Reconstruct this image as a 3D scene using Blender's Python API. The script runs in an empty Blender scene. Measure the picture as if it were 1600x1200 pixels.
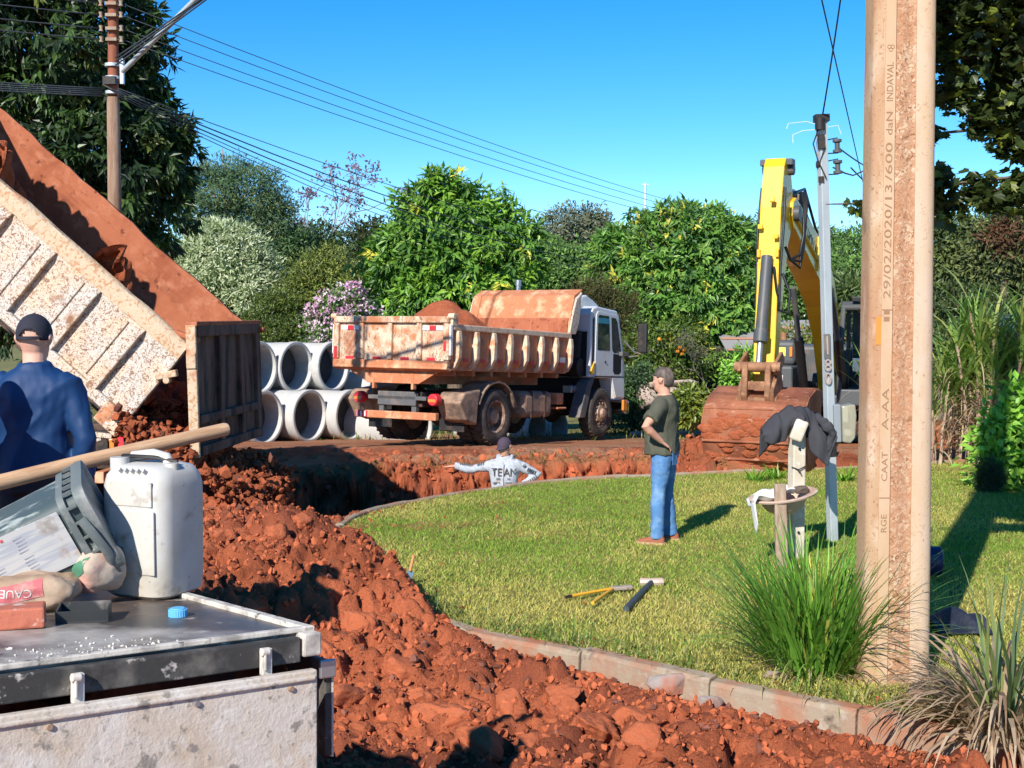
import bpy, math, random
import numpy as np
from mathutils import Vector, Matrix, Euler, Quaternion

SC = bpy.context.scene
COL = SC.collection
R = math.radians
random.seed(7)
RNG = np.random.default_rng(11)

# ------------------------------------------------------------ camera, sky, sun, exposure
PITCH = math.atan(110 / 2000)
CAMZ = 2.3
cam_d = bpy.data.cameras.new('camera')
cam_d.lens = 45.0
cam_d.sensor_width = 36.0
cam_d.clip_start = 0.05
cam_d.clip_end = 3000
cam = bpy.data.objects.new('camera', cam_d)
COL.objects.link(cam)
cam.location = (0, 0, CAMZ)
cam.rotation_euler = (R(90) - PITCH, 0, 0)
SC.camera = cam

SUN_EL = R(33)
SDIR = Vector((0.41 * math.cos(SUN_EL), 0.912 * math.cos(SUN_EL), -math.sin(SUN_EL)))
world = bpy.data.worlds.new('World')
SC.world = world
world.use_nodes = True
wt = world.node_tree
wt.nodes.clear()
wo = wt.nodes.new('ShaderNodeOutputWorld')
wb = wt.nodes.new('ShaderNodeBackground')
ws = wt.nodes.new('ShaderNodeTexSky')
ws.sky_type = 'NISHITA'
ws.sun_disc = False
ws.sun_elevation = SUN_EL
ws.sun_rotation = math.atan2(-0.41, -0.912)
ws.altitude = 2600
ws.air_density = 1.0
ws.dust_density = 0.0
ws.ozone_density = 3.2
wh = wt.nodes.new('ShaderNodeHueSaturation')
wh.inputs['Saturation'].default_value = 1.38
wh.inputs['Value'].default_value = 1.0
wb.inputs['Strength'].default_value = 0.128
wt.links.new(ws.outputs[0], wh.inputs['Color'])
wt.links.new(wh.outputs[0], wb.inputs[0])
wt.links.new(wb.outputs[0], wo.inputs[0])

sun_d = bpy.data.lights.new('sun', 'SUN')
sun_d.energy = 4.7
sun_d.angle = R(0.5)
sun_d.color = (1.0, 0.94, 0.84)
sun = bpy.data.objects.new('sun', sun_d)
COL.objects.link(sun)
sun.rotation_euler = SDIR.to_track_quat('-Z', 'Y').to_euler()
sun.location = (-10, -20, 20)

SC.view_settings.view_transform = 'Standard'
SC.view_settings.look = 'None'
SC.view_settings.exposure = 0.60
SC.view_settings.gamma = 1.0
SC.view_settings.use_curve_mapping = False

# ------------------------------------------------------------ helpers
def ray(px, py):
    u = (px - 800) / 2000; v = (600 - py) / 2000
    return Vector((u, math.cos(PITCH) + v * math.sin(PITCH), -math.sin(PITCH) + v * math.cos(PITCH)))

def at(px, py, Y):
    d = ray(px, py)
    return Vector((0, 0, CAMZ)) + d * (Y / d.y)

def gnd(px, py, z=0.0):
    d = ray(px, py)
    return Vector((0, 0, CAMZ)) + d * ((z - CAMZ) / d.z)

def tag(o, label=None, cat=None, group=None, kind=None):
    if label: o['label'] = label
    if cat: o['category'] = cat
    if group: o['group'] = group
    if kind: o['kind'] = kind
    return o

def empty(name, loc=(0, 0, 0), rot=None, M=None, parent=None):
    o = bpy.data.objects.new(name, None)
    o.empty_display_size = 0.2
    COL.objects.link(o)
    if M is not None:
        o.matrix_world = M
    else:
        o.location = loc
        if rot is not None: o.rotation_euler = rot
    if parent is not None: o.parent = parent
    return o

def children(o):
    return [c for c in list(COL.objects) if c.parent is o]

def copy_tree(o, parent=None, kids=None):
    if kids is None:
        kids = {}
        for c in COL.objects:
            if c.parent is not None: kids.setdefault(c.parent.name, []).append(c)
    c = o.copy(); COL.objects.link(c)
    if parent is not None: c.parent = parent
    for ch in kids.get(o.name, []): copy_tree(ch, c, kids)
    return c

def frame(x, y=None, z=None, loc=(0, 0, 0)):
    """4x4 with given x axis and approximate y or z axis"""
    x = Vector(x).normalized()
    if z is not None:
        y = Vector(z).cross(x).normalized(); z = x.cross(y)
    else:
        z = x.cross(Vector(y)).normalized(); y = z.cross(x)
    M = Matrix((x, y, z)).transposed().to_4x4()
    M.translation = Vector(loc)
    return M

class MB:
    def __init__(s):
        s.v = []; s.f = []; s.m = []
    def add(s, vs, fs, mi=0, M=None):
        b = len(s.v)
        if M is not None: vs = [M @ Vector(p) for p in vs]
        s.v.extend([tuple(p) for p in vs])
        for f in fs:
            s.f.append(tuple(i + b for i in f)); s.m.append(mi)
        return s
    def box(s, c, d, rot=None, mi=0, M=None, top=None):
        hx, hy, hz = d[0] / 2, d[1] / 2, d[2] / 2
        tx, ty = (1, 1) if top is None else top
        vs = [(-hx, -hy, -hz), (hx, -hy, -hz), (hx, hy, -hz), (-hx, hy, -hz),
              (-hx * tx, -hy * ty, hz), (hx * tx, -hy * ty, hz), (hx * tx, hy * ty, hz), (-hx * tx, hy * ty, hz)]
        T = Matrix.Translation(Vector(c))
        if rot is not None: T = T @ Euler(rot).to_matrix().to_4x4()
        if M is not None: T = M @ T
        return s.add(vs, [(3, 2, 1, 0), (4, 5, 6, 7), (0, 1, 5, 4), (1, 2, 6, 5), (2, 3, 7, 6), (3, 0, 4, 7)], mi, T)
    def beam(s, p0, p1, w, h, up=(0, 0, 1), mi=0):
        p0 = Vector(p0); p1 = Vector(p1); d = p1 - p0
        M = frame(d, z=up, loc=(p0 + p1) / 2)
        return s.box((0, 0, 0), (d.length, w, h), M=M, mi=mi)
    def tube(s, pts, r, n=8, mi=0, caps=True, asp=1.0, up=None, M=None):
        pts = [Vector(p) for p in pts]
        k = len(pts)
        rs = r if isinstance(r, (list, tuple)) else [r] * k
        vs = []; fs = []
        t0 = (pts[1] - pts[0]).normalized()
        ref = Vector(up) if up is not None else (Vector((0, 0, 1)) if abs(t0.z) < .9 else Vector((0, 1, 0)))
        u = (ref - t0 * ref.dot(t0)).normalized()
        for i in range(k):
            if i == 0: t = pts[1] - pts[0]
            elif i == k - 1: t = pts[-1] - pts[-2]
            else: t = (pts[i + 1] - pts[i]).normalized() + (pts[i] - pts[i - 1]).normalized()
            t = t.normalized() if t.length > 1e-9 else t0
            u = (u - t * u.dot(t))
            u = u.normalized() if u.length > 1e-9 else t.orthogonal().normalized()
            w = t.cross(u)
            ra = rs[i]
            rx, ry = ra if isinstance(ra, (list, tuple)) else (ra * asp, ra)
            for j in range(n):
                a = 2 * math.pi * j / n
                vs.append(pts[i] + w * (rx * math.cos(a)) + u * (ry * math.sin(a)))
        for i in range(k - 1):
            for j in range(n):
                a = i * n + j; b = i * n + (j + 1) % n
                fs.append((a, b, b + n, a + n))
        if caps:
            fs.append(tuple(reversed(range(n)))); fs.append(tuple(range((k - 1) * n, k * n)))
        return s.add(vs, fs, mi, M)
    def cyl(s, p0, p1, r0, r1=None, n=16, mi=0, M=None):
        return s.tube([p0, p1], [r0, r1 if r1 is not None else r0], n, mi, True, M=M)
    def lathe(s, prof, n=32, M=None, mi=0, closed=False):
        """prof: (r, h) about local z"""
        vs = []; fs = []
        k = len(prof)
        for (r, h) in prof:
            for j in range(n):
                a = 2 * math.pi * j / n
                vs.append((r * math.cos(a), r * math.sin(a), h))
        for i in range(k - 1 if not closed else k):
            i2 = (i + 1) % k
            for j in range(n):
                j2 = (j + 1) % n
                fs.append((i * n + j, i * n + j2, i2 * n + j2, i2 * n + j))
        if not closed:
            if prof[0][0] > 1e-4: fs.append(tuple(reversed(range(n))))
            if prof[-1][0] > 1e-4: fs.append(tuple(range((k - 1) * n, k * n)))
        return s.add(vs, fs, mi, M)
    def prism(s, poly, d, M=None, mi=0, c=True):
        """poly in local xy, extruded along z from -d/2..d/2 (c) or 0..d"""
        a = sum(poly[i][0] * poly[(i + 1) % len(poly)][1] - poly[(i + 1) % len(poly)][0] * poly[i][1] for i in range(len(poly)))
        if a < 0: poly = poly[::-1]
        z0, z1 = (-d / 2, d / 2) if c else (0, d)
        n = len(poly)
        vs = [(p[0], p[1], z0) for p in poly] + [(p[0], p[1], z1) for p in poly]
        fs = [tuple(reversed(range(n))), tuple(range(n, 2 * n))]
        for i in range(n):
            j = (i + 1) % n
            fs.append((i, j, n + j, n + i))
        return s.add(vs, fs, mi, M)
    def loft(s, rings, mi=0, caps=True, M=None):
        n = len(rings[0]); vs = []; fs = []
        for r in rings: vs.extend(r)
        for i in range(len(rings) - 1):
            for j in range(n):
                a = i * n + j; b = i * n + (j + 1) % n
                fs.append((a, b, b + n, a + n))
        if caps:
            fs.append(tuple(reversed(range(n)))); fs.append(tuple(range((len(rings) - 1) * n, len(rings) * n)))
        return s.add(vs, fs, mi, M)
    def ell(s, c, r, n=14, m=8, mi=0, M=None, keep=None):
        vs = []; fs = []
        for i in range(m + 1):
            t = math.pi * i / m - math.pi / 2
            for j in range(n):
                a = 2 * math.pi * j / n
                vs.append((c[0] + r[0] * math.cos(t) * math.cos(a), c[1] + r[1] * math.cos(t) * math.sin(a), c[2] + r[2] * math.sin(t)))
        for i in range(m):
            for j in range(n):
                f = (i * n + j, i * n + (j + 1) % n, (i + 1) * n + (j + 1) % n, (i + 1) * n + j)
                if keep is None or keep(sum((Vector(vs[q]) for q in f), Vector()) / 4): fs.append(f)
        return s.add(vs, fs, mi, M)
    def sheet(s, fn, nu, nv, mi=0, M=None):
        vs = [fn(i / nu, j / nv) for i in range(nu + 1) for j in range(nv + 1)]
        fs = [(i * (nv + 1) + j, (i + 1) * (nv + 1) + j, (i + 1) * (nv + 1) + j + 1, i * (nv + 1) + j + 1) for i in range(nu) for j in range(nv)]
        return s.add(vs, fs, mi, M)
    def mesh(s, name, mats):
        me = bpy.data.meshes.new(name)
        me.from_pydata(s.v, [], s.f)
        for m in (mats if isinstance(mats, (list, tuple)) else [mats]): me.materials.append(m)
        if any(s.m): me.polygons.foreach_set('material_index', s.m)
        return me
    def build(s, name, mats, parent=None, smooth=None, bevel=0, M=None, seg=2, solid=0):
        me = s.mesh(name, mats)
        if smooth is not None:
            me.polygons.foreach_set('use_smooth', [True] * len(me.polygons))
            if smooth < 180: me.set_sharp_from_angle(angle=R(smooth))
        return mkobj(name, me, parent, bevel, M, seg, solid)

def mkobj(name, me, parent=None, bevel=0, M=None, seg=2, solid=0):
    o = bpy.data.objects.new(name, me)
    COL.objects.link(o)
    if parent is not None: o.parent = parent
    if M is not None: o.matrix_local = M
    if solid:
        md = o.modifiers.new('solid', 'SOLIDIFY'); md.thickness = solid; md.offset = 0
    if bevel:
        md = o.modifiers.new('bevel', 'BEVEL'); md.width = bevel; md.segments = seg
        md.limit_method = 'ANGLE'; md.angle_limit = R(35)
        md.harden_normals = False
    return o

def npmesh(name, V, F, mats, parent=None, col=None, smooth=False, mi=None):
    """V (n,3), F (m,k)"""
    V = np.ascontiguousarray(V, dtype=np.float32); F = np.ascontiguousarray(F, dtype=np.int32)
    me = bpy.data.meshes.new(name)
    k = F.shape[1]
    me.vertices.add(len(V)); me.vertices.foreach_set('co', V.ravel())
    me.loops.add(F.size); me.loops.foreach_set('vertex_index', F.ravel())
    me.polygons.add(len(F))
    me.polygons.foreach_set('loop_start', np.arange(0, F.size, k, dtype=np.int32))
    for m in (mats if isinstance(mats, (list, tuple)) else [mats]): me.materials.append(m)
    if mi is not None: me.polygons.foreach_set('material_index', np.ascontiguousarray(mi, dtype=np.int32))
    me.update(calc_edges=True)
    me.polygons.foreach_set('use_smooth', np.full(len(F), bool(smooth)))
    if col is not None:
        a = me.color_attributes.new('col', 'FLOAT_COLOR', 'POINT')
        c4 = np.ones((len(V), 4), dtype=np.float32); c4[:, :3] = col
        a.data.foreach_set('color', c4.ravel())
    o = bpy.data.objects.new(name, me)
    COL.objects.link(o)
    if parent is not None: o.parent = parent
    return o

# ---- numpy noise
def _h(ix, iy, seed):
    n = (ix.astype(np.int64) * 374761393 + iy.astype(np.int64) * 668265263 + seed * 974634777) & 0x7fffffff
    n = ((n ^ (n >> 13)) * 1274126177) & 0x7fffffff
    return ((n ^ (n >> 16)) & 0xffff) / 65535.0
def vnoise(x, y, seed=0):
    ix = np.floor(x); iy = np.floor(y); fx = x - ix; fy = y - iy
    fx = fx * fx * (3 - 2 * fx); fy = fy * fy * (3 - 2 * fy)
    ix = ix.astype(np.int64); iy = iy.astype(np.int64)
    a = _h(ix, iy, seed); b = _h(ix + 1, iy, seed); c = _h(ix, iy + 1, seed); d = _h(ix + 1, iy + 1, seed)
    return (a + (b - a) * fx) * (1 - fy) + (c + (d - c) * fx) * fy
def fbm(x, y, o=4, seed=0):
    r = 0; a = .5; t = 0
    for i in range(o):
        r = r + a * vnoise(x, y, seed + i * 17); t += a
        x = x * 2.03 + 5.1; y = y * 2.03 + 1.7; a *= .5
    return r / t
def clods(x, y, cell, seed=0, prob=.8):
    """bumpy half-buried lumps: height 0..1 in units of cell"""
    gx = np.floor(x / cell); gy = np.floor(y / cell); out = np.zeros_like(x)
    for dx in (-1, 0, 1):
        for dy in (-1, 0, 1):
            cx = (gx + dx).astype(np.int64); cy = (gy + dy).astype(np.int64)
            px = (cx + _h(cx, cy, seed)) * cell; py = (cy + _h(cx, cy, seed + 5)) * cell
            rr = cell * (.3 + .55 * _h(cx, cy, seed + 9)); on = _h(cx, cy, seed + 13) < prob
            ang = 6.28 * _h(cx, cy, seed + 21)
            ux = (x - px) * np.cos(ang) + (y - py) * np.sin(ang); uy = -(x - px) * np.sin(ang) + (y - py) * np.cos(ang)
            d2 = (np.abs(ux) ** 2.6 + np.abs(uy * 1.35) ** 2.6) / rr ** 2.6
            hgt = np.where(on, rr / cell * np.sqrt(np.clip(1 - d2, 0, 1)), 0)
            out = np.maximum(out, hgt)
    return out
def lumps(x, y, cell, seed=0):
    """broken-earth relief: plateaus of random height parted by crevices, in units of cell"""
    wx = x + cell * .55 * (vnoise(x / cell * 1.7, y / cell * 1.7, seed + 71) - .5); wy = y + cell * .55 * (vnoise(x / cell * 1.7 + 9, y / cell * 1.7 + 4, seed + 72) - .5)
    gx = np.floor(wx / cell); gy = np.floor(wy / cell)
    f1 = np.full_like(x, 9.0); f2 = np.full_like(x, 9.0); hv = np.zeros_like(x); tx = np.zeros_like(x)
    for dx in (-1, 0, 1):
        for dy in (-1, 0, 1):
            cx = (gx + dx).astype(np.int64); cy = (gy + dy).astype(np.int64)
            ox = wx / cell - cx - .1 - .8 * _h(cx, cy, seed); oy = wy / cell - cy - .1 - .8 * _h(cx, cy, seed + 5)
            d = np.hypot(ox, oy); n = d < f1
            f2 = np.where(n, f1, np.minimum(f2, d)); f1 = np.where(n, d, f1)
            hv = np.where(n, _h(cx, cy, seed + 9), hv)
            tx = np.where(n, ox * (_h(cx, cy, seed + 11) - .5) + oy * (_h(cx, cy, seed + 12) - .5), tx)
    e = sstep(.0, .34, f2 - f1)
    return e * (.30 + .55 * hv + .9 * tx)
def inpoly(x, y, poly):
    r = np.zeros(x.shape, bool); n = len(poly)
    for i in range(n):
        x0, y0 = poly[i]; x1, y1 = poly[(i + 1) % n]
        if y0 == y1: continue
        c = ((y0 > y) != (y1 > y)) & (x < (x1 - x0) * (y - y0) / (y1 - y0) + x0)
        r ^= c
    return r
def dpoly(x, y, pl, closed=False):
    d = np.full(x.shape, 1e9); n = len(pl)
    for i in range(n if closed else n - 1):
        x0, y0 = pl[i]; x1, y1 = pl[(i + 1) % n]
        dx, dy = x1 - x0, y1 - y0; L = dx * dx + dy * dy + 1e-12
        t = np.clip(((x - x0) * dx + (y - y0) * dy) / L, 0, 1)
        d = np.minimum(d, np.hypot(x - x0 - t * dx, y - y0 - t * dy))
    return d
def sstep(a, b, x):
    t = np.clip((x - a) / (b - a), 0, 1)
    return t * t * (3 - 2 * t)

# ---- materials
def mat(name, col, rough=.8, metal=0.0, spec=.4, layers=(), bump=None, attr=False, trans=0.0, coat=0.0, alpha=1.0, emit=0, transm=0.0):
    m = bpy.data.materials.new(name); m.use_nodes = True
    t = m.node_tree; N = t.nodes; Lk = t.links
    b = N['Principled BSDF']
    b.inputs['Roughness'].default_value = rough
    b.inputs['Metallic'].default_value = metal
    b.inputs['Specular IOR Level'].default_value = spec
    b.inputs['Coat Weight'].default_value = coat
    b.inputs['Transmission Weight'].default_value = transm
    b.inputs['Base Color'].default_value = (*col, 1)
    if emit:
        b.inputs['Emission Color'].default_value = (*col, 1); b.inputs['Emission Strength'].default_value = emit
    cur = None
    tc = N.new('ShaderNodeTexCoord')
    if attr:
        a = N.new('ShaderNodeVertexColor'); a.layer_name = 'col'; cur = a.outputs['Color']
    for L in layers:
        c2, sc, lo, hi = L[:4]
        det = L[4] if len(L) > 4 else 4
        st = L[5] if len(L) > 5 else None
        src = tc.outputs['Object']
        if st:
            mp = N.new('ShaderNodeMapping'); mp.inputs['Scale'].default_value = st
            Lk.new(src, mp.inputs['Vector']); src = mp.outputs[0]
        if len(L) > 6 and L[6] == 'vor':
            nz = N.new('ShaderNodeTexVoronoi'); nz.inputs['Scale'].default_value = sc; o = nz.outputs['Distance']
        else:
            nz = N.new('ShaderNodeTexNoise'); nz.inputs['Scale'].default_value = sc
            nz.inputs['Detail'].default_value = det; nz.inputs['Roughness'].default_value = .62
            if len(L) > 6 and L[6] == 'dist': nz.inputs['Distortion'].default_value = 1.6
            o = nz.outputs['Fac']
        Lk.new(src, nz.inputs['Vector'])
        mr = N.new('ShaderNodeMapRange'); mr.clamp = True
        mr.inputs['From Min'].default_value = lo; mr.inputs['From Max'].default_value = hi
        Lk.new(o, mr.inputs['Value'])
        mx = N.new('ShaderNodeMix'); mx.data_type = 'RGBA'
        Lk.new(mr.outputs[0], mx.inputs['Factor'])
        if cur is None: mx.inputs['A'].default_value = (*col, 1)
        else: Lk.new(cur, mx.inputs['A'])
        mx.inputs['B'].default_value = (*c2, 1)
        cur = mx.outputs['Result']
    if cur is not None: Lk.new(cur, b.inputs['Base Color'])
    if bump:
        prev = None
        for (sc, stg, dist) in bump:
            nz = N.new('ShaderNodeTexNoise'); nz.inputs['Scale'].default_value = sc; nz.inputs['Detail'].default_value = 6
            nz.inputs['Roughness'].default_value = .65
            Lk.new(tc.outputs['Object'], nz.inputs['Vector'])
            bp = N.new('ShaderNodeBump'); bp.inputs['Strength'].default_value = stg; bp.inputs['Distance'].default_value = dist
            Lk.new(nz.outputs['Fac'], bp.inputs['Height'])
            if prev is not None: Lk.new(prev, bp.inputs['Normal'])
            prev = bp.outputs[0]
        Lk.new(prev, b.inputs['Normal'])
    if trans:
        out = N['Material Output']
        tr = N.new('ShaderNodeBsdfTranslucent')
        if cur is not None:
            g = N.new('ShaderNodeMix'); g.data_type = 'RGBA'; g.blend_type = 'MULTIPLY'; g.inputs['Factor'].default_value = 1
            g.inputs['B'].default_value = (1.3, 1.5, .6, 1); Lk.new(cur, g.inputs['A']); Lk.new(g.outputs['Result'], tr.inputs[0])
        else: tr.inputs[0].default_value = (*col, 1)
        ms = N.new('ShaderNodeMixShader'); ms.inputs[0].default_value = trans
        Lk.new(b.outputs[0], ms.inputs[1]); Lk.new(tr.outputs[0], ms.inputs[2]); Lk.new(ms.outputs[0], out.inputs['Surface'])
    if alpha < 1: b.inputs['Alpha'].default_value = alpha
    return m

def text_obj(name, s, size, m, M, parent=None, ext=.0015, align='CENTER', xs=1.0):
    cu = bpy.data.curves.new(name, 'FONT'); cu.body = s; cu.size = size; cu.extrude = ext
    cu.align_x = align; cu.align_y = 'CENTER'; cu.resolution_u = 3
    tmp = bpy.data.objects.new('tmp_text', cu); COL.objects.link(tmp)
    dg = bpy.context.evaluated_depsgraph_get(); dg.update()
    me = bpy.data.meshes.new_from_object(tmp.evaluated_get(dg))
    bpy.data.objects.remove(tmp)
    me.name = name
    me.transform(M @ Matrix.Diagonal((xs, 1, 1, 1)))
    me.materials.clear(); me.materials.append(m)
    return mkobj(name, me, parent)

def remesh(mb, name, m, parent=None, vox=.012, smooth=4, wr=0, wsc=14, M=None, stretch=(1, 1, 1)):
    """voxel union of the pieces in mb, smoothed, with optional cloth wrinkles"""
    me = mb.mesh('tmp', [])
    o = bpy.data.objects.new('tmp', me); COL.objects.link(o)
    md = o.modifiers.new('r', 'REMESH'); md.mode = 'VOXEL'; md.voxel_size = vox; md.use_smooth_shade = True
    ms = o.modifiers.new('s', 'SMOOTH'); ms.factor = .5; ms.iterations = smooth
    dg = bpy.context.evaluated_depsgraph_get(); dg.update()
    out = bpy.data.meshes.new_from_object(o.evaluated_get(dg))
    bpy.data.objects.remove(o)
    out.name = name
    n = len(out.vertices)
    if wr:
        co = np.empty(n * 3, np.float32); out.vertices.foreach_get('co', co); co = co.reshape(-1, 3)
        no = np.empty(n * 3, np.float32); out.vertices.foreach_get('normal', no); no = no.reshape(-1, 3)
        q = co * wsc * np.array(stretch)
        w = fbm(q[:, 0] + q[:, 1] * .7 + 31, q[:, 2] + q[:, 1] * .5 + 7, 3, 5) - .5
        w2 = np.abs(fbm(q[:, 0] * .6 - q[:, 1] * .8 + 3, q[:, 2] * .9 + q[:, 0] * .4, 2, 9) - .5)
        co += no * ((w * 1.2 - w2 * 1.6 + .34)[:, None] * wr)
        out.vertices.foreach_set('co', co.ravel())
    out.polygons.foreach_set('use_smooth', [True] * len(out.polygons))
    out.materials.clear(); out.materials.append(m)
    out.update()
    return mkobj(name, out, parent, M=M)
# ------------------------------------------------------------ shared materials
RED = (.43, .120, .054)
M_ground = mat('red_earth', RED, .95, spec=.15, attr=True, bump=[(14, .8, .05), (55, .9, .02), (160, .6, .008)])
M_clod = mat('red_clod', (.40, .112, .050), .95, spec=.15,
             layers=[((.28, .072, .034), 3.5, .50, .70), ((.50, .17, .085), 7, .50, .72)], bump=[(9, .8, .05), (42, .9, .025), (130, .7, .008)])
M_clod2 = mat('red_clod_rough', (.46, .130, .059), .95, spec=.12, layers=[((.30, .078, .036), 1.3, .50, .70), ((.46, .15, .075), 2.6, .50, .70)], bump=[(2.4, .8, .022), (7, .9, .012), (22, .8, .005)])
M_crumb = mat('red_crumb', RED, .95, spec=.1, attr=True)
M_grass = mat('lawn_blade', (.2, .25, .05), .55, spec=.25, attr=True, trans=.3)
M_turf = mat('turf', (.17, .18, .05), .95, spec=.1,
             layers=[((.33, .28, .10), 1.3, .4, .65), ((.15, .20, .04), 2.3, .5, .7), ((.24, .13, .06), 30, .6, .75)], bump=[(60, .8, .03)])
M_conc = mat('kerb_concrete', (.33, .265, .195), .9, spec=.2,
             layers=[((.30, .22, .16), 5, .42, .62), ((.40, .35, .285), 16, .55, .75), ((.36, .14, .075), 2.2, .46, .66), ((.12, .09, .07), 7, .60, .72)], bump=[(30, .5, .01), (120, .5, .004)])
M_leaf = mat('leaf', (.06, .12, .02), .42, spec=.45, attr=True, trans=.28)
M_leafdull = mat('leaf_dull', (.06, .12, .02), .6, spec=.25, attr=True, trans=.25)
M_bark = mat('bark', (.16, .12, .085), .9, layers=[((.07, .055, .04), 9, .45, .65, 4, (3, 3, .6))], bump=[(16, .6, .02)])
M_palebark = mat('pale_bark', (.36, .31, .26), .9, layers=[((.2, .16, .13), 5, .45, .65)], bump=[(16, .5, .02)])
M_black = mat('black_rubber', (.016, .016, .017), .6, layers=[((.07, .045, .035), 6, .5, .75)])
M_tyre = mat('tyre_rubber', (.045, .042, .040), .8, spec=.25, layers=[((.11, .085, .07), 4, .42, .70), ((.15, .10, .075), 22, .60, .8)], bump=[(40, .3, .01)])
M_chassis = mat('dirty_chassis', (.022, .02, .02), .75, layers=[((.16, .08, .05), 3.2, .45, .7), ((.10, .07, .05), 14, .5, .75)], bump=[(20, .3, .01)])
M_glass = mat('dark_glass', (.015, .03, .035), .06, spec=.7, coat=.5)
M_steel = mat('worn_steel', (.45, .45, .46), .4, metal=.8)
M_wire = mat('cable_black', (.05, .06, .075), .6)

# ------------------------------------------------------------ terrain
def catmull(P, k=8):
    out = []
    for i in range(len(P) - 1):
        p0 = P[max(i - 1, 0)]; p1 = P[i]; p2 = P[i + 1]; p3 = P[min(i + 2, len(P) - 1)]
        for j in range(k):
            t = j / k
            out.append(tuple(.5 * (2 * p1[c] + (p2[c] - p0[c]) * t + (2 * p0[c] - 5 * p1[c] + 4 * p2[c] - p3[c]) * t * t + (3 * p1[c] - p0[c] - 3 * p2[c] + p3[c]) * t ** 3) for c in range(len(p1))))
    out.append(tuple(P[-1]))
    return out
KP = [(13, 21.3), (8.08, 20.1), (5.18, 19.1), (2.95, 18.35), (.89, 17.6), (-.34, 16.65), (-1.25, 15.5), (-1.74, 14.5), (-1.88, 13.4),
      (-1.72, 12.3), (-1.42, 11.5), (-1.11, 10.73), (-.81, 10.0), (-.37, 9.25), (.13, 8.83), (.56, 8.5), (.95, 8.12), (1.55, 7.63), (2.03, 7.26), (2.39, 6.93), (2.75, 6.58), (3.6, 5.8)]
KERB = catmull(KP, 6)
LAWN = KERB + [(14, 4.5), (16, 12), (15, 21.5)]
TRENCH = [(-4.2, 18.2), (-3.4, 18.5), (-2.4, 18.6), (-1.6, 18.75), (-.8, 19.0), (.3, 19.35), (1.3, 19.4), (2.1, 19.25), (2.6, 18.95), (2.75, 18.5),
          (.93, 17.78), (-.3, 16.85), (-1.3, 15.6), (-1.85, 14.5), (-2.02, 13.4), (-2.0, 12.5), (-1.9, 11.4), (-2.9, 11.5), (-3.7, 12.4), (-4.2, 15.0), (-4.6, 16.4)]
RIDGE = [(-4.2, 11.2, .62), (-3.2, 10.9, .52), (-2.6, 10.6, .54), (-2.1, 10.45, .64), (-1.75, 10.35, .66), (-1.5, 10.2, .64), (-1.27, 10.0, .56), (-1.06, 9.75, .36), (-.85, 9.4, .17), (-.5, 8.7, .05), (.2, 8.1, .02)]
KARR = np.array(KERB)

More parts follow.
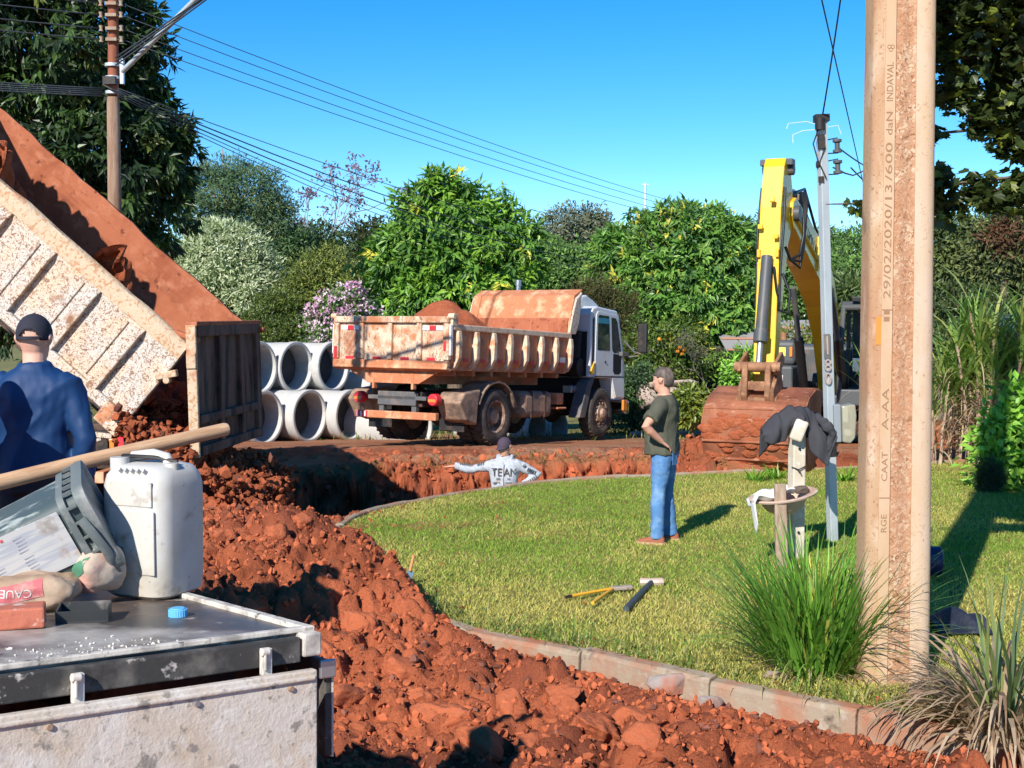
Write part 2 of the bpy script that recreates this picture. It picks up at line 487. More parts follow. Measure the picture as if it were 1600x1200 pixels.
def height(x, y, detail=True):
    h = np.zeros_like(x)
    lawn = inpoly(x, y, LAWN); dl = dpoly(x, y, KERB)
    # camera-side bank and left bank
    h += .58 * sstep(6.0, 3.6, y) * (1 - sstep(2.2, 3.4, x))
    h += .52 * sstep(-.9, -2.4, x) * sstep(10.8, 8.2, y) * (1 - sstep(6.0, 3.6, y))
    h -= np.clip(y - 22.0, 0, 34) * .068
    h += .05 * (fbm(x * .35, y * .35, 3, 3) - .5) * sstep(19.5, 22, y)
    soil = np.zeros_like(x)
    # trench
    tin = inpoly(x, y, TRENCH); dt = dpoly(x, y, TRENCH, True); sd = np.where(tin, dt, -dt)
    wob = (.42 * (fbm(x * 1.5, y * 1.5, 4, 8) - .5) + .16 * (lumps(x, y, .33, 14) - .4)) * (~lawn)
    dep = sstep(-.08, .80, sd + wob)
    h -= 1.25 * dep
    soil = np.maximum(soil, sstep(-.9, -.1, sd))
    h -= .30 * sstep(.75, .25, dl) * (~lawn) * (y > 15.2) * sstep(-1.9, -1.2, x) * sstep(2.2, 1.6, x)
    # ridge of spoil by the near kerb
    best = np.zeros_like(x)
    for i in range(len(RIDGE) - 1):
        x0, y0, a = RIDGE[i]; x1, y1, b = RIDGE[i + 1]
        dx, dy = x1 - x0, y1 - y0
        t = np.clip(((x - x0) * dx + (y - y0) * dy) / (dx * dx + dy * dy), 0, 1)
        d = np.hypot(x - x0 - t * dx, y - y0 - t * dy)
        side = np.sign((x - x0) * dy - (y - y0) * dx)
        w = np.where(side > 0, 1.4, .42)
        best = np.maximum(best, (a + (b - a) * t) * np.exp(-(d / w) ** 2 * 1.5))
    out_near = (~lawn) & (y < 13.5)
    h += best * out_near
    # near kerb: soil sits below the top of the kerb further right
    nk = sstep(.6, .0, dl) * out_near * sstep(-.9, -.3, x)
    nk2 = sstep(.26, .02, dl) * out_near * (y < 10.7)
    h = h * (1 - .75 * nk2) - .05 * nk2 * sstep(-.9, -1.2, x)
    h -= .12 * nk
    soil = np.maximum(soil, (out_near & (x > -5)).astype(float))
    # tipped heap below the dump body
    d1 = np.hypot((x + 3.35) / 1.0, (y - 13.9) / 1.35)
    h += np.where(lawn, 0, .25 * np.exp(-(np.hypot((x + 3.95) / .82, (y - 14.0) / 1.25) / .9) ** 2.6))
    d1b = np.hypot((x + 2.75) / .7, (y - 13.35) / .8)
    zt = np.interp(x, [-4.6, -3.9, -3.2, -2.75, -2.5], [1.0, 1.15, .78, .45, .15]) + .9
    h += np.where(lawn, 0, zt * sstep(-2.42, -2.72, x) * sstep(-5.2, -4.4, x) * sstep(12.1, 12.7, y) * sstep(15.6, 14.9, y) * dep)
    soil = np.maximum(soil, sstep(2.6, 1.2, d1))
    # lump under the digger's outstretched hand, spill in front of the bucket
    h += .95 * np.exp(-(np.hypot(x + .72, (y - 17.75) * 1.3) / .42) ** 2) * dep
    h += .34 * np.exp(-(np.hypot((x - 2.7) * .8, (y - 19.2) * 1.2) / .55) ** 2) * (~lawn)
    h += .2 * np.exp(-(np.hypot((x - 3.9) * .6, (y - 19.0) * 1.6) / .7) ** 2) * (~lawn)
    soil = np.maximum(soil, np.exp(-(np.hypot((x - 3.2) * .5, (y - 19.6)) / .9) ** 2) * (~lawn))
    # strip of thrown-up earth on the far side of the trench
    strip = sstep(18.6, 19.6, y + .12 * x) * sstep(22.6, 21.2, y) * (np.abs(x - .5) < 6)
    h += .05 * strip * fbm(x * 1.1, y * 1.4, 3, 41)
    soil = np.where(lawn, 0, soil)
    if detail:
        rough = soil * (1 - .6 * np.exp(-((sd - .2) / .4) ** 2) * (y > 14.6)) + .35 * strip * (1 - soil)
        kf = np.where(y < 11.5, .2 + .8 * sstep(.06, .45, dl), 1.0) * np.where(x > -.6, .75, 1)
        m = sstep(.35, .6, fbm(x * 1.1, y * 1.1, 3, 44))
        big = lumps(x, y, .52, 1) * .24 * (.35 + .65 * m) + lumps(x + 3.3, y - 1.2, .23, 2) * .12 + lumps(x, y, .10, 3) * .055 + .03 * (fbm(x * 22, y * 22, 3, 46) - .5)
        h += rough * kf * (big - .13 + .20 * (fbm(x * 1.4, y * 1.4, 4, 4) - .5))
        h += .015 * (fbm(x * 4, y * 4, 3, 6) - .5) * (1 - soil)
        # wheel ruts on the road
        h -= .03 * sstep(.62, .7, vnoise(x * .25 + y * .05, y * 2.2, 12)) * (y > 20) * (y < 26)
    h = np.where(lawn, np.minimum(-.05, h), h)
    return h, soil, strip, lawn, sd

xs = np.concatenate([-np.geomspace(220, 6.2, 34), np.arange(-6, -4, .1), np.arange(-4, -3, .036), np.arange(-3, 3.0, .024), np.arange(3.0, 8, .08), np.geomspace(8, 220, 34)])
ys = np.concatenate([np.linspace(-30, 2.5, 14), np.arange(3, 5.6, .12), np.arange(5.6, 11.6, .024), np.arange(11.6, 21.6, .045), np.arange(21.6, 28, .14), np.geomspace(28, 420, 44)])
GX, GY = np.meshgrid(xs, ys, indexing='ij')
gx, gy = GX.ravel(), GY.ravel()
gh, gsoil, gstrip, glawn, gsd = height(gx, gy)
nx, ny = len(xs), len(ys)
ii = (np.arange(nx - 1)[:, None] * ny + np.arange(ny - 1)[None, :]).ravel()
F = np.stack([ii, ii + ny, ii + ny + 1, ii + 1], 1)
wallm = np.exp(-((gsd - .22) / .34) ** 2) * (gy > 14.6) * (~glawn) * (dpoly(gx, gy, KERB) > .35)
gy0 = gy
gy = gy + wallm * (.55 * (fbm(gx * 2.6 + 3, gh * 3.4 + 7, 3, 81) - .5) + .30 * (lumps(gx + gh * .3, gh * 1.15 + 5, .26, 82) - .35))
gh = gh + wallm * .10 * (fbm(gx * 7, gh * 8, 3, 83) - .5)
n1 = fbm(gx * .9, gy * .9, 4, 21)[:, None]; n2 = fbm(gx * 5, gy * 5, 3, 22)[:, None]; n3 = fbm(gx * .5, gy * 1.3, 4, 23)[:, None]
cs = np.array(RED) * (.72 + .56 * n2) * (1 - .25 * sstep(.5, .7, n1))
cs = cs + (np.array((.17, .052, .032)) - cs) * (sstep(.50, .70, fbm(gx * 1.5, gy * 1.5, 4, 27)) * .6)[:, None]
croad = np.array((.37, .185, .105)) + (np.array((.40, .14, .065)) - np.array((.37, .185, .105))) * sstep(.4, .65, n3) 
croad = croad * (.8 + .4 * n2)
cgrass = np.array((.20, .19, .07)) * (.6 + .8 * n2)
c = croad + (cs - croad) * np.clip(gsoil + .8 * gstrip * sstep(.42, .55, n1[:, 0]), 0, 1)[:, None]
verge = np.exp(-((-gsd - .25) / .22) ** 2) * (gsd < 0.02) * (gy > 17.5) * (gy < 22) * sstep(.45, .6, fbm(gx * 1.2, gy * 1.2, 3, 31))
c = c + (np.array((.21, .16, .07)) - c) * (verge * .55)[:, None]
far = sstep(25.5, 29, gy + 3 * (n3[:, 0] - .5)) * sstep(.40, .55, n1[:, 0] + .1 * sstep(27, 32, gy))
far = np.maximum(far, sstep(31, 34, gy)); far = np.maximum(far, sstep(6, 9, np.abs(gx)) * (gy > 14) * sstep(.45, .55, n1[:, 0]))
c = c + (cgrass - c) * far[:, None]
ground = npmesh('ground', np.stack([gx, gy, gh], 1), F, M_ground, col=c, smooth=True)
tag(ground, kind='structure')

def hz(x, y):
    return float(height(np.array([float(x)]), np.array([float(y)]))[0][0])

# lawn sheet (slightly domed turf, its rim just under the kerb)
lx = np.arange(-2.0, 16, .22); ly = np.arange(4.6, 21.6, .22)
LX, LY = np.meshgrid(lx, ly, indexing='ij')
lf = (np.arange(len(lx) - 1)[:, None] * len(ly) + np.arange(len(ly) - 1)[None, :]).ravel()
LF = np.stack([lf, lf + len(ly), lf + len(ly) + 1, lf + 1], 1)
import bmesh
bm = bmesh.new()
vs = [bm.verts.new((p[0], p[1], 0)) for p in LAWN]
bm.faces.new(vs); bmesh.ops.triangulate(bm, faces=bm.faces[:])
me = bpy.data.meshes.new('lawn'); bm.to_mesh(me); bm.free(); me.materials.append(M_turf)
lawn_o = mkobj('lawn', me); tag(lawn_o, kind='structure')
if lawn_o.data.polygons[0].normal.z < 0: lawn_o.data.flip_normals()

# grass blades
def blades(n, pts, hmin, hmax, w, cols, seed, lean=.9):
    r = np.random.default_rng(seed)
    h = r.uniform(hmin, hmax, n) ; a = r.uniform(0, 6.283, n); la = r.uniform(0, 6.283, n)
    ln = h * r.uniform(.25, lean * 1.5, n)
    d = np.stack([np.cos(a), np.sin(a), np.zeros(n)], 1) * (w * r.uniform(.6, 1.3, n))[:, None]
    o = np.stack([np.cos(la) * ln, np.sin(la) * ln, h], 1)
    b = pts
    m = b + o * np.array((.38, .38, .6)); t = b + o
    V = np.stack([b - d, b + d, m + d * .75, m - d * .75, t], 1).reshape(-1, 3)
    i = np.arange(n)[:, None] * 5
    F = np.concatenate([i + np.array([[0, 1, 2]]), i + np.array([[0, 2, 3]]), i + np.array([[3, 2, 4]])], 0)
    C = np.repeat(cols, 5, 0)
    return V, F, C
def lawn_pts(n, seed, box):
    r = np.random.default_rng(seed)
    x = r.uniform(box[0], box[1], n); y = r.uniform(box[2], box[3], n)
    # only where the camera (or a step beside it) can look
    k = inpoly(x, y, LAWN) & (dpoly(x, y, KERB) > .05) & (np.abs(x / y) < .50)
    return x[k], y[k]
def grass_cols(x, y, seed):
    r = np.random.default_rng(seed); n = len(x)
    dry = np.clip(fbm(x * .8, y * .8, 4, 51) * 1.15 + .32 * r.uniform(-1, 1, n) + .10 * sstep(13, 9, y) - .02, 0, 1)
    g = np.array((.24, .36, .05)); yl = np.array((.55, .49, .145)); br = np.array((.38, .22, .09))
    t = sstep(.47, .74, dry)[:, None]
    c = g * (1 - t) + yl * t
    b = (r.uniform(0, 1, n) < .05 + .5 * sstep(.6, .75, fbm(x * 1.6 + 9, y * 1.6, 3, 57)) * sstep(2.5, .5, np.hypot(x + 1.2, y - 14)))[:, None]
    c = np.where(b, br, c)
    return c * r.uniform(.72, 1.2, n)[:, None]
gxx, gyy = lawn_pts(520000, 3, (-2, 9, 6.5, 20.5))
keep = RNG.uniform(0, 1, len(gxx)) < np.clip(1.35 - gyy / 22, .45, 1)
gxx, gyy = gxx[keep], gyy[keep]
scale = .8 + .5 * fbm(gxx * .7, gyy * .7, 2, 61)
P = np.stack([gxx, gyy, np.full(len(gxx), -.005)], 1)
V, F, Cc = blades(len(gxx), P, .018, .046, .0042, grass_cols(gxx, gyy, 4), 5)
print('grass', len(gxx))
o = npmesh('grass', V, F, M_grass, col=Cc); tag(o, 'short patchy lawn grass, green turning straw yellow', 'grass', kind='stuff')

# kerb stones
M_mort = M_conc
kroot = empty('kerb', (KP[12][0], KP[12][1], 0))
tag(kroot, 'curved concrete kerb around the lawn, stained by red earth', 'kerb')
KL = [0.0]
for i in range(1, len(KERB)): KL.append(KL[-1] + math.dist(KERB[i], KERB[i - 1]))
def kpos(s):
    s = min(max(s, 0), KL[-1] - 1e-6)
    i = int(np.searchsorted(KL, s, 'right')) - 1
    t = (s - KL[i]) / (KL[i + 1] - KL[i])
    a, b = KERB[i], KERB[i + 1]
    return Vector((a[0] + (b[0] - a[0]) * t, a[1] + (b[1] - a[1]) * t, 0))
s = 0.0; ki = 0
rk = random.Random(5)
while s < KL[-1] - .3:
    L = .98 + rk.uniform(-.06, .06); e = min(s + L, KL[-1])
    rings = []
    nseg = 5
    dz = rk.uniform(-.012, .012); dx = rk.uniform(-.012, .012)
    for j in range(nseg + 1):
        q = s + .006 + (e - s - .012) * j / nseg
        p = kpos(q); t = (kpos(q + .05) - kpos(q - .05)).normalized(); nrm = Vector((t.y, -t.x, 0))  # outward side decided below
        # outside of lawn
        if inpoly(np.array([p.x + nrm.x * .3]), np.array([p.y + nrm.y * .3]), LAWN)[0]: nrm = -nrm
        p = p + nrm * dx
        wv = .004 * math.sin(q * 37) + .003 * math.sin(q * 91)
        prof = [(-.055, -.22), (.075, -.25), (.062, .0), (.045, .028 + wv), (-.04, .036 + wv), (-.055, .02)]
        ring = []
        for (a, b) in prof: ring.append(p + nrm * (a + wv * .8) + Vector((0, 0, b + dz)) - kroot.location)
        rings.append(ring)
    mb = MB(); mb.loft(rings)
    mb.build('kerb_stone', M_conc, kroot, bevel=.008)
    s = e; ki += 1

# clods of earth: eight shapes, copied
def ico_sphere(sub):
    b = bmesh.new(); bmesh.ops.create_icosphere(b, subdivisions=sub, radius=1)
    V = np.array([v.co[:] for v in b.verts]); F = np.array([[v.index for v in f.verts] for f in b.faces]); b.free()
    return V, F
def rock_shape(seed, sub=4, cuts=14, rough=.17):
    V, F = ico_sphere(sub); r = np.random.default_rng(seed)
    V = V * r.uniform(.8, 1.25, 3)
    for k in range(cuts):
        n = r.normal(size=3); n /= np.linalg.norm(n); d = r.uniform(.5, .85)
        s_ = V @ n - d; m = s_ > 0
        V[m] -= np.outer(s_[m] * .9, n)
    q = V * 2.4 + seed
    w = fbm(q[:, 0] + q[:, 2] * .7, q[:, 1] - q[:, 2] * .6, 4, seed) - .5
    w2 = fbm(q[:, 0] * 3 - q[:, 2] * 2, q[:, 1] * 3 + q[:, 2] * 2.3, 3, seed + 3) - .5
    w3 = np.abs(fbm(q[:, 0] * 7 + q[:, 2] * 5, q[:, 1] * 7 - q[:, 2] * 6, 3, seed + 8) - .5)
    V *= (1 + rough * 1.7 * w + rough * 1.1 * w2 - rough * .8 * w3)[:, None]
    return V, F
clod_me = []
for k in range(8):
    V, F = rock_shape(100 + k, 4, 14, .24)
    o = npmesh('soil_clod', V, F, M_clod2, smooth=True); clod_me.append(o.data); bpy.data.objects.remove(o)
def put_clod(x, y, s, rng, label='rough clod of red earth lying loose on the dug-up heap', group='big clods of red earth', sink=.5, z=None):
    o = bpy.data.objects.new('soil_clod', clod_me[rng.randrange(8)]); COL.objects.link(o)
    zz = (hz(x, y) if z is None else z) + s * (.5 - sink)
    o.location = (x, y, zz); o.scale = (s * rng.uniform(.8, 1.2), s * rng.uniform(.8, 1.2), s * rng.uniform(.65, .95))
    o.rotation_euler = (rng.uniform(-.5, .5), rng.uniform(-.5, .5), rng.uniform(0, 6.28))
    tag(o, label, 'clod', group)
    return o
rc = random.Random(21)
cl = 0
while cl < 14:
    y = rc.uniform(6.2, 11.2); x = rc.uniform(-2.6, 2.2)
    if inpoly(np.array([x]), np.array([y]), LAWN)[0] or dpoly(np.array([x]), np.array([y]), KERB)[0] < .34: continue
    if y < 7.4 and x < -.9: continue
    put_clod(x, y, rc.choice([.05, .06, .07, .08, .1, .13]), rc); cl += 1
for (px, py, z, s) in [(a_, b_, c_, d_ * .8) for a_, b_, c_, d_ in [(690, 1120, 0, .2), (800, 1085, .05, .17), (655, 1030, .25, .2), (880, 1100, 0, .15), (560, 900, .5, .19), (500, 930, .5, .2), (430, 860, .5, .17), (470, 850, .5, .14), (395, 850, .5, .12), (345, 870, .45, .14), (750, 1190, 0, .2), (930, 1150, 0, .18), (1010, 1190, 0, .2), (620, 990, .3, .17), (540, 1010, .35, .17), (700, 1010, .15, .13)]]:
    p = gnd(px, py, z); put_clod(p.x, p.y, s, rc)
# loose crumbs: too many to count
V0, F0 = ico_sphere(1)
def unit_(v): return v / (np.linalg.norm(v, axis=-1, keepdims=True) + 1e-9)
def crumbs(n, x, y, z, smin, smax, seed, power=2.2):
    r = np.random.default_rng(seed)
    s = smin + (smax - smin) * r.uniform(0, 1, n) ** power
    Vb = V0[None] * r.uniform(.75, 1.3, (n, len(V0), 1)) * r.uniform(.55, 1.3, (n, 1, 3))
    for _ in range(3):
        pn = unit_(r.normal(size=(n, 3)))[:, None, :]; dd = (Vb * pn).sum(2, keepdims=True) - r.uniform(.25, .6, (n, 1, 1)); Vb = Vb - np.maximum(dd, 0) * pn
    Vb = Vb * s[:, None, None]
    a = r.uniform(0, 6.28, n); ca, sa = np.cos(a)[:, None], np.sin(a)[:, None]
    X = Vb[:, :, 0] * ca - Vb[:, :, 1] * sa; Y = Vb[:, :, 0] * sa + Vb[:, :, 1] * ca
    Vb = np.stack([X + x[:, None], Y + y[:, None], Vb[:, :, 2] + (z + s * .25)[:, None]], 2).reshape(-1, 3)
    Fb = (F0[None] + (np.arange(n) * len(V0))[:, None, None]).reshape(-1, 3)
    c = np.array(RED) * r.uniform(.6, 1.15, (n, 1)); k = r.uniform(0, 1, n) < .10; c[k] = np.array((.2, .08, .055)) * r.uniform(.7, 1.3, (k.sum(), 1))
    return Vb, Fb, np.repeat(c, len(V0), 0)
N = 27000
r = np.random.default_rng(31)
y = 6.0 + 6.2 * r.uniform(0, 1, N) ** 1.1; x = r.uniform(-3.2, 3.2, N)
k = (~inpoly(x, y, LAWN)) & (dpoly(x, y, KERB) > .07) & ~((y < 7.2) & (x < -1.2)); x, y = x[k], y[k]
z = height(x, y)[0]
A = crumbs(len(x), x, y, z, .005, .036, 32, 3.4)
# crumbs in and around the trench, on its far side and along the spill
N = 7500
x = r.uniform(-4.2, 4.5, N); y = r.uniform(12.6, 21.6, N)
hh, so, st, lw, sd = height(x, y)
k = (so + .3 * st > r.uniform(.2, 1, N)) & ~lw; x, y, z = x[k], y[k], hh[k]
B = crumbs(len(x), x, y, z, .012, .07, 33, 3.0)
x = r.uniform(-2.0, 2.6, 9000); y = r.uniform(6.6, 15.5, 9000); dk = dpoly(x, y, KERB)
k = inpoly(x, y, LAWN) & (r.uniform(0, 1, 9000) < .55 * np.exp(-dk / .16) + .10 * np.exp(-np.hypot(x + 1.3, y - 13.6) / .8)); x, y = x[k], y[k]
Ls = crumbs(len(x), x, y, np.zeros(len(x)) + .012, .006, .026, 34, 3.0)
n = len(A[0]); n2_ = n + len(B[0])
o = npmesh('loose_earth', np.concatenate([A[0], B[0], Ls[0]]), np.concatenate([A[1], B[1] + n, Ls[1] + n2_]), M_crumb, col=np.concatenate([A[2], B[2], Ls[2]]))
tag(o, 'loose crumbs of red earth strewn over the heap and trench', 'loose earth', kind='stuff')
# earth pouring from the tipped body
N = 7500
t = r.uniform(0, 1, N) ** .9
x = -4.0 + 1.46 * t ** .9 + r.normal(0, .05, N); y = 12.7 + 2.1 * r.uniform(0, 1, N); z = np.interp(x, [-4.0, -3.2, -2.75, -2.4], [1.2, .8, .55, .35]) - np.where(x > -3.0, .9 * r.uniform(0, 1, N) ** 1.5, 0) + r.normal(0, .08, N); kz = (x < -3.2) | (z < .72); x, y, z, N = x[kz], y[kz], z[kz], int(kz.sum())
D = crumbs(N, x, y, z, .012, .066, 35, 1.8)
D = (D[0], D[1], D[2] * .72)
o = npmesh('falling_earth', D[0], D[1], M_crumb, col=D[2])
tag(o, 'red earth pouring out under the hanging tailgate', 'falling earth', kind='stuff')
# grey stones
M_stone = mat('grey_stone', (.30, .25, .23), .85, layers=[((.36, .12, .06), 3, .45, .62), ((.2, .18, .17), 8, .5, .7)], bump=[(12, .5, .03)])
def stone(px, py, z, s, seed, label, sc=(1, 1, 1)):
    V, F = rock_shape(seed, 4, 12, .08)
    o = npmesh('stone', V * np.array(sc) * s, F, M_stone, smooth=True); p = gnd(px, py, z)
    o.location = (p.x, p.y, max(z, hz(p.x, p.y)) + s * .25); tag(o, label, 'stone'); return o
stone(1052, 1078, -.08, .15, 301, 'large grey red-dusted stone leaning on the near kerb', (1.2, .8, .65))
stone(1112, 1108, -.1, .075, 302, 'small dark stone in the red earth right of the large kerb stone', (1.2, .8, .7))
stone(1285, 1058, .0, .075, 303, 'brownish stone at the foot of the green grass clump')
stone(1432, 1088, .0, .075, 304, 'dark stone at the foot of the big concrete pole')
stone(1210, 1060, .0, .07, 305, 'flat grey stone on the lawn edge left of the grass clump', (1.4, .9, .5))
stone(1262, 1150, -.1, .05, 306, 'small grey stone half buried in the earth below the grass clump', (1.3, .8, .6))
# ------------------------------------------------------------ vehicle materials
M_wht1 = mat('scuffed_white_paint', (.53, .50, .45), .62, spec=.35,
             layers=[((.62, .47, .34), 2.4, .42, .60, 6), ((.26, .14, .085), 20, .545, .60, 4, None, 'dist'), ((.22, .11, .065), 46, .56, .62, 3, None, 'dist'), ((.26, .12, .06), 3.1, .60, .72, 8), ((.11, .07, .05), 62, .63, .68, 2)], bump=[(30, .25, .006), (90, .3, .003)])
M_rim1 = mat('earth_caked_rail', (.55, .42, .29), .8, layers=[((.45, .24, .12), 13, .52, .60, 3, None, 'dist'), ((.42, .17, .08), 3, .55, .70, 5)], bump=[(26, .8, .02)])
M_earthfilm = mat('earth_stained_steel', (.37, .125, .066), .9, spec=.15, layers=[((.28, .085, .042), 2.4, .45, .65, 6), ((.46, .19, .11), 6, .52, .75, 5, (1, 3, 1)), ((.17, .052, .03), 9, .60, .68, 6), ((.2, .06, .034), 2, .56, .70, 6, (.4, 1, 2.5))], bump=[(8, .35, .02)])
M_wht2 = mat('dusty_white_paint', (.60, .47, .34), .7, layers=[((.46, .19, .085), 4.5, .45, .62, 6), ((.24, .12, .07), 17, .56, .62, 4, (1, 1, .5), 'dist'), ((.66, .61, .55), 9, .60, .68, 4, (1.5, 1, .5), 'dist'), ((.40, .15, .07), 1.8, .50, .68, 5)], bump=[(30, .3, .006)])
M_side2 = mat('rusty_brown_panel', (.50, .20, .10), .8, layers=[((.60, .38, .25), 6, .5, .66, 5), ((.25, .10, .055), 3, .5, .70, 5), ((.17, .07, .04), 26, .62, .7)], bump=[(24, .4, .008)])
M_orange2 = mat('earth_orange_steel', (.48, .18, .085), .85, layers=[((.68, .40, .24), 4, .48, .68, 5), ((.42, .14, .06), 9, .54, .70)], bump=[(16, .4, .01)])
M_rib2 = mat('cream_rib', (.64, .50, .36), .7, layers=[((.52, .25, .13), 7, .48, .66, 5)], bump=[(30, .3, .005)])
M_gate1 = mat('grimy_tailgate', (.16, .078, .055), .85, layers=[((.17, .11, .085), 2.6, .46, .66, 6, (1, 1, .4)), ((.03, .02, .017), 4.5, .46, .62, 5, (1, 1, .3)), ((.12, .05, .03), 14, .6, .7)], bump=[(22, .4, .01)])
M_cabwhite = mat('cab_white', (.62, .64, .66), .32, spec=.5, coat=.25, layers=[((.6, .56, .52), 3, .5, .8)])
M_plastic = mat('grey_plastic', (.10, .10, .105), .6, layers=[((.22, .17, .14), 4, .48, .7)])
M_fender = mat('muddy_fender', (.30, .20, .14), .8, layers=[((.14, .10, .08), 4, .45, .65), ((.5, .3, .18), 9, .55, .75)], bump=[(20, .3, .01)])
M_rimst = mat('dusty_wheel_rim', (.36, .24, .17), .6, metal=.1, layers=[((.16, .09, .06), 7, .45, .65), ((.6, .5, .42), 12, .56, .72)])
M_red = mat('red_reflector', (.62, .03, .04), .4)
M_amber = mat('amber_lens', (.75, .22, .04), .3)
M_whiteref = mat('white_reflector', (.75, .72, .70), .4)
M_chrome = mat('chrome', (.6, .62, .65), .18, metal=1)
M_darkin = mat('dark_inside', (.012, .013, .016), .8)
M_yellow = mat('yellow_paint', (.80, .47, .015), .42, spec=.45, coat=.15, layers=[((.66, .36, .02), 2.2, .5, .75), ((.42, .20, .06), 6, .64, .74, 6)])
M_lamp = mat('lit_brake_lamp', (.9, .03, .04), .4, emit=2.2)

def wheel(parent, x, y, z, front, side, rad=.5, w=.27):
    """axis along local y; side = +1 when the outer face looks along +y"""
    A = Matrix.Translation((x, y, z)) @ Matrix.Rotation(R(-90) * side, 4, 'X')   # local z -> outward
    rr = rad * .60
    mb = MB()
    if front:
        mb.lathe([(rr, -w / 2), (rr, w / 2 - .02), (rr - .02, w / 2), (rr - .045, w / 2 - .015), (rr - .06, w / 2 - .07), (rr * .62, w / 2 - .03), (rr * .58, w / 2 + .02), (rr * .34, w / 2 + .03), (rr * .30, w / 2 + .085), (rr * .1, w / 2 + .1), (0.0001, w / 2 + .1)], 40)
        for k in range(10):
            a = k * 2 * math.pi / 10
            mb.cyl((rr * .72 * math.cos(a), rr * .72 * math.sin(a), w / 2 - .05), (rr * .72 * math.cos(a), rr * .72 * math.sin(a), w / 2 + .015), .022, n=6)
    else:
        mb.lathe([(rr, -w / 2), (rr, w / 2 - .01), (rr - .015, w / 2), (rr - .04, w / 2 - .02), (rr - .055, w / 2 - .13), (rr * .8, w / 2 - .17), (rr * .5, w / 2 - .15), (rr * .46, w / 2 - .07), (rr * .4, w / 2 - .03), (0.0001, w / 2 - .03)], 40)
        for k in range(10):
            a = k * 2 * math.pi / 10
            mb.cyl((rr * .66 * math.cos(a), rr * .66 * math.sin(a), w / 2 - .18), (rr * .66 * math.cos(a), rr * .66 * math.sin(a), w / 2 - .12), .02, n=6)
    wo_ = mb.build('wheel', M_rimst, parent, smooth=40, M=A)
    mb = MB()
    n = 56
    prof = [(rr - .01, -w / 2 + .01), (rr + .03, -w / 2 - .012), (rad * .83, -w / 2 - .022), (rad * .955, -w / 2 + .004), (rad, -w / 2 + .04), (rad, w / 2 - .04), (rad * .955, w / 2 - .004), (rad * .83, w / 2 + .022), (rr + .03, w / 2 + .012), (rr - .01, w / 2 - .01)]
    mb.lathe(prof, n, closed=True)
    for k in range(n):   # tread lugs
        a = 2 * math.pi * (k + .5) / n; s_ = 1 if k % 2 else -1
        T = Matrix.Rotation(a, 4, 'Z') @ Matrix.Translation((rad + .002, 0, s_ * w * .24)) @ Matrix.Rotation(s_ * .25, 4, 'X')
        mb.box((0, 0, 0), (.02, .034, w * .42), M=T)
    mb.build('tyre', M_tyre, wo_, smooth=35)
    return wo_

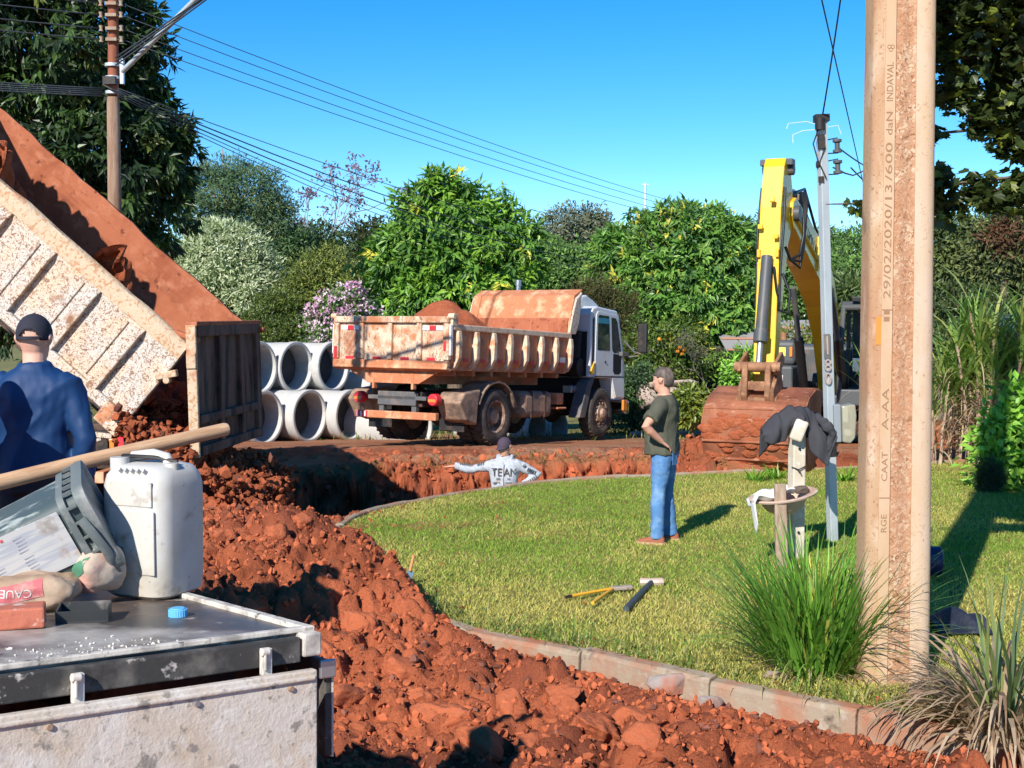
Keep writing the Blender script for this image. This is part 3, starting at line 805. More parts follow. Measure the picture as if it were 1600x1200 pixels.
def cab(parent, x0, z0=0.0):
    """flat-fronted lorry cab; rear wall at x0, nose towards +x"""
    T = Matrix.Translation((x0, 0, z0)) @ Matrix.Rotation(R(90), 4, 'X')      # prism xy -> (x, z), extruded along y
    prof = [(0, 1.22), (0, 2.5), (.07, 2.62), (.25, 2.67), (1.12, 2.62), (1.22, 2.52), (1.50, 1.72), (1.55, 1.45), (1.56, .78), (1.12, .78), (.92, 1.22)]
    mb = MB(); mb.prism(prof, 2.26, T)
    body = mb.build('cab', M_cabwhite, parent, bevel=.035, seg=3)
    # roof air deflector
    mb = MB(); mb.prism([(.02, 2.64), (.1, 2.86), (.3, 2.9), (.62, 2.8), (.95, 2.655)], 1.7, T)
    mb.build('roof_deflector', M_cabwhite, body, bevel=.03)
    for s_ in (-1, 1):
        Y = s_ * 1.13
        def slab(nm, poly, m, off, th=.012, par=body, bev=0):
            Tm = Matrix.Translation((x0, Y + s_ * off, z0)) @ Matrix.Rotation(R(90), 4, 'X')
            q = MB(); q.prism(poly, th, Tm); return q.build(nm, m, par, bevel=bev)
        door = slab('door', [(.20, 1.26), (.20, 2.50), (.28, 2.57), (1.08, 2.53), (1.16, 2.45), (1.40, 1.72), (1.42, 1.26)], M_cabwhite, .004, .02, bev=.008)
        slab('side_window', [(.27, 1.80), (.27, 2.46), (.32, 2.50), (.74, 2.49), (.82, 1.80), (.78, 1.78), (.31, 1.78)], M_glass, .011)
        slab('window_sticker', [(.275, 2.33), (.275, 2.44), (.735, 2.44), (.75, 2.33)], mat('blue_sticker', (.03, .22, .32), .3), .014)
        slab('quarter_window', [(.92, 1.80), (.84, 2.47), (1.05, 2.46), (1.12, 2.38), (1.34, 1.74), (1.0, 1.74)], M_glass, .010)
        slab('quarter_panel', [(.98, 1.36), (.97, 1.72), (1.33, 1.72), (1.34, 1.36), (1.26, 1.30), (1.05, 1.30)], M_darkin, .010)
        slab('lower_panel', [(.94, 1.235), (1.42, 1.235), (1.50, 1.20), (1.53, .82), (1.14, .82)], M_cabwhite, .004, .02, bev=.008)
        slab('seam', [(.20, 1.238), (.20, 1.252), (1.5, 1.252), (1.5, 1.238)], M_darkin, .010)
        slab('hinge_trim', [(.07, 1.3), (.07, 2.4), (.13, 2.45), (.15, 1.3)], M_darkin, .003, .01)
        q = MB(); q.cyl((x0 + .62, Y + s_ * .015, z0 + 1.55), (x0 + .62, Y + s_ * .03, z0 + 1.55), .022); q.build('door_lock', M_black, door)
        q = MB(); q.tube([(x0 + 1.45, Y, z0 + 2.02), (x0 + 1.56, Y + s_ * .2, z0 + 1.78), (x0 + 1.66, Y + s_ * .30, z0 + 1.74)], .022)
        q.tube([(x0 + 1.5, Y, z0 + 1.66), (x0 + 1.62, Y + s_ * .26, z0 + 1.70)], .018)
        q.box((x0 + 1.38, Y + s_ * .05, z0 + 1.73), (.28, .09, .09))
        arm = q.build('mirror_arm', M_plastic, body, bevel=.01)
        q = MB(); q.box((x0 + 1.68, Y + s_ * .33, z0 + 2.07), (.09, .22, .62)); q.build('mirror', M_black, body, bevel=.03, seg=3)
    q = MB(); q.box((x0 - .012, 0, z0 + 2.0), (.02, 1.3, .6)); q.build('rear_window', M_glass, body, bevel=.005)
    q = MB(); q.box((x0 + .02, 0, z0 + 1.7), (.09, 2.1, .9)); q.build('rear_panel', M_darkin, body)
    q = MB(); q.add([(x0 + 1.24, -1.0, z0 + 2.47), (x0 + 1.24, 1.0, z0 + 2.47), (x0 + 1.503, 1.0, z0 + 1.73), (x0 + 1.503, -1.0, z0 + 1.73)], [(0, 1, 2, 3)])
    q.build('windscreen', M_glass, body, solid=.012, M=Matrix.Translation((.012, 0, .004)))
    q = MB(); q.box((x0 + 1.62, 0, z0 + .62), (.22, 2.36, .30)); q.build('bumper', M_chrome, parent, bevel=.06, seg=3)
    for s_ in (-1, 1):
        q = MB(); q.box((x0 + 1.575, s_ * .8, z0 + 1.0), (.04, .32, .2)); q.build('headlight', M_whiteref, body, bevel=.02)
        q = MB(); q.box((x0 + 1.50, s_ * 1.165, z0 + .66), (.16, .05, .22)); q.build('side_lamp', M_amber, parent, bevel=.01)
        # wheel-arch mudguard
        q = MB(); q.prism([(-.42, .42), (-.10, 1.12), (.12, 1.24), (.20, 1.22), (.06, 1.02), (-.16, .42)], .26, Matrix.Translation((x0, s_ * 1.02, z0)) @ Matrix.Rotation(R(90), 4, 'X'))
        q.build('mudguard', M_plastic, parent, bevel=.02)
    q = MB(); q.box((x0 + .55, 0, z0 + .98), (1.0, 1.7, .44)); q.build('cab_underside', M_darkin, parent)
    return body

def chassis(parent, x0, x1, axles, zf=.78):
    mb = MB()
    for y in (-.42, .42): mb.box(((x0 + x1) / 2, y, zf), (x1 - x0, .09, .26))
    k = x0 + .1
    while k < x1: mb.box((k, 0, zf), (.09, .8, .2)); k += 1.0
    for a in axles:
        mb.cyl((a, -.85, .5), (a, .85, .5), .08); mb.ell((a, 0, .5), (.22, .2, .24))
    for y in (-.42, .42):
        for a in axles: mb.box((a, y, .58), (1.1, .08, .1))
    mb.cyl((axles[0], 0, .52), (axles[-1], 0, .7), .06)
    return mb.build('chassis', M_chassis, parent, bevel=.01)

# ------------------------------------------------------------ standing dump truck
h2 = Vector((.53, .848, 0)).normalized()
root2 = empty('dump_truck', M=frame((h2.x, h2.y, -.052), z=(0, 0, 1), loc=(-1.30, 23.2, -.02)))
tag(root2, 'white-cab dump truck loaded with red earth, parked past the trench', 'dump truck')
chassis(root2, -1.25, 5.0, (0, 4.0))
bed = MB(); bed.box((.5, 0, 1.33), (4.0, 2.3, .08))
for y in (-.5, .5): bed.box((.5, y, 1.16), (3.9, .12, .22))
for k in range(7): bed.box((-1.2 + k * .58, 0, 1.25), (.08, 2.2, .1))
bed = bed.build('bed', M_side2, root2, bevel=.01)
for s_ in (-1, 1):
    q = MB(); q.prism([(1.10, 1.30), (1.215, 1.44), (1.215, 2.0), (1.17, 2.0), (1.17, 1.46), (1.08, 1.36)], 4.0, Matrix.Translation((.5, 0, 0)) @ Matrix(((0, 0, 1, 0), (s_, 0, 0, 0), (0, 1, 0, 0), (0, 0, 0, 1))))
    q.build('side_wall', M_side2, bed)
    q = MB(); q.box((.5, s_ * 1.21, 2.02), (4.0, .12, .10)); q.build('top_rail', M_rib2, bed, bevel=.015)
    q = MB(); q.box((.5, s_ * 1.160, 1.72), (3.96, .012, .52)); q.build('wall_lining', M_earthfilm, bed)
    for k in range(8):
        x = -1.36 + k * .545
        q = MB(); q.prism([(1.21, 1.98), (1.30, 1.96), (1.32, 1.80), (1.31, 1.50), (1.23, 1.34), (1.14, 1.29), (1.12, 1.34), (1.21, 1.45)], .10, Matrix.Translation((x, 0, 0)) @ Matrix(((0, 0, 1, 0), (s_, 0, 0, 0), (0, 1, 0, 0), (0, 0, 0, 1))))
        q.build('rib', M_rib2, bed, bevel=.012)
        if k < 7:
            q = MB(); q.box((x + .30, s_ * 1.220, 1.475), (.15, .012, .06)); q.build('reflector', M_red, bed)
    q = MB(); q.box((2.24, s_ * 1.222, 1.55), (.2, .012, .1)); q.build('reflector', M_whiteref, bed)
# headboard with a flared top lip
q = MB(); q.prism([(2.46, 1.36), (2.50, 1.36), (2.62, 2.35), (2.76, 2.76), (3.05, 2.93), (3.03, 2.96), (2.72, 2.82), (2.57, 2.36)], 2.36, Matrix.Rotation(R(90), 4, 'X'))
hb = q.build('headboard', M_orange2, bed, bevel=.01)
q = MB(); q.prism([(2.50, 2.06), (2.60, 2.40), (2.74, 2.74), (2.80, 2.78), (2.50, 2.06)][:4] + [(2.96, 2.90), (2.86, 2.3), (2.74, 2.06)], .05, Matrix.Translation((0, -1.20, 0)) @ Matrix.Rotation(R(90), 4, 'X'))
q.prism([(2.50, 2.06), (2.60, 2.40), (2.74, 2.74), (2.96, 2.90), (2.86, 2.3), (2.74, 2.06)], .05, Matrix.Translation((0, 1.20, 0)) @ Matrix.Rotation(R(90), 4, 'X'))
q.build('headboard_cheek', M_wht1, bed, bevel=.01)
q = MB(); q.box((2.58, 0, 2.22), (.02, 2.30, .30), rot=(0, .115, 0)); q.build('headboard_lining', M_earthfilm, bed, M=Matrix.Translation((-.045, 0, 0)))
# tailgate: framed, three posts, recessed panels
gate = MB(); gate.box((-1.53, 0, 1.76), (.05, 2.40, .82)); gate = gate.build('tailgate', M_wht2, root2, bevel=.008)
for z, hh_ in ((2.14, .11), (1.40, .10)):
    q = MB(); q.box((-1.575, 0, z), (.10, 2.46, hh_)); q.build('gate_rail', M_wht2 if z > 2 else M_orange2, gate, bevel=.015)
q = MB(); q.box((-1.555, 0, 1.315), (.16, 2.44, .06), rot=(0, .3, 0)); q.build('gate_sill', M_orange2, gate, bevel=.015)
for y in (-1.18, -.62, 0.0, .62, 1.18):
    q = MB(); q.box((-1.57, y, 1.77), (.09, .10 if abs(y) < 1 else .12, .62)); q.build('gate_post', M_wht2, gate, bevel=.015)
for y in (-.88, .88):
    for k in range(3):
        q = MB(); q.box((-1.60 if False else -1.562, y + (k - 1) * .14, 2.0), (.014, .138, .075)); q.build('reflector', M_red if k == 1 else M_whiteref, gate)
for y in (-.85, -.3, .3, .9):
    q = MB(); q.box((-1.560, y, 1.475), (.012, .17, .055)); q.build('reflector', M_red, gate)
q = MB(); q.box((-1.622, 1.17, 1.56), (.01, .06, .22)); q.build('reflector', M_red, gate)
q = MB(); q.box((-1.622, -1.17, 1.70), (.01, .05, .16)); q.build('reflector', M_red, gate)
for s_ in (-1, 1):
    q = MB(); q.cyl((-1.55, s_ * 1.20, 2.20), (-1.55, s_ * 1.32, 2.20), .05); q.box((-1.47, s_ * 1.25, 2.14), (.16, .05, .2)); q.build('gate_hinge', M_rib2, gate, bevel=.01)
    q = MB(); q.box((-1.56, s_ * 1.245, 1.80), (.07, .05, .52)); q.build('gate_latch', M_whiteref, gate, bevel=.01)
# skirt under the gate
q = MB(); q.prism([(-1.0, 1.29), (1.0, 1.29), (.55, 1.05), (-.55, 1.05)], .04, Matrix.Translation((-1.46, 0, 0)) @ Matrix(((0, 0, 1, 0), (1, 0, 0, 0), (0, 1, 0, 0), (0, 0, 0, 1))))
q.build('rear_skirt', M_orange2, root2, bevel=.008)
for y in (-.42, .42):
    q = MB(); q.box((-1.44, y, 1.12), (.1, .05, .34)); q.build('hinge_bracket', M_orange2, root2, bevel=.01)
# rear light beam, lamps, under-run bumper
q = MB(); q.box((-1.30, 0, .80), (.12, 1.25, .07)); q.box((-1.34, 0, .79), (.04, .82, .24)); q.box((-1.28, .35, .66), (.1, .1, .36)); q.box((-1.28, -.35, .66), (.1, .1, .36))
q.build('light_beam', M_plastic, root2, bevel=.01)
for s_ in (-1, 1):
    q = MB(); q.cyl((-1.27, s_ * .80, .79), (-1.42, s_ * .80, .79), .105, .10, 20); tl = q.build('tail_lamp', M_red, root2, bevel=.012)
    q = MB(); q.box((-1.425, s_ * .80, .775), (.012, .15, .05)); q.build('amber_lens', M_amber, tl)
q = MB(); q.box((-1.36, 0, .50), (.10, 1.75, .13)); q.build('rear_bumper', M_orange2, root2, bevel=.015)
q = MB(); q.box((-1.417, .72, .50), (.012, .26, .10)); q.build('reflector', M_red, root2)
for k in range(3):
    q = MB(); q.box((-1.426, .80 - k * .085, .50), (.01, .03, .09)); q.build('reflector', M_whiteref, root2)
# mudflaps
for s_ in (-1, 1):
    q = MB(); q.box((-.78, s_ * .78, .52), (.025, .52, .56)); q.build('mudflap', M_black, root2)
# rear fenders
for s_ in (-1, 1):
    q = MB()
    def fen(u, v, s_=s_):
        a = R(158 - 142 * u); rr = .60
        return (rr * math.cos(a) * 1.06, s_ * (.72 + .50 * v), .50 + rr * math.sin(a) * (1.02 if abs(a - 1.57) < .8 else .98))
    q.sheet(fen, 10, 2); q.build('rear_fender', M_fender, root2, solid=.03)
    q = MB(); q.prism([(-.62, .78), (-.55, .98), (-1.05, .92), (-1.2, .75), (-1.0, .45), (-.66, .36)], .5, Matrix.Translation((0, s_ * .97, 0)) @ Matrix.Rotation(R(90), 4, 'X')); q.build('mud_guard', M_fender, root2, bevel=.03)
    wheel(root2, 0, s_ * 1.06, .5, False, s_); wheel(root2, 0, s_ * .74, .5, False, s_)
    wheel(root2, 4.0, s_ * 1.02, .5, True, s_)
    # tank + battery box + air tank
q = MB(); q.box((1.52, -.92, .70), (1.1, .46, .50)); tk = q.build('fuel_tank', M_fender, root2, bevel=.12, seg=4)
for x in (1.28, 1.76):
    q = MB(); q.box((x, -.92, .70), (.06, .475, .515)); q.build('tank_strap', M_chassis, tk, bevel=.1, seg=3)
q = MB(); q.box((2.42, -.95, .80), (.26, .3, .22)); q.box((2.42, -.95, .62), (.34, .4, .04)); q.build('battery_box', M_orange2, root2, bevel=.02)
q = MB(); q.cyl((1.0, .9, .7), (2.2, .9, .7), .24); q.build('air_tank', M_chassis, root2, bevel=.04)
cab(root2, 3.52)
q = MB(); q.cyl((3.40, -1.0, 1.42), (3.40, -.55, 1.42), .19, n=20); q.tube([(3.40, -.88, 1.5), (3.38, -.9, 1.9), (3.38, -.92, 2.16)], .085)
q.build('air_intake', M_black, root2, smooth=40)
q = MB(); q.box((3.30, -.8, .98), (.2, .2, .14)); q.cyl((3.3, -.8, 1.0), (3.3, -.95, 1.0), .06); q.build('coupling', M_steel, root2, bevel=.01)
q = MB(); q.prism([(3.50, 1.30), (3.66, 1.55), (3.66, 1.30)], .03, Matrix.Translation((0, -1.145, 0)) @ Matrix.Rotation(R(90), 4, 'X')); q.build('yellow_marker', M_yellow, root2)
q = MB(); q.cyl((3.75, .75, 2.5), (3.75, .75, 3.18), .05); q.cyl((3.75, .75, 3.1), (3.75, .75, 3.22), .062); q.build('exhaust_stack', M_steel, root2, smooth=40)
# earth load (in the bed, a thing of its own)
def load_mesh(name, x0, x1, y0, y1, fn, m, parent_M, nx_=46, ny_=30):
    X, Y = np.meshgrid(np.linspace(x0, x1, nx_), np.linspace(y0, y1, ny_), indexing='ij')
    Z = fn(X, Y)
    i = (np.arange(nx_ - 1)[:, None] * ny_ + np.arange(ny_ - 1)[None, :]).ravel()
    o = npmesh(name, np.stack([X.ravel(), Y.ravel(), Z.ravel()], 1), np.stack([i, i + ny_, i + ny_ + 1, i + 1], 1), m, smooth=True)
    o.matrix_world = parent_M
    return o
bpy.context.view_layer.update()
def load2(X, Y):
    d = np.hypot((X + .45) / .75, (Y + .35) / .8)
    return 1.86 + .62 * np.exp(-d ** 2 * 1.2) + .10 * clods(X.ravel(), Y.ravel(), .3, 5).reshape(X.shape) + .12 * (fbm(X * 2, Y * 2, 4, 61) - .5) + .03 * sstep(1.5, 2.4, X)
ld = load_mesh('earth_load', -1.48, 2.5, -1.15, 1.15, load2, M_clod, root2.matrix_world.copy())
tag(ld, 'heap of red earth in the body of the parked white dump truck', 'earth load')

# ------------------------------------------------------------ tipping dump truck
h1 = Vector((-.9968, .08, 0))
root1 = empty('dump_truck', M=frame(h1, z=(0, 0, 1), loc=(-3.85, 14.07, 0)))
tag(root1, 'dump truck with its scuffed white body raised, tipping red earth from under an open tailgate', 'dump truck')
chassis(root1, .1, 7.0, (1.3, 5.6), .92)
T1 = Matrix.Translation((0, 0, 1.17)) @ Matrix.Rotation(R(-41), 4, 'Y')
L1, W1, H1 = 4.5, 1.12, 1.06
bed1 = MB(); bed1.box((L1 / 2, 0, -.03), (L1, 2 * W1 - .04, .06))
for y in (-.45, .45): bed1.box((L1 / 2, y, -.17), (L1 - .1, .14, .22))
for k in range(8): bed1.box((.2 + k * .58, 0, -.1), (.09, 2 * W1 - .1, .12))
bed1 = bed1.build('bed', M_chassis, root1, bevel=.01, M=T1)
YZ = lambda s_: Matrix(((0, 0, 1, 0), (s_, 0, 0, 0), (0, 1, 0, 0), (0, 0, 0, 1)))
for s_ in (-1, 1):
    top = H1 + (.10 if s_ < 0 else 0)
    q = MB(); q.prism([(W1 - .04, 0), (W1 + .0, .0), (W1, top - .04), (W1 - .04, top - .04)], L1, Matrix.Translation((L1 / 2, 0, 0)) @ YZ(s_)); q.build('side_wall', M_wht1, bed1)
    q = MB(); q.box((L1 / 2, s_ * (W1 - .046), (top - .04) / 2), (L1 - .02, .010, top - .06)); q.build('wall_lining', M_earthfilm, bed1)
    q = MB()
    # earth-caked top rail, uneven
    rings = []
    for j in range(46):
        x = L1 * j / 45; wv = .018 * (vnoise(np.array([x * 5.0]), np.array([3.0 + s_]), 3)[0] - .5) * 2
        rings.append([(x, s_ * (W1 - .055 - abs(wv)), top - .16), (x, s_ * (W1 + .055 + wv), top - .17 + wv), (x, s_ * (W1 + .065 + wv), top - .06), (x, s_ * (W1 + .03), top + .008 + wv), (x, s_ * (W1 - .04), top + .012 + wv)])
    if s_ < 0: rings = [list(reversed(r_)) for r_ in rings]
    q.loft(rings); q.build('top_rail', M_rim1 if s_ > 0 else M_earthfilm, bed1, smooth=60)
    q = MB(); q.box((L1 / 2, s_ * (W1 + .03), .05), (L1, .07, .12)); q.build('bottom_rail', M_wht1, bed1, bevel=.02)
    for k in range(7):
        x = .50 + k * .60
        q = MB(); q.prism([(W1, .06), (W1 + .075, .10), (W1 + .075, top - .26), (W1 + .02, top - .17), (W1, top - .17)], .12, Matrix.Translation((x, 0, 0)) @ YZ(s_)); q.build('rib', M_wht1, bed1, bevel=.014)
        if k < 6:
            # pressed inner panel, proud of the wall, leaves a recess along each rib
            q = MB(); q.box((x + .31, s_ * (W1 + .008), (top - .2) / 2 + .06), (.36, .022, top - .36)); q.build('pressed_panel', M_wht1, bed1, bevel=.02, seg=3)
    q = MB(); q.box((.19, s_ * (W1 + .005), .5), (.34, .02, .84)); q.build('pressed_panel', M_wht1, bed1, bevel=.012)
    q = MB(); q.box((.02, s_ * (W1 + .015), .50), (.05, .06, .98)); q.build('rear_post', M_wht1, bed1, bevel=.012)
    # rear hinge bracket at the foot, latch higher up
    q = MB(); q.box((.12, s_ * (W1 + .055), -.01), (.30, .09, .24)); q.box((.10, s_ * (W1 + .11), -.02), (.2, .03, .14)); q.build('hinge_bracket', M_wht2, bed1, bevel=.025)
    q = MB(); q.box((-.02, s_ * (W1 + .06), .70), (.22, .08, .07), rot=(0, .9, 0)); q.cyl((-.06, s_ * (W1 + .10), .66), (-.06, s_ * (W1 + .02), .66), .035); q.build('gate_latch', M_rim1, bed1, bevel=.01)
    # gate arm
    q = MB(); q.beam((.22, s_ * (W1 - .03), top + .0), (-.03, s_ * (W1 - .03), top + .10), .06, .10, up=(0, 1, 0)); q.build('gate_arm', M_earthfilm, bed1, bevel=.02)
q = MB(); q.box((L1 + .02, 0, .62), (.06, 2 * W1, 1.25)); q.box((L1 + .35, 0, 1.24), (.75, 2 * W1, .05)); q.build('headboard', M_wht1, bed1, bevel=.01)
q = MB(); q.box((1.35, W1 + .012 + .022, .22), (.10, .006, .045)); q.box((1.18, W1 + .034, .17), (.09, .006, .05)); q.build('reflector', mat('faded_red', (.7, .12, .16), .5), bed1)
# hydraulic ram
q = MB(); q.cyl((2.6, 0, .8), (2.2, 0, 2.2), .10); q.cyl((2.2, 0, 2.2), (2.0, 0, 2.75), .07); q.build('hydraulic_ram', M_steel, root1, smooth=40)
# hanging tailgate
gz = 2.175
TG = Matrix.Translation((-.70, 0, gz)) @ Matrix.Rotation(R(1.2), 4, 'Y')
g1 = MB(); g1.box((-.01, 0, -.66), (.04, 2 * W1 + .02, 1.28)); g1 = g1.build('tailgate', M_gate1, root1, bevel=.006, M=TG)
for z, hh_ in ((-.05, .12), (-.95, .09), (-1.27, .10)):
    q = MB(); q.box((-.055, 0, z), (.07, 2 * W1 - .02, hh_)); q.build('gate_rail', M_gate1, g1, bevel=.012)
for y in (-1.05, -.4, .36):
    q = MB(); q.box((-.05, y, -.66), (.06, .13, 1.12)); q.build('gate_post', M_gate1, g1, bevel=.012)
q = MB(); q.box((-.02, W1 + .03, -.66), (.105, .05, 1.34)); q.box((-.02, W1 + .05, -.35), (.10, .05, .16)); q.build('gate_edge', M_rim1, g1, bevel=.012)
q = MB(); q.box((-.02, -W1 - .03, -.66), (.105, .05, 1.34)); q.build('gate_edge', M_gate1, g1, bevel=.012)
q = MB(); q.box((-.03, .0, .02), (.12, 2 * W1 + .1, .05)); q.build('gate_top', M_earthfilm, g1, bevel=.015)
# lamps, beam, wheels
q = MB(); q.box((.22, 0, 1.0), (.1, 2.0, .08)); q.box((.22, .86, .88), (.05, .42, .26)); q.build('light_beam', M_chassis, root1, bevel=.01)
q = MB(); q.box((.17, .83, .97), (.06, .09, .09)); q.build('tail_lamp', M_lamp, root1, bevel=.01)
q = MB(); q.box((.17, .98, .97), (.06, .12, .10)); q.build('side_lamp', M_amber, root1, bevel=.01)
q = MB(); q.box((.3, 0, .62), (.1, 2.1, .12)); q.build('rear_bumper', M_orange2, root1, bevel=.012)
q = MB(); q.box((.34, 1.0, 1.06), (.34, .05, .05), rot=(0, -.1, 0)); q.box((.42, 1.03, .98), (.3, .03, .03), rot=(0, .25, 0)); q.build('lamp_bracket', M_wht1, root1, bevel=.005)
for s_ in (-1, 1):
    q = MB(); q.box((.62, s_ * .8, .6), (.025, .5, .6)); q.build('mudflap', M_black, root1)
    wheel(root1, 1.3, s_ * 1.0, .5, False, s_); wheel(root1, 1.3, s_ * .68, .5, False, s_); wheel(root1, 5.6, s_ * 1.0, .5, True, s_)
cab(root1, 5.1)
# earth still lying in the raised body
bpy.context.view_layer.update()
def load1(X, Y):
    near = sstep(-.2, 1.05, Y)
    b = .03 + sstep(.9, 3.6, X + .5 * (fbm(X * 1.5, Y * 1.5, 3, 71) - .5)) * (.45 + .62 * near) + .22 * near * sstep(.2, 1, X)
    b = np.maximum(b, near ** 2 * (.25 + 1.02 * sstep(1.9, 3.0, X + .7 * (fbm(X * 2.5, Y, 3, 75) - .5)) + .95 * np.exp(-((X - 1.15) / .45) ** 2)))
    return b + (.10 * clods(X.ravel(), Y.ravel(), .26, 15) + .16 * lumps(X.ravel(), Y.ravel(), .20, 16)).reshape(X.shape) + .18 * (fbm(X * 2.2, Y * 2.2, 4, 72) - .5) * sstep(.0, 1.2, X)
ld = load_mesh('earth_load', .0, 4.45, -1.05, 1.065, load1, M_clod, root1.matrix_world @ T1, 150, 80)
tag(ld, 'red earth sliding down inside the raised white truck body', 'earth load')

# ------------------------------------------------------------ concrete pipes
M_pipe = mat('pale_concrete', (.46, .46, .45), .8, spec=.25, layers=[((.48, .46, .43), 2, .45, .7), ((.54, .54, .53), 6, .5, .7), ((.36, .33, .30), 14, .62, .75)], bump=[(30, .25, .006)])
M_bore = mat('painted_bore_shade', (.045, .05, .055), .9, layers=[((.09, .085, .08), 3, .5, .7)])  # shade deep in the pipes, painted as a dark liner and end disc
pd = Vector((-.86, .51, 0))     # axis, pointing away from the camera
def pipe(x, y, z, label, L=2.0, rad=.5, group='concrete drain pipes stacked beside the road'):
    mb = MB()
    ro, ri = rad, rad * .80
    # bell end towards the camera with an inner step
    mb.lathe([(ri, 0.0), (ri, L), (ro * .93, L), (ro * .93, L - .1), (ro, L - .11), (ro, .12), (ro + .03, .10), (ro + .035, -.02), (ro + .02, -.035), (ri + .075, -.035), (ri + .065, -.02), (ri + .06, .06), (ri, .07)][1:-1], 48, closed=True)
    M = frame((pd.y, -pd.x, 0), z=pd, loc=(x, y, z)) @ Matrix.Rotation(random.uniform(0, 6), 4, 'Z')
    o = mb.build('concrete_pipe', M_pipe, None, smooth=40)
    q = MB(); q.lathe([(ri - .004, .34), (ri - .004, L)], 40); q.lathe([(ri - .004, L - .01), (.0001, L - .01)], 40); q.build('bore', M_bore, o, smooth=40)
    o.matrix_world = M
    tag(o, label, 'concrete pipe', group); return o
def pipe_at(px, py, Y, label, **k):
    p = at(px, py, Y); return pipe(p.x, p.y, p.z, label, **k)
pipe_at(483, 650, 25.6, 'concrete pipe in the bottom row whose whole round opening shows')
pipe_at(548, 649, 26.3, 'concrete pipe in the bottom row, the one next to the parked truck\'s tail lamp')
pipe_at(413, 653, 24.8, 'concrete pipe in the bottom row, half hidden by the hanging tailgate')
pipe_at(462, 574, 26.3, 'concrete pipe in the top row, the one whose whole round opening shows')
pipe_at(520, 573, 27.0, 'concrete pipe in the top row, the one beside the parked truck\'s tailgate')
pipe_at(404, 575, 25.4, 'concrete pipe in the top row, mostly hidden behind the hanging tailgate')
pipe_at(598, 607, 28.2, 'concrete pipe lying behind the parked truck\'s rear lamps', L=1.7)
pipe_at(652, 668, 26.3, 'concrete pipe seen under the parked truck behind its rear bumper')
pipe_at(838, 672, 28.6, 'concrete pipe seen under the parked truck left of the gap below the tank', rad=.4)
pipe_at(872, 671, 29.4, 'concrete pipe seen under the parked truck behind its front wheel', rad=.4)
# ------------------------------------------------------------ excavator
FX, FY = 5.95, 23.8
he = Vector((-.42, -.907, 0)).normalized()
ZG = -.12
ex = empty('excavator', M=frame(he, z=(0, 0, 1), loc=(FX, FY, ZG)))       # x: forward (to the camera), y: machine's left
tag(ex, 'yellow tracked excavator with dark cab, its bucket resting at the end of the trench', 'excavator')
M_exdark = mat('excavator_grey', (.075, .08, .085), .5, spec=.4, layers=[((.16, .12, .10), 3, .52, .75)])
M_exblack = mat('hose_black', (.014, .014, .016), .45)
M_rust = mat('rusty_steel', (.34, .17, .09), .75, metal=.2, layers=[((.20, .09, .05), 6, .45, .65), ((.50, .30, .18), 11, .55, .75)], bump=[(20, .5, .01)])
M_bucket = mat('earthy_bucket', (.34, .125, .062), .8, layers=[((.22, .068, .034), 2.0, .40, .60), ((.52, .27, .17), 5, .58, .74, 4, (3, 1, 1)), ((.28, .12, .07), 14, .60, .7)], bump=[(14, .5, .02)])
M_track = mat('muddy_track', (.40, .15, .08), .85, layers=[((.22, .09, .055), 5, .45, .65), ((.5, .26, .16), 9, .55, .7)], bump=[(14, .5, .02)])
M_trackedge = mat('dark_track_gap', (.06, .03, .022), .9)
XZ = Matrix.Rotation(R(90), 4, 'X')
def side_prism(nm, poly, w, m, par, y=0, bev=.015):
    q = MB(); q.prism(poly, w, Matrix.Translation((0, y, 0)) @ XZ); return q.build(nm, m, par, bevel=bev)
Z0 = -ZG  # heights given above world z=0
# boom (banana)
boom_poly = [(-.22, .92), (.10, .82), (.75, 1.85), (1.40, 2.42), (2.3, 2.88), (4.22, 3.62), (4.38, 3.80), (4.30, 4.02), (4.10, 4.10), (2.35, 3.60), (1.55, 3.30), (.9, 2.85), (.30, 2.0)]
boom = side_prism('boom', [(a, b + Z0) for a, b in boom_poly], .42, M_yellow, ex)
for s_ in (-1, 1):
    q = MB(); q.cyl((4.24, s_ * .2, 3.84 + Z0), (4.24, s_ * .30, 3.84 + Z0), .12); q.cyl((-.04, s_ * .2, 1.05 + Z0), (-.04, s_ * .34, 1.05 + Z0), .14); q.build('boom_pin', M_exdark, boom, smooth=40)
q = MB(); q.tube([(.6, .225, 2.1 + Z0), (1.3, .225, 2.72 + Z0), (2.3, .225, 3.10 + Z0), (4.1, .225, 3.74 + Z0)], .03); q.build('boom_edge_line', M_yellow, boom)
# lettering on the boom's left side
M_let = mat('dark_lettering', (.06, .06, .065), .7)
ang = math.atan2(3.83 - 3.22, 4.16 - 2.4)
xl = Vector((-math.cos(ang), 0, -math.sin(ang)))     # reading direction runs from tip to foot seen from the left
Mt = frame(xl, z=(0, 1, 0), loc=(3.05, .2135, 3.47 + Z0))
text_obj('lettering', 'NEW HOLLAND', .34, M_let, Mt, boom, ext=.001, xs=.72)
q = MB(); q.beam((2.56, .213, 3.00 + Z0), (2.48, .213, 3.58 + Z0), .02, .07, up=(0, 1, 0)); q.build('yellow_strap', M_yellow, boom)
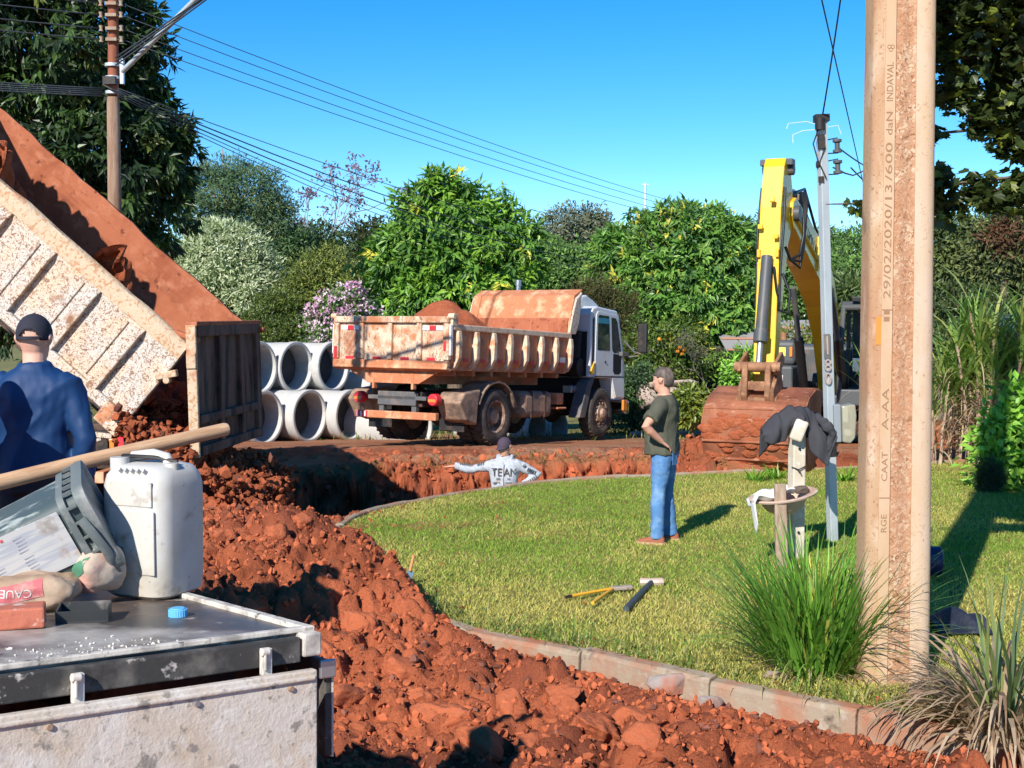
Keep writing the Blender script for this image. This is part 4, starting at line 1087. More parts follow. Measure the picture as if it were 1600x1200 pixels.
# stick
stick_poly = [(4.30, 4.50), (4.62, 4.66), (4.74, 4.52), (4.92, 3.9), (5.02, 3.2), (5.20, 1.9), (5.30, 1.30), (5.18, 1.18), (5.04, 1.26), (4.84, 2.2), (4.42, 3.35), (4.10, 3.70), (4.04, 3.92), (4.16, 4.2)]
stick = side_prism('stick', [(a, b + Z0) for a, b in stick_poly], .32, M_yellow, ex)
q = MB(); q.box((4.50, 0, 4.60 + Z0), (.2, .5, .10)); q.cyl((4.42, -.24, 4.5 + Z0), (4.42, .24, 4.5 + Z0), .09); q.build('stick_bracket', M_exdark, stick, bevel=.015)
for s_ in (-1, 1):
    q = MB(); q.box((4.98, s_ * .14, 2.9 + Z0), (.14, .05, .34)); q.box((5.02, s_ * .14, 3.2 + Z0), (.12, .05, .12)); q.build('cylinder_lug', M_yellow, stick, bevel=.01)
q = MB(); q.box((5.02, .05, 4.0 + Z0), (.05, .08, .08), rot=(0, -.25, 0)); q.box((5.05, -.12, 3.6 + Z0), (.05, .07, .07)); q.box((5.06, .12, 3.45 + Z0), (.05, .07, .07)); q.build('hose_clip', M_yellow, stick, bevel=.01)
# bucket cylinder along the front of the stick
q = MB(); q.cyl((5.10, 0, 3.15 + Z0), (5.46, 0, 1.92 + Z0), .085, n=18); q.cyl((5.42, 0, 2.06 + Z0), (5.47, 0, 1.88 + Z0), .105, n=18); bc = q.build('bucket_cylinder', M_exdark, ex, smooth=40)
q = MB(); q.cyl((5.46, 0, 1.92 + Z0), (5.56, 0, 1.52 + Z0), .045, n=14); q.build('cylinder_rod', M_steel, bc, smooth=40)
# stick cylinder on top of the boom
q = MB(); q.cyl((2.1, 0, 3.66 + Z0), (3.55, 0, 4.20 + Z0), .10, n=18); sc_ = q.build('stick_cylinder', M_exblack, ex, smooth=40)
q = MB(); q.cyl((3.55, 0, 4.20 + Z0), (4.40, 0, 4.50 + Z0), .055, n=14); q.build('cylinder_rod', M_steel, sc_, smooth=40)
q = MB(); q.box((2.1, 0, 3.55 + Z0), (.22, .22, .3)); q.box((3.5, .1, 4.1 + Z0), (.15, .25, .2)); q.build('cylinder_mount', M_exdark, boom, bevel=.02)
# boom cylinders
for s_ in (-1, 1):
    q = MB(); q.cyl((.62, s_ * .36, .78 + Z0), (1.30, s_ * .34, 1.85 + Z0), .085, n=18); b_ = q.build('boom_cylinder', M_exblack, ex, smooth=40)
    q = MB(); q.cyl((1.30, s_ * .34, 1.85 + Z0), (1.86, s_ * .32, 2.75 + Z0), .05, n=14); q.build('cylinder_rod', M_exdark, b_, smooth=40)
# hoses
hs = MB()
for k in range(5):
    o = -.16 + k * .08
    hs.tube([(.5, o, 2.5 + Z0), (1.4, o, 3.36 + Z0), (2.4, o, 3.72 + Z0), (3.3, o, 4.10 + Z0 + .05 * k), (3.9, o, 4.20 + Z0), (4.12, o, 4.12 + Z0)], .024)
for k in range(3):
    hs.tube([(3.95, .25 + k * .03, 4.18 + Z0), (4.25, .36 + k * .02, 4.0 + Z0), (4.35, .38, 3.5 + Z0 - .1 * k), (4.42, .34, 3.2 + Z0 - .1 * k), (4.62, .24, 3.12 + Z0), (4.78, .2, 3.3 + Z0)], .024)
hs.tube([(4.95, .2, 2.9 + Z0), (4.98, .32, 2.6 + Z0), (5.0, .3, 2.3 + Z0), (5.08, .18, 2.35 + Z0), (5.1, .1, 3.0 + Z0)], .022)
for y in (-.18, .18): hs.tube([(4.75, y, 4.2 + Z0), (4.9, y * 1.1, 3.6 + Z0), (5.0, y, 3.0 + Z0), (5.06, y, 2.4 + Z0)], .018)
hs.build('hydraulic_hoses', M_exblack, ex, smooth=60)['kind'] = 'stuff'
# linkage and bucket
BX, BZ = 5.20, 1.20 + Z0
for s_ in (-1, 1):
    q = MB(); q.prism([(5.10, 1.62), (5.24, 1.74), (5.66, 1.58), (5.70, 1.46), (5.56, 1.40), (5.20, 1.52)], .05, Matrix.Translation((0, s_ * .26, Z0)) @ XZ); q.build('link_arm', M_rust, ex, bevel=.01)
    q = MB(); q.prism([(5.52, 1.58), (5.70, 1.56), (5.74, 1.10), (5.62, .92), (5.48, 1.0), (5.50, 1.4)], .09, Matrix.Translation((0, s_ * .17, Z0)) @ XZ); q.build('bucket_link', M_rust, ex, bevel=.02)
q = MB(); q.cyl((5.60, -.34, 1.52 + Z0), (5.60, .34, 1.52 + Z0), .075); q.cyl((5.62, -.3, 1.02 + Z0), (5.62, .3, 1.02 + Z0), .07); q.box((5.62, 0, 1.25 + Z0), (.10, .36, .12)); q.build('link_pins', M_rust, ex, smooth=40)
bk = MB()
outer = [(-.55, -.06), (-.10, -.02), (.36, -.12), (.62, -.28), (.74, -.50), (.72, -.75), (.58, -1.02), (.34, -1.20), (.02, -1.30), (-.30, -1.28)]
BW = 1.46
rings = []
for (a, b) in outer: rings.append((BX + a, BZ + b))
def bsh(u, v):
    f = u * (len(rings) - 1); i = min(int(f), len(rings) - 2); t = f - i
    return (rings[i][0] * (1 - t) + rings[i + 1][0] * t, (v - .5) * BW, rings[i][1] * (1 - t) + rings[i + 1][1] * t)
bk.sheet(bsh, 27, 8)
bucket = bk.build('bucket', M_bucket, ex, smooth=40, solid=.05)
for s_ in (-1, 1):
    q = MB(); q.prism([(a, b) for a, b in rings], .045, Matrix.Translation((0, s_ * BW / 2, 0)) @ XZ); q.build('bucket_side', M_bucket, bucket, bevel=.008)
    q = MB(); q.prism([(BX - .12, BZ - .05), (BX + .03, BZ + .24), (BX + .2, BZ + .26), (BX + .55, BZ - .02), (BX + .5, BZ - .2)], .06, Matrix.Translation((0, s_ * .24, 0)) @ XZ); q.build('bucket_ear', M_rust, bucket, bevel=.01)
q = MB(); q.beam((rings[3][0] + .02, -BW / 2, rings[3][1]), (rings[3][0] + .02, BW / 2, rings[3][1]), .05, .03); q.build('wear_strip', M_bucket, bucket, bevel=.01)
for k in range(3):
    a, b = rings[5 + k]; q = MB(); q.beam((a + .03, -BW / 2, b), (a + .03, BW / 2, b), .05, .035); q.build('wear_strip', M_bucket, bucket, bevel=.01)
for k in range(6):
    y = -BW / 2 + .14 + k * (BW - .28) / 5
    q = MB(); q.box((BX - .38, y, BZ - 1.29), (.26, .11, .07)); q.build('tooth', M_rust, bucket, bevel=.012)
# caked earth on the bucket's back
q = MB(); rr = random.Random(9)
V, F = rock_shape(55, 2, 6, .2)
for k in range(200):
    f = rr.uniform(.38, .98); p = bsh(f, rr.uniform(.03, .97)); s_ = rr.uniform(.03, .10)
    q.add([(p[0] + .02 + v[0] * s_ * .5, p[1] + v[1] * s_ * 1.4, p[2] + v[2] * s_) for v in V], [tuple(f_) for f_ in F])
q.build('caked_earth', M_clod, bucket, smooth=180)['kind'] = 'stuff'
# upper structure
def hb_(nm, c, d, m, par=ex, bev=.04, rot=None):
    q = MB(); q.box((c[0], c[1], c[2] + Z0), d, rot=rot); return q.build(nm, m, par, bevel=bev, seg=3)
hb_('swing_frame', (-.9, 0, .72), (3.2, 2.3, .22), M_exdark)
hb_('engine_hood', (-2.0, -.1, 1.25), (1.5, 2.3, .85), M_exdark, bev=.08)
hb_('counterweight', (-2.95, 0, 1.1), (.6, 2.4, .95), M_exdark, bev=.15)
tb = hb_('tool_box', (.42, -.84, 1.10), (.9, .60, .50), M_exdark, bev=.05)
tb2 = hb_('fuel_tank', (.30, -.84, 1.58), (.66, .58, .46), M_exdark, bev=.09)
hb_('warning_plate', (.635, -.86, 1.60), (.012, .28, .16), mat('yellow_plate', (.75, .72, .12), .5), tb2, bev=.002)
hb_('grab_plate', (.875, -.78, 1.12), (.012, .14, .12), M_whiteref, tb, bev=.002)
hb_('tank_lamp', (.64, -.62, 1.60), (.02, .05, .18), M_amber, tb2, bev=.005)
hb_('side_boxes', (-.7, -1.06, 1.2), (1.2, .62, .7), M_exdark, bev=.05)
q = MB(); q.cyl((.3, -.84, 1.80 + Z0), (.3, -.84, 1.95 + Z0), .06); q.build('tank_cap', M_rust, tb2, smooth=40)
# cab
CX0, CX1, CY0, CY1 = -.75, .92, .26, 1.28
cb = side_prism('cab', [(CX0, .66 + Z0), (CX0, 2.40 + Z0), (CX0 + .2, 2.52 + Z0), (CX1 - .42, 2.52 + Z0), (CX1 - .30, 2.44 + Z0), (CX1 - .32, 2.36 + Z0), (CX0 + .18, 2.36 + Z0), (CX0 + .12, 1.45 + Z0), (CX0 + .16, .95 + Z0), (CX1, .95 + Z0), (CX1, .66 + Z0)], CY1 - CY0, M_exdark, ex, y=(CY0 + CY1) / 2, bev=.03)
for y in (CY0 + .045, CY1 - .045):
    q = MB(); q.tube([(CX1 - .03, y, .9 + Z0), (CX1 - .02, y, 1.25 + Z0), (CX1 - .36, y, 2.44 + Z0)], .048, n=8); q.build('front_pillar', M_exdark, cb, smooth=40)
    q = MB(); q.beam((CX0 + .75, y, .95 + Z0), (CX0 + .78, y, 2.42 + Z0), .07, .07); q.build('door_pillar', M_exdark, cb, bevel=.01)
M_paneg = mat('cab_glass', (.9, .97, .95), .02, transm=1.0, spec=.5)
M_paneg.node_tree.nodes['Principled BSDF'].inputs['IOR'].default_value = 1.02
q = MB(); q.add([(CX1 - .03, CY0 + .08, .97 + Z0), (CX1 - .03, CY1 - .08, .97 + Z0), (CX1 - .02, CY1 - .08, 1.25 + Z0), (CX1 - .35, CY1 - .08, 2.38 + Z0), (CX1 - .35, CY0 + .08, 2.38 + Z0), (CX1 - .02, CY0 + .08, 1.25 + Z0)], [(0, 1, 2, 5), (5, 2, 3, 4)])
q.build('windscreen', M_paneg, cb, solid=.008)
q = MB(); q.add([(CX0 + .82, CY1 - .03, .97 + Z0), (CX1 - .08, CY1 - .03, .97 + Z0), (CX1 - .08, CY1 - .03, 1.25 + Z0), (CX1 - .40, CY1 - .03, 2.36 + Z0), (CX0 + .82, CY1 - .03, 2.36 + Z0)], [(0, 1, 2, 3, 4)])
q.build('door_window', M_paneg, cb, solid=.008)
q = MB(); q.box((CX0 + .45, .96, 1.12 + Z0), (.5, .5, .18)); q.box((CX0 + .25, .96, 1.55 + Z0), (.14, .48, .75)); q.build('operator_seat', M_darkin, cb, bevel=.05)
for y in (.66, 1.26):
    q = MB(); q.box((CX0 + .95, y, 1.10 + Z0), (.5, .14, .3)); q.cyl((CX0 + 1.1, y, 1.2 + Z0), (CX0 + 1.14, y, 1.5 + Z0), .025); q.build('control_console', M_exblack, cb, bevel=.03)
q = MB(); q.box((CX1 - .25, .60, 1.38 + Z0), (.06, .2, .24)); q.build('monitor', M_whiteref, cb, bevel=.01)
q = MB(); q.box((CX1 - .33, CY0 + .3, 2.56 + Z0), (.14, .2, .09)); q.build('work_lamp', M_exblack, cb, bevel=.015)
q = MB(); q.tube([(CX1 - .1, CY0 - .02, 1.2 + Z0), (CX1 + .06, CY0 - .06, 1.3 + Z0), (CX1 + .06, CY0 - .06, 1.9 + Z0), (CX1 - .1, CY0 - .02, 1.95 + Z0)], .02); q.build('hand_rail', M_exblack, cb, smooth=60)
q = MB(); q.box((CX1 - .1, CY0 - .12, 2.05 + Z0), (.06, .18, .3)); q.build('mirror', M_exblack, cb, bevel=.02)
# undercarriage
for s_ in (-1, 1):
    yc = s_ * 1.12
    tl = MB(); Lh, Rr = 1.55, .40
    def trk(u):
        per = 2 * Lh * 2 + 2 * math.pi * Rr; d = u * per
        if d < 2 * Lh: return (-Lh + d, 2 * Rr, 0)
        d -= 2 * Lh
        if d < math.pi * Rr: a = math.pi / 2 - d / Rr; return (Lh + Rr * math.cos(a), Rr + Rr * math.sin(a), a - math.pi / 2)
        d -= math.pi * Rr
        if d < 2 * Lh: return (Lh - d, 0, math.pi)
        d -= 2 * Lh
        a = -math.pi / 2 - d / Rr; return (-Lh + Rr * math.cos(a), Rr + Rr * math.sin(a), a - math.pi / 2)
    side_prism('track_frame', [(-1.55, .12 + Z0 + ZG), (1.55, .12 + Z0 + ZG), (1.8, .4 + Z0 + ZG), (1.55, .68 + Z0 + ZG), (-1.55, .68 + Z0 + ZG), (-1.8, .4 + Z0 + ZG)], .4, M_trackedge, ex, y=yc)
    sh = MB(); sh.box((0, 0, 0), (.165, .62, .03)); sh.box((-.05, 0, .025), (.02, .62, .03)); sh.box((.05, 0, .022), (.02, .62, .024)); shm = sh.mesh('track_shoe', M_track)
    n = 46
    for k in range(n):
        x, z, a = trk(k / n)
        o = bpy.data.objects.new('track_shoe', shm); COL.objects.link(o); o.parent = ex
        o.matrix_local = Matrix.Translation((x - .3, yc, z)) @ Matrix.Rotation(-a, 4, 'Y')
q = MB(); q.cyl((-.5, 0, .35), (-.5, 0, .62 + Z0), .55, n=24); q.box((-.4, 0, .38), (1.6, 1.7, .2)); q.build('undercarriage', M_trackedge, ex, bevel=.02)

# ------------------------------------------------------------ people
M_skin = mat('skin', (.62, .33, .23), .55, spec=.35, layers=[((.55, .24, .17), 6, .5, .75)])
M_skinlight = mat('skin_pale', (.66, .38, .28), .55, spec=.35, layers=[((.6, .27, .2), 6, .5, .75)])
M_hairdk = mat('dark_hair', (.03, .022, .018), .6, bump=[(120, .5, .004)])
M_hairgr = mat('greying_hair', (.07, .055, .05), .8, layers=[((.20, .15, .125), 9, .42, .62, 3, (1, 1, .5))], bump=[(140, .8, .006)])
M_eye = mat('eye', (.6, .6, .58), .25); M_iris = mat('iris', (.02, .015, .01), .2); M_lip = mat('lip', (.42, .16, .13), .5)

def ring(c, rx, ry, n=20, ang=0, sq=2.3, tilt=0):
    out = []
    for j in range(n):
        a = 2 * math.pi * j / n
        ca, sa = math.cos(a), math.sin(a)
        x = rx * math.copysign(abs(ca) ** (2 / sq), ca); y = ry * math.copysign(abs(sa) ** (2 / sq), sa)
        if ang: x, y = x * math.cos(ang) - y * math.sin(ang), x * math.sin(ang) + y * math.cos(ang)
        out.append((c[0] + x, c[1] + y, c[2] + tilt * y))
    return out

def hand(mb, w, d, nrm, s=1.0, curl=.5, thumb=1):
    """five-fingered hand: wrist w, direction d, palm normal nrm (palm faces along nrm); thumb = side"""
    d = Vector(d).normalized(); nrm = Vector(nrm); nrm = (nrm - d * nrm.dot(d)).normalized(); b = d.cross(nrm) * thumb
    w = Vector(w)
    mb.tube([w - d * .01, w + d * .03, w + d * .075, w + d * .098], [(.028 * s, .019 * s), (.036 * s, .017 * s), (.042 * s, .016 * s), (.040 * s, .012 * s)], 10, up=nrm)
    for k, (L, o, rr) in enumerate([(.074, .031, .0088), (.084, .0105, .0092), (.078, -.0105, .0088), (.060, -.030, .0078)]):
        p = w + d * .088 * s + b * o * s
        dd = (d + b * (o * 1.2)).normalized(); pts = [p - dd * .02]; a = 0
        for j in range(4):
            pts.append(p); a += curl * (.25 + .16 * j)
            p = p + (dd * math.cos(a) + nrm * math.sin(a)) * L * s / 3
        mb.tube(pts, [rr * s, rr * s, rr * .95 * s, rr * .9 * s, ][:len(pts)] + [rr * .7 * s] * max(0, len(pts) - 4), 8, up=nrm)
    p = w + d * .02 * s + b * .030 * s
    t1 = p + (d * .55 + b * .75 + nrm * .2) * .045 * s; t2 = t1 + (d * .85 + b * .3 + nrm * .3) * .034 * s; t3 = t2 + (d * .95 + nrm * .2) * .026 * s
    mb.tube([p - b * .012, p, t1, t2, t3], [.014 * s, .014 * s, .0115 * s, .010 * s, .0075 * s], 8, up=nrm)

def head(mb, c, yaw=0, pitch=0, s=1.0):
    """c: centre of the head; face along local -y before yaw"""
    M = Matrix.Translation(c) @ Matrix.Rotation(yaw, 4, 'Z') @ Matrix.Rotation(pitch, 4, 'X') @ Matrix.Scale(s, 4)
    rings = [ring((0, -.035, -.125), .026, .026), ring((0, -.038, -.115), .040, .040), ring((0, -.026, -.09), .056, .064), ring((0, -.012, -.06), .064, .082), ring((0, -.004, -.02), .071, .093), ring((0, 0, .02), .076, .098),
             ring((0, .003, .055), .076, .097), ring((0, .006, .085), .067, .086), ring((0, .008, .108), .048, .062), ring((0, .008, .120), .022, .03)]
    mb.loft(rings, M=M)
    mb.loft([ring((0, -.092, .022), .010, .012, 8), ring((0, -.104, -.005), .012, .014, 8), ring((0, -.112, -.026), .017, .016, 8), ring((0, -.098, -.040), .013, .012, 8)], M=M)   # nose
    mb.tube([(-.05, -.075, .032), (-.025, -.090, .036), (.025, -.090, .036), (.05, -.075, .032)], .011, 8, M=M)        # brow
    mb.tube([(-.026, -.086, -.062), (0, -.096, -.060), (.026, -.086, -.062)], .009, 8, M=M)                             # lips
    mb.ell((0, -.086, -.092), (.024, .018, .02), M=M)
    for sx in (-1, 1):
        mb.ell((sx * .044, -.068, -.02), (.02, .022, .018), M=M)
        mb.loft([ring((sx * .074, .012, -.032), .008, .014, 10), ring((sx * .084, .018, -.01), .010, .026, 10), ring((sx * .088, .022, .012), .010, .030, 10), ring((sx * .084, .018, .030), .008, .020, 10)], M=M)   # ears
    return M

def face_bits(parent, M):
    for sx in (-1, 1):
        q = MB(); q.ell((sx * .033, -.0825, .012), (.013, .011, .0085), M=M); e = q.build('eye', M_eye, parent, smooth=180)
        q = MB(); q.ell((sx * .033, -.0915, .012), (.006, .004, .006), M=M); q.build('iris', M_iris, e, smooth=180)
    q = MB(); q.tube([(-.022, -.1035, -.060), (0, -.1055, -.059), (.022, -.1035, -.060)], .0035, 6, M=M); q.build('lips', M_lip, parent, smooth=180)

def cap(parent, M, m, yaw_visor=0, opening=False):
    q = MB()
    def keep(p):
        if p.z < .0: return False
        if opening and p.y > .05 and p.z < .052 and abs(p.x) < .05 * math.sqrt(max(0, 1 - (p.z / .052) ** 2)): return False
        return True
    q.ell((0, .004, .025), (.088, .111, .108), 40, 24, keep=keep, M=M)
    c = q.build('cap', m, parent, smooth=180, solid=.005)
    if opening:
        q = MB(); q.sheet(lambda u, v: (.090 * math.sin(-.62 + 1.24 * u), .004 + .113 * math.cos(-.62 + 1.24 * u), .0 + .018 * v), 10, 1, M=M); q.build('cap_strap', m, c, solid=.005)
    q = MB()
    q.sheet(lambda u, v: ((u - .5) * 2 * (.082 - .012 * v) , .0 - math.sqrt(max(0, 1 - ((u - .5) * 1.9) ** 2)) * (.098 + .075 * v) + .0, .036 - .018 * v - .030 * ((u - .5) * 2) ** 2), 14, 5, M=M)
    q.build('visor', m, c, smooth=180, solid=.006)
    q = MB(); q.ell((0, .004, .134), (.008, .008, .005), M=M); q.build('cap_button', m, c, smooth=180)
    return c

def hair(parent, M, m, low=.03):
    q = MB()
    def keep(p): return p.z > (.045 if p.y < -.02 else (.03 - (p.y + .02) * .95)) and not (abs(p.x) > .06 and -.01 < p.y < .05 and p.z < .03)
    q.ell((0, .006, .016), (.0845, .1085, .1165), 40, 28, keep=keep, M=M)
    return q.build('hair', m, parent, smooth=180, solid=.008)

def arm_pts(sh, el, wr): 
    sh, el, wr = Vector(sh), Vector(el), Vector(wr)
    return [sh, sh.lerp(el, .35), sh.lerp(el, .8), el, el.lerp(wr, .25), el.lerp(wr, .65), wr]
def torso(mb, pw=0.0, ex_=0.0, belly=0.0, hip=True):
    """trunk from crotch to neck, ex_ = extra thickness (clothes)"""
    e = ex_
    R_ = [ring((0, .01, .86), .15 + e, .11 + e), ring((0, .012, .93), .170 + e, .128 + e), ring((0, -.004 - belly * .3, 1.04), .160 + e + belly * .5, .118 + e + belly * .6), ring((0, -.008 - belly * .4, 1.12), .155 + e + belly * .5, .116 + e + belly * .6), ring((0, -.004, 1.24), .172 + e, .122 + e), ring((0, .004, 1.34), .188 + e, .120 + e), ring((0, .010, 1.41), .180 + e, .100 + e), ring((0, .014, 1.455), .120 + e * .7, .078 + e * .6), ring((0, .012, 1.485), .072 + e * .5, .066 + e * .5)]
    mb.loft(R_)
def legs(mb, hipL, kneeL, ankL, hipR, kneeR, ankR, e=0.0, toe=None):
    for (h_, k_, a_) in ((hipL, kneeL, ankL), (hipR, kneeR, ankR)):
        h_, k_, a_ = Vector(h_), Vector(k_), Vector(a_)
        mb.tube([h_ + Vector((0, 0, .04)), h_, h_.lerp(k_, .4), h_.lerp(k_, .85), k_, k_.lerp(a_, .3), k_.lerp(a_, .7), a_], [.085 + e, .092 + e, .083 + e, .062 + e, .058 + e * 1.1, .058 + e * 1.1, .044 + e * 1.5, .038 + e * 1.7], 14)
def shoe(parent, ank, d, m, sole, s=1.0):
    d = Vector((d[0], d[1], 0)).normalized(); Mx = frame(d, z=(0, 0, 1), loc=(ank[0], ank[1], ank[2]))
    q = MB()
    q.loft([[(x, y * w_, z) for (y, z) in [(-1, .022), (1, .022), (1.0, h_ * .6), (.55, h_), (-.55, h_), (-1.0, h_ * .6)]] for (x, w_, h_) in [(-.075, .028, .06), (-.055, .038, .095), (.0, .040, .105), (.05, .042, .085), (.11, .048, .062), (.165, .045, .05), (.20, .028, .036)]], M=Mx)
    o = q.build('shoe', m, parent, smooth=60, bevel=.006)
    q = MB(); q.loft([[(x, -w_, .0), (x, w_, .0), (x, w_, .024), (x, -w_, .024)] for (x, w_) in [(-.085, .03), (-.06, .042), (.0, .042), (.05, .046), (.11, .052), (.17, .048), (.212, .026)]], M=Mx)
    q.build('sole', sole, o, smooth=40)
    return o

def person(name_label, loc, rz, J, skin, tops, trousers, scale=1.0, headyaw=0, headpitch=0, belly=.0, sleeve='short', hat=None, hairm=None, shoes=None, opening=False, grp=None, feet=None, wr_top=.022, curlL=.6, curlR=.6, palmL=(0, 0, -1), palmR=(0, 0, -1)):
    root = empty('person', M=Matrix.Translation(loc) @ Matrix.Rotation(rz, 4, 'Z') @ Matrix.Scale(scale, 4))
    tag(root, name_label, 'person', grp)
    b = MB(); torso(b, belly=belly)
    b.tube([(0, .012, 1.44), (0, .004, 1.50), (0, -.006, 1.57)], [.066, .060, .062], 14)
    Mh = head(b, (0, -.008, 1.635), headyaw, headpitch)
    legs(b, J['hL'], J['kL'], J['aL'], J['hR'], J['kR'], J['aR'])
    for sd in 'LR':
        b.tube([Vector(J['s' + sd]) * .8 + Vector((0, 0, .28))] + arm_pts(J['s' + sd], J['e' + sd], J['w' + sd]), [.07, .062, .054, .044, .042, .043, .036, .027], 12)
        d = (Vector(J['w' + sd]) - Vector(J['e' + sd])).normalized()
        if 'd' + sd in J: d = Vector(J['d' + sd])
        hand(b, J['w' + sd], d, palmL if sd == 'L' else palmR, 1.0, curlL if sd == 'L' else curlR, 1 if sd == 'L' else -1)
        a = Vector(J['a' + sd]); fd = Vector((feet or {}).get(sd, (0, -1)) + (0,)).normalized()
        b.tube([a + Vector((0, 0, .02)), a + Vector((0, 0, -.05)), a + fd * .06 + Vector((0, 0, -.06)), a + fd * .15 + Vector((0, 0, -.07))], [.036, .036, .034, .024], 10)
    body = remesh(b, 'body', skin, root, vox=.0075, smooth=3)
    face_bits(body, Mh)
    # upper garment
    t = MB(); e = .016
    R_ = [ring((0, .002 - belly * .4, .90), .178 + e + belly * .4, .132 + e + belly * .5), ring((0, .0 - belly * .4, .96), .178 + e + belly * .45, .132 + e + belly * .55), ring((0, -.006 - belly * .4, 1.06), .168 + e + belly * .5, .124 + e + belly * .6), ring((0, -.008 - belly * .4, 1.14), .164 + e + belly * .5, .122 + e + belly * .6), ring((0, -.004, 1.25), .178 + e, .126 + e), ring((0, .004, 1.34), .192 + e, .124 + e), ring((0, .010, 1.41), .186 + e, .104 + e), ring((0, .014, 1.455), .126 + e, .082 + e), ring((0, .013, 1.485), .078 + e * .6, .070 + e * .6)]
    if sleeve != 'short': R_.append(ring((0, .010, 1.515), .070 + e * .6, .066 + e * .6))
    t.loft(R_)
    for sd in 'LR':
        pts = arm_pts(J['s' + sd], J['e' + sd], J['w' + sd]); rs = [.062, .054, .046, .044, .044, .038, .030]
        ee = .016 if sleeve == 'short' else .014
        start = [Vector(J['s' + sd]) * .8 + Vector((0, 0, .28))]
        if sleeve == 'short': pts = pts[:2] + [pts[1].lerp(pts[2], .75)]; rs = [.066, .062, .066]
        t.tube(start + pts, [.074 + ee] + [r_ + ee for r_ in rs], 14)
    remesh(t, 'shirt' if sleeve == 'short' else 'jacket', tops, root, vox=.011, smooth=4, wr=wr_top, wsc=9, stretch=(1, 1, .7))
    # trousers
    t = MB(); t.loft([ring((0, .01, .84), .15 + .012, .115 + .012), ring((0, .012, .92), .172 + .012, .130 + .012), ring((0, .0, .99), .164 + .012, .122 + .012)])
    legs(t, J['hL'], J['kL'], Vector(J['aL']) + Vector((0, 0, -.035)), J['hR'], J['kR'], Vector(J['aR']) + Vector((0, 0, -.035)), e=.014)
    remesh(t, 'trousers', trousers, root, vox=.011, smooth=3, wr=.012, wsc=8, stretch=(1, 1, 1.6))
    if hat is not None: cap(root, Mh, hat, opening=opening)
    if hairm is not None: hair(root, Mh, hairm)
    if shoes:
        for sd in 'LR':
            a = J['a' + sd]; fd = (feet or {}).get(sd, (0, -1)); shoe(root, (a[0], a[1], a[2] - .09), fd, shoes[0], shoes[1])
    return root, Mh

BASE = dict(hL=(.092, .01, .90), kL=(.105, -.015, .49), aL=(.105, .02, .09), hR=(-.092, .01, .90), kR=(-.105, -.015, .49), aR=(-.105, .02, .09),
            sL=(.188, .01, 1.378), sR=(-.188, .01, 1.378))
M_olive = mat('olive_cotton', (.090, .090, .066), .9, spec=.15, bump=[(90, .25, .003)])
M_jeans = mat('worn_denim', (.085, .20, .40), .85, spec=.15, layers=[((.22, .36, .54), 5, .48, .68), ((.26, .24, .2), 3, .62, .78), ((.04, .11, .26), 9, .58, .74)], bump=[(140, .3, .002)])
M_brownshoe = mat('rust_canvas', (.30, .10, .055), .8, bump=[(90, .3, .003)]); M_solebr = mat('tan_sole', (.48, .30, .2), .8)
M_bluej = mat('royal_blue_jersey', (.006, .036, .12), .6, spec=.35, bump=[(60, .2, .004)])
M_navycap = mat('dark_navy_cap', (.022, .022, .035), .85, bump=[(150, .3, .002)])
M_greyhood = mat('grey_marl_hoodie', (.42, .45, .50), .9, spec=.15, layers=[((.34, .36, .41), 30, .45, .65), ((.36, .24, .18), 4, .60, .75)], bump=[(120, .3, .003)])
M_purplecap = mat('plum_cap', (.065, .045, .07), .85, bump=[(150, .3, .002)])
M_darktr = mat('dark_trousers', (.03, .03, .04), .85); M_blackshoe = mat('black_shoe', (.02, .02, .02), .6)
# the man on the lawn
p = gnd(1036, 847)
J = dict(BASE); J.update(kL=(.125, -.02, .49), aL=(.15, -.02, .09), kR=(-.11, .0, .49), aR=(-.13, .05, .09), eL=(.43, -.07, 1.20), wL=(.255, .05, 1.04), eR=(-.42, -.03, 1.2), wR=(-.25, .05, 1.04), dL=(-.6, .4, -.45), dR=(.6, .4, -.45))
stand, Mh = person('man in an olive T-shirt and faded blue jeans standing hands on hips on the lawn', (p.x, p.y, 0), math.atan2(-.93, -.37), J, M_skin, M_olive, M_jeans, belly=.035, hairm=M_hairgr, shoes=(M_brownshoe, M_solebr), feet={'L': (-.05, -1), 'R': (.2, -1)}, headyaw=-.30, palmL=(-.5, 0, -1), palmR=(.5, 0, -1), scale=1.0)
q = MB(); q.tube([(.06, .135, .93), (.06, .147, .86)], .004); q.sheet(lambda u, v: (.045 + .10 * u, .150 - .02 * u, .93 - .13 * v), 3, 3); q.build('back_pocket', M_jeans, stand, solid=.004)
# the man in blue at the left
J = dict(BASE); J.update(eL=(.26, .05, 1.12), wL=(.27, -.02, .86), eR=(-.265, .05, 1.12), wR=(-.24, -.02, .86))
blue, Mb = person('man in a royal blue long-sleeved top and dark cap seen from behind', (-2.50, 6.7, .53), R(184), J, M_skinlight, M_bluej, M_darktr, sleeve='long', hat=M_navycap, shoes=(M_blackshoe, M_solebr), opening=True, wr_top=.024, scale=1.0)
# unseen figure added outside the frame to cast shade on the blue back
J = dict(BASE); J.update(eL=(.26, .05, 1.12), wL=(.27, -.02, .86), eR=(-.265, .05, 1.12), wR=(-.24, -.02, .86))
person('unseen figure in dark clothes added to shade the back of the man in blue', (-2.80, 6.05, .53), R(180), J, M_skinlight, M_darktr, M_darktr, sleeve='long', hairm=M_hairdk, shoes=(M_blackshoe, M_solebr), scale=1.0)
